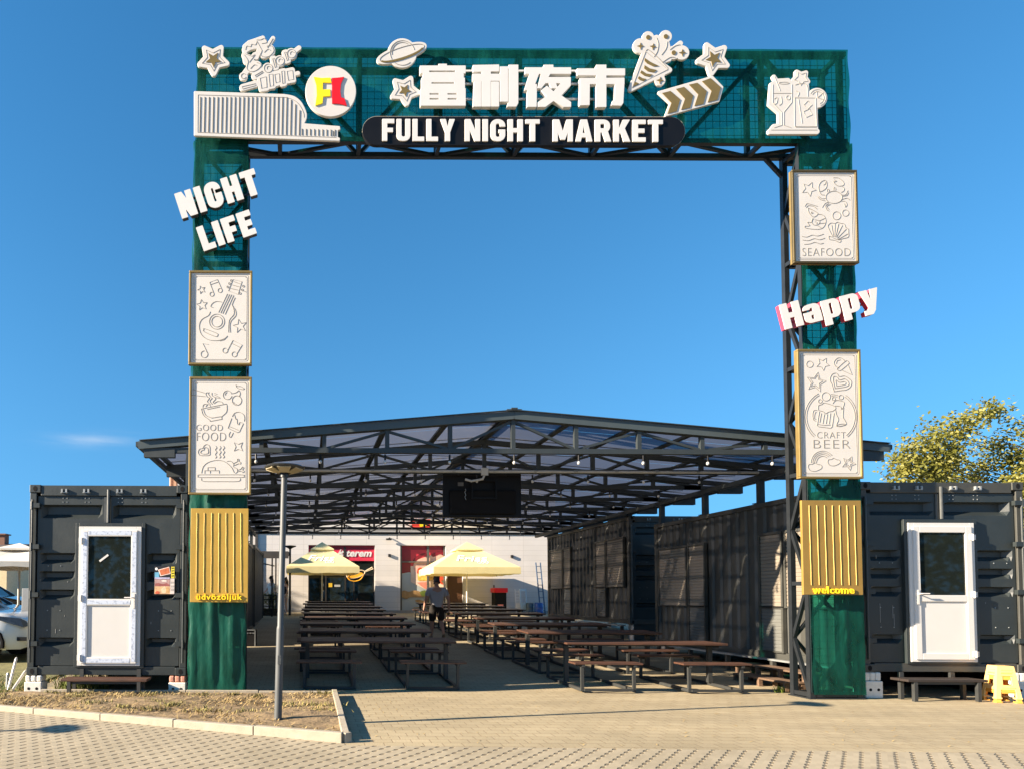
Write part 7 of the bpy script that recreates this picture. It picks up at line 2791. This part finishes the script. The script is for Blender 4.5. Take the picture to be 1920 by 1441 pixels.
woman = {'bulk': .82,
         'arm_l': [(-.165, 0, 1.41), (-.22, -.02, 1.14), (-.235, .05, .92)], 'arm_r': [(.165, 0, 1.41), (.26, .02, 1.16), (.33, .16, 1.02)],
         'leg_l': [(-.09, 0, .88), (-.095, .02, .48), (-.09, .0, .085), (-.11, .16, .035)], 'leg_r': [(.09, 0, .88), (.10, .0, .48), (.11, -.03, .085), (.13, .13, .035)]}
def handbag(t, place, P, lerp, b):
    mb = MB()
    w = P('wrr')
    mb.tube([place((w[0], w[1], w[2])), place((w[0] - .01, w[1] - .04, w[2] - .12))], .008, 6)
    c = place((w[0], w[1] - .03, w[2] - .26))
    mb.box(c[0] - .07, c[0] + .07, c[1] - .04, c[1] + .04, c[2] - .1, c[2] + .1)
    mb.build('handbag', BLACK_MATT, t)
py_w = 30.2
person('woman with long dark hair in black top and white shorts by the lamp post', W(536, 1118, py_w).x, py_w, 1.66, 105, woman, SKINL,
       [tee(TANK, tank=True, hem=1.0), shorts(WSHORT, .38, .02, 1.02), shoes(WSHORT), hair(True), handbag])
py_3 = 29.9
person('person in white top and dark trousers standing behind the railed planter', W(509, 1118, py_3).x, py_3, 1.70, 150, woman, SKINL,
       [tee(WHITE_CLEAN, hem=.98), trousers(TANK), shoes(BLACK), hair(True)])
# ------------------------------------------------------------------ parked cars at the left edge
TYRE = mat('tyre_rubber', (0.012, 0.012, 0.012), 0.8)
RIM = mat('alloy_rim', (0.45, 0.45, 0.46), 0.3, 0.7, 0.05)
CARGLASS = glass_mat('car_glass', (0.02, 0.035, 0.035))
LENS = mat('headlight_lens', (0.08, 0.09, 0.10), 0.12, 0.2, 0.3, 20)
def car(label, xf, Y, col, Hc, L=4.4, Wd=1.8):
    """car seen from its right side, nose towards +x; xf is the nose, Y the near flank"""
    z0 = gz(Y + Wd / 2) + .02
    t = thing('parked_car', label, 'car', (xf - L / 2, Y + Wd / 2, z0), 'cars parked left of the container')
    paint, n_, l_, b_ = nodes('car_paint_' + label.split()[0])
    b_.inputs['Base Color'].default_value = (*col, 1)
    b_.inputs['Roughness'].default_value = 0.25
    b_.inputs['Coat Weight'].default_value = 0.7
    k = Hc / 1.6
    # (distance behind the nose, z sill, z shoulder)
    prof = [(0.0, .42, .62), (.05, .30, .78), (.20, .24, .90), (.55, .24, .98), (1.05, .24, 1.04), (1.25, .24, 1.07), (2.2, .24, 1.08), (3.4, .24, 1.10), (4.1, .26, 1.08), (4.32, .32, 1.0), (4.4, .45, .75)]
    ring = []
    mb = MB()
    nseg = 10
    vs = []
    for d, za, zb in prof:
        e = min(1, .62 + .38 * math.sqrt(min(1, d / .5)), .7 + .3 * math.sqrt(max(0, (L - d)) / .5))
        hw = Wd / 2 * e
        x = xf - d * L / 4.4
        za, zb = za * k, zb * k
        pts = [(-hw * .9, za), (-hw, za + .12), (-hw * 1.0, (za + zb) / 2), (-hw * .97, zb - .10), (-hw * .88, zb), (hw * .88, zb), (hw * .97, zb - .10), (hw, (za + zb) / 2), (hw, za + .12), (hw * .9, za)]
        for y, z in pts:
            vs.append((x, Y + Wd / 2 + y, z0 + z))
    m_ = len(prof)
    fs = [(i * nseg + j, i * nseg + (j + 1) % nseg, (i + 1) * nseg + (j + 1) % nseg, (i + 1) * nseg + j) for i in range(m_ - 1) for j in range(nseg)]
    fs += [tuple(range(nseg)), tuple(range((m_ - 1) * nseg + nseg - 1, (m_ - 1) * nseg - 1, -1))]
    mb.add(vs, fs)
    body = mb.build('body', paint, t, smooth=True)
    smooth_by_angle(body, 35)
    # greenhouse
    gp = [(1.15, 1.04), (1.55, 1.30), (1.95, 1.50), (2.3, 1.58), (3.2, 1.58), (3.8, 1.50), (4.15, 1.10)]
    gb, rf = MB(), MB()
    vs = []
    for d, z in gp:
        hw_b, hw_t = Wd / 2 * .88, Wd / 2 * (.88 - .16 * min(1, (z - 1.04) / .5))
        x = xf - d * L / 4.4
        vs += [(x, Y + Wd / 2 - hw_b, z0 + 1.03 * k), (x, Y + Wd / 2 - hw_t, z0 + z * k), (x, Y + Wd / 2 + hw_t, z0 + z * k), (x, Y + Wd / 2 + hw_b, z0 + 1.03 * k)]
    m_ = len(gp)
    gb.add(vs, [(i * 4 + j, i * 4 + j + 1, (i + 1) * 4 + j + 1, (i + 1) * 4 + j) for i in range(m_ - 1) for j in range(3)] + [(0, 1, 2, 3), tuple(range(4 * m_ - 1, 4 * m_ - 5, -1))])
    gb.build('window_glass', CARGLASS, t)
    rv = []
    for d, z in gp[1:6]:
        hw_t = Wd / 2 * (.88 - .16 * min(1, (z - 1.04) / .5)) + .012
        x = xf - d * L / 4.4
        rv += [(x, Y + Wd / 2 - hw_t, z0 + z * k - .05), (x, Y + Wd / 2 - hw_t * .96, z0 + z * k + .02), (x, Y + Wd / 2 + hw_t * .96, z0 + z * k + .02), (x, Y + Wd / 2 + hw_t, z0 + z * k - .05)]
    rf.add(rv, [(i * 4 + j, i * 4 + j + 1, (i + 1) * 4 + j + 1, (i + 1) * 4 + j) for i in range(4) for j in range(3)])
    rf.build('roof', paint, t, smooth=True)
    for s in (-1, 1):
        yy = Y + Wd / 2 + s * (Wd / 2 * .82)
        for d0, z_0, d1, z_1 in ((1.12, 1.05, 1.95, 1.52), (2.45, 1.05, 2.42, 1.56), (3.35, 1.05, 3.3, 1.56), (4.15, 1.08, 3.8, 1.5)):
            mb = MB()
            mb.bar((xf - d0 * L / 4.4, yy + s * .06, z0 + z_0 * k), (xf - d1 * L / 4.4, yy - s * .07, z0 + z_1 * k), .05)
            mb.build('window_frame', paint, t)
    for wxd in (.88, 3.5):
        for s in (-1, 1):
            yy = Y + Wd / 2 + s * (Wd / 2 - .10)
            c = (xf - wxd * L / 4.4, yy, z0 + .34)
            mb = MB()
            mb.lathe([(.20, -.10), (.31, -.11), (.34, -.08), (.34, .08), (.31, .11), (.20, .10)], c, 24, 'y')
            wo = mb.build('wheel', TYRE, t)
            mb = MB()
            mb.lathe([(.05, s * .07), (.20, s * .10), (.22, s * .115), (.21, s * .118)] if s > 0 else [(.21, -.118), (.22, -.115), (.20, -.10), (.05, -.07)], c, 20, 'y')
            mb.build('rim', RIM, wo)
            mb = MB()
            a0 = [(c[0] + .40 * math.cos(R(a)), yy + s * .085, c[2] + .40 * math.sin(R(a))) for a in range(-10, 191, 20)]
            mb.tube(a0, .045, 6)
            mb.build('arch_trim', BLACK_MATT, t)
    for s in (-1, 1):
        mb = MB()
        yy = Y + Wd / 2 + s * Wd / 2 * .88
        mb.add([(xf - .03, yy - s * .32, z0 + .74 * k), (xf - .10, yy + s * .02, z0 + .70 * k), (xf - .55, yy + s * .105, z0 + .84 * k), (xf - .62, yy + s * .095, z0 + .93 * k), (xf - .2, yy - s * .05, z0 + .88 * k)], [(0, 1, 2, 3, 4)])
        mb.add([(v[0] + .012, v[1] + s * .012, v[2]) for v in mb.v[:5]], [(0, 1, 2, 3, 4), (4, 3, 2, 1, 0)])
        mb.build('headlight', LENS, t)
        mb = MB()
        mb.box(xf - .22, xf - .02, yy - .02, yy + s * .05 + .02, z0 + .42, z0 + .50)
        mb.build('fog_lamp', BLACK, t)
        mb = MB()
        mb.ball((xf - 1.45 * L / 4.4, Y + Wd / 2 + s * (Wd / 2 + .07), z0 + 1.08 * k), .10, 10, 7, (.7, 1, .7))
        mb.build('wing_mirror', paint, t)
    return t
car('white car with a black wheel arch parked nearest on the left', W(49, 1180, 13.6).x, 13.6, (0.72, 0.72, 0.70), 1.60)
car('navy car parked behind the white car', W(52, 1100, 16.4).x, 16.4, (0.012, 0.03, 0.07), 1.55)
car('black car parked farthest behind the navy car', W(46, 1085, 19.6).x + .1, 19.6, (0.008, 0.009, 0.01), 1.72)
# grey box unit beside the cars
t = thing('grey_cabinet', 'tall pale grey cabinet between the navy car and the left container', 'cabinet', (W(43, 1120, 15.6).x, 15.6, gz(15.6)))
a, b = W(40, 1155, 15.6), W(50, 1102, 15.6)
mb = MB()
mb.box(a.x, b.x + .3, 15.6, 15.9, gz(15.6), b.z)
mb.build('cabinet_body', mat('cabinet_grey', (0.28, 0.29, 0.29), 0.5), t, bevel=.01)
mb = MB()
mb.box(a.x + .02, b.x + .28, 15.59, 15.598, gz(15.6) + .1, b.z - .05)
mb.build('cabinet_door', MATS['cabinet_grey'], t)

# distant house with chimney
hx = W(4, 1118, 61.6).x - .2
t = thing('distant_house', 'distant brown house with a chimney beyond the car park', 'house', (hx, 58, gz(58)))
def hz(py): return W(4, py, 61.6).z
mb = MB()
mb.box(hx - 9, hx + 2.2, 58, 66, gz(58), hz(1030))
mb.build('wall', mat('ochre_render', (0.55, 0.45, 0.28), 0.85), t)
mb = MB()
y0, y1, ym = 57.6, 66.4, 62
za, zr_ = hz(1032), hz(1018)
mb.add([(hx - 9.4, y0, za), (hx + 2.6, y0, za), (hx + 2.6, ym, zr_), (hx - 9.4, ym, zr_), (hx - 9.4, y1, za), (hx + 2.6, y1, za)], [(0, 1, 2, 3), (3, 2, 5, 4), (1, 5, 2), (0, 3, 4), (0, 4, 5, 1)])
rf = mb.build('roof', mat('brown_tiles', (0.07, 0.05, 0.045), 0.85, 0, 0.2, 4), t)
mb = MB()
mb.box(hx - .45, hx + .5, 61.2, 62.1, za, hz(1002))
mb.box(hx - .6, hx + .65, 61.05, 62.25, hz(1002), hz(1000))
mb.build('chimney', mat('chimney_brick', (0.20, 0.10, 0.065), 0.85), rf)

# ------------------------------------------------------------------ trees
def leaf_mat(name, a, b_, c):
    m, n, l, b = nodes(name)
    oi = n.new('ShaderNodeTexCoord')
    nz = n.new('ShaderNodeTexNoise')
    nz.inputs['Scale'].default_value = 1.3
    nz.inputs['Detail'].default_value = 6
    l.new(oi.outputs['Object'], nz.inputs['Vector'])
    cr = n.new('ShaderNodeValToRGB')
    e = cr.color_ramp.elements
    e[0].position, e[0].color = .32, (*a, 1)
    e[1].position, e[1].color = .68, (*c, 1)
    mid = e.new(.5)
    mid.color = (*b_, 1)
    l.new(nz.outputs['Fac'], cr.inputs[0])
    l.new(cr.outputs[0], b.inputs['Base Color'])
    b.inputs['Roughness'].default_value = .55
    tl = n.new('ShaderNodeBsdfTranslucent')
    l.new(cr.outputs[0], tl.inputs['Color'])
    mx = n.new('ShaderNodeMixShader')
    mx.inputs[0].default_value = .35
    l.new(b.outputs[0], mx.inputs[1])
    l.new(tl.outputs[0], mx.inputs[2])
    l.new(mx.outputs[0], n['Material Output'].inputs['Surface'])
    return m
BARK = mat('bark', (0.12, 0.085, 0.055), 0.9, 0, 0.3, 8, 0.6, 20)
LEAFY = leaf_mat('yellowing_leaves', (0.125, 0.132, 0.020), (0.205, 0.20, 0.034), (0.285, 0.262, 0.052))
LEAFD = leaf_mat('poplar_leaves', (0.05, 0.07, 0.015), (0.075, 0.10, 0.02), (0.11, 0.13, 0.03))
def tree(name, label, x, y, h, rx, ry, zc, rz, n_tips, leaf, per, lm, seed, twigs=None, group=None, wk=1.0):
    rr = random.Random(seed)
    z0 = gz(y)
    t = thing(name, label, 'tree', (x, y, z0), group)
    tb = MB()
    trunk = [Vector((x, y, z0)), Vector((x + .1, y, z0 + h * .2)), Vector((x - .05, y + .1, z0 + h * .4)), Vector((x + .1, y, z0 + h * .62)), Vector((x, y, z0 + h * .85))]
    r0 = .02 * h + .05
    tb.tube(trunk, r0, 10, radii=[r0, r0 * .8, r0 * .62, r0 * .4, r0 * .15])
    tips = []
    for i in range(n_tips):
        while True:
            d = Vector((rr.uniform(-1, 1), rr.uniform(-1, 1), rr.uniform(-1, 1)))
            if .25 < d.length < 1:
                break
        d = d.normalized() * (d.length ** .45)
        wob = 1 + wk * (.16 * math.sin(d.x * 7 + seed) + .12 * math.sin(d.z * 9 + d.y * 5))
        tip = Vector((x + d.x * rx * wob, y + d.y * ry * wob, zc + d.z * rz * wob))
        if tip.z < z0 + 1.0:
            continue
        tips.append(tip)
    if twigs:
        tips += [Vector(p) for p in twigs]
    for i, tip in enumerate(tips):
        f = min(.95, max(.25, (tip.z - z0) / h - .22))
        k = f / .85 * 4 if f < .85 else 3.99
        a = trunk[min(3, int(k))].lerp(trunk[min(4, int(k) + 1)], k - int(k))
        m1 = a.lerp(tip, .5) + Vector((rr.uniform(-.3, .3), rr.uniform(-.3, .3), rr.uniform(.1, .5)))
        if i % 14 == 0 or (twigs and i >= len(tips) - len(twigs) and i % 3 == 0):
            tb.tube([a, m1, tip], .03, 5, radii=[.03 + .002 * h, .018, .007])
    tb.build('trunk', BARK, t)
    lb = MB()
    for tip in tips:
        sz = rr.uniform(.5, 1.1)
        for _ in range(per):
            g_ = Vector((rr.gauss(0, .26), rr.gauss(0, .26), rr.gauss(0, .22))) * sz * (rx + rz) / 6
            c = tip + g_
            d = Vector((rr.uniform(-1, 1), rr.uniform(-1, 1), rr.uniform(-1, .6))).normalized()
            s_ = d.cross(Vector((rr.uniform(-1, 1), rr.uniform(-1, 1), rr.uniform(-1, 1)))).normalized()
            L = leaf * rr.uniform(.7, 1.35)
            w = s_ * L * .28
            lb.v += [tuple(c), tuple(c + d * L * .45 + w), tuple(c + d * L), tuple(c + d * L * .45 - w)]
            n0 = len(lb.v) - 4
            lb.f.append((n0, n0 + 1, n0 + 2, n0 + 3))
    lb.build('crown', lm, t)
    return t
TYY = 23.0
def tp(px, py): return tuple(W(px, py, TYY + .3 * math.sin(px)))
tc_ = W(2058, 962, TYY)
twg = [tp(1690, 852), tp(1694, 868), tp(1700, 880), tp(1706, 848), tp(1733, 846), tp(1745, 822), tp(1748, 810), tp(1752, 832), tp(1770, 845), tp(1720, 895), tp(1735, 900), tp(1757, 870), tp(1788, 800), tp(1800, 808), tp(1815, 790),
       tp(1780, 815), tp(1850, 775), tp(1845, 770), tp(1868, 768), tp(1725, 870), tp(1710, 870), tp(1740, 880), tp(1775, 870), tp(1790, 850), tp(1700, 900), tp(1684, 890), tp(1760, 890), tp(1748, 850), tp(1765, 830)]
tree('broadleaf_tree', 'yellow-green broadleaf tree rising behind the right container', tc_.x, TYY, 9.2, 4.6, 3.6, tc_.z - .35, 3.0, 640, 0.125, 190, LEAFY, 5, twg)
tree('poplar_tree', 'tall narrow poplar beyond the left car park, nearer one', -17.7, 25.8, 11.6, 1.2, .95, 6.9, 4.4, 240, .26, 60, LEAFD, 8, None, 'poplars beyond the left car park', .15)
tree('poplar_tree', 'tall narrow poplar beyond the left car park, shorter one', -20.0, 27.55, 9.6, .55, .42, 6.0, 3.4, 140, .22, 50, LEAFD, 9, None, 'poplars beyond the left car park', .15)
# hedge of trees across the road, behind the viewer: seen in the door glass
rr = random.Random(33)
lb = MB()
for i in range(26):
    cx_, hgt = -14 + i * 2.1 + rr.uniform(-.6, .6), rr.uniform(4.5, 8.5)
    for _ in range(420):
        d = Vector((rr.gauss(0, .9), rr.gauss(0, .8), 0))
        c = Vector((cx_ + d.x, -17 + d.y, rr.random() ** .8 * hgt))
        a = Vector((rr.uniform(-1, 1), rr.uniform(-1, 1), rr.uniform(-1, 1))).normalized()
        s_ = a.cross(Vector((0, 0.3, 1))).normalized() * .18
        L = rr.uniform(.4, .8)
        lb.add([c, c + a * L * .5 + s_, c + a * L, c + a * L * .5 - s_], [(0, 1, 2, 3)])
tag(lb.build('treeline', LEAFD, loc=(0, 0, 0)), 'dark green treeline across the road, mirrored in the door glass', 'trees', kind='stuff')
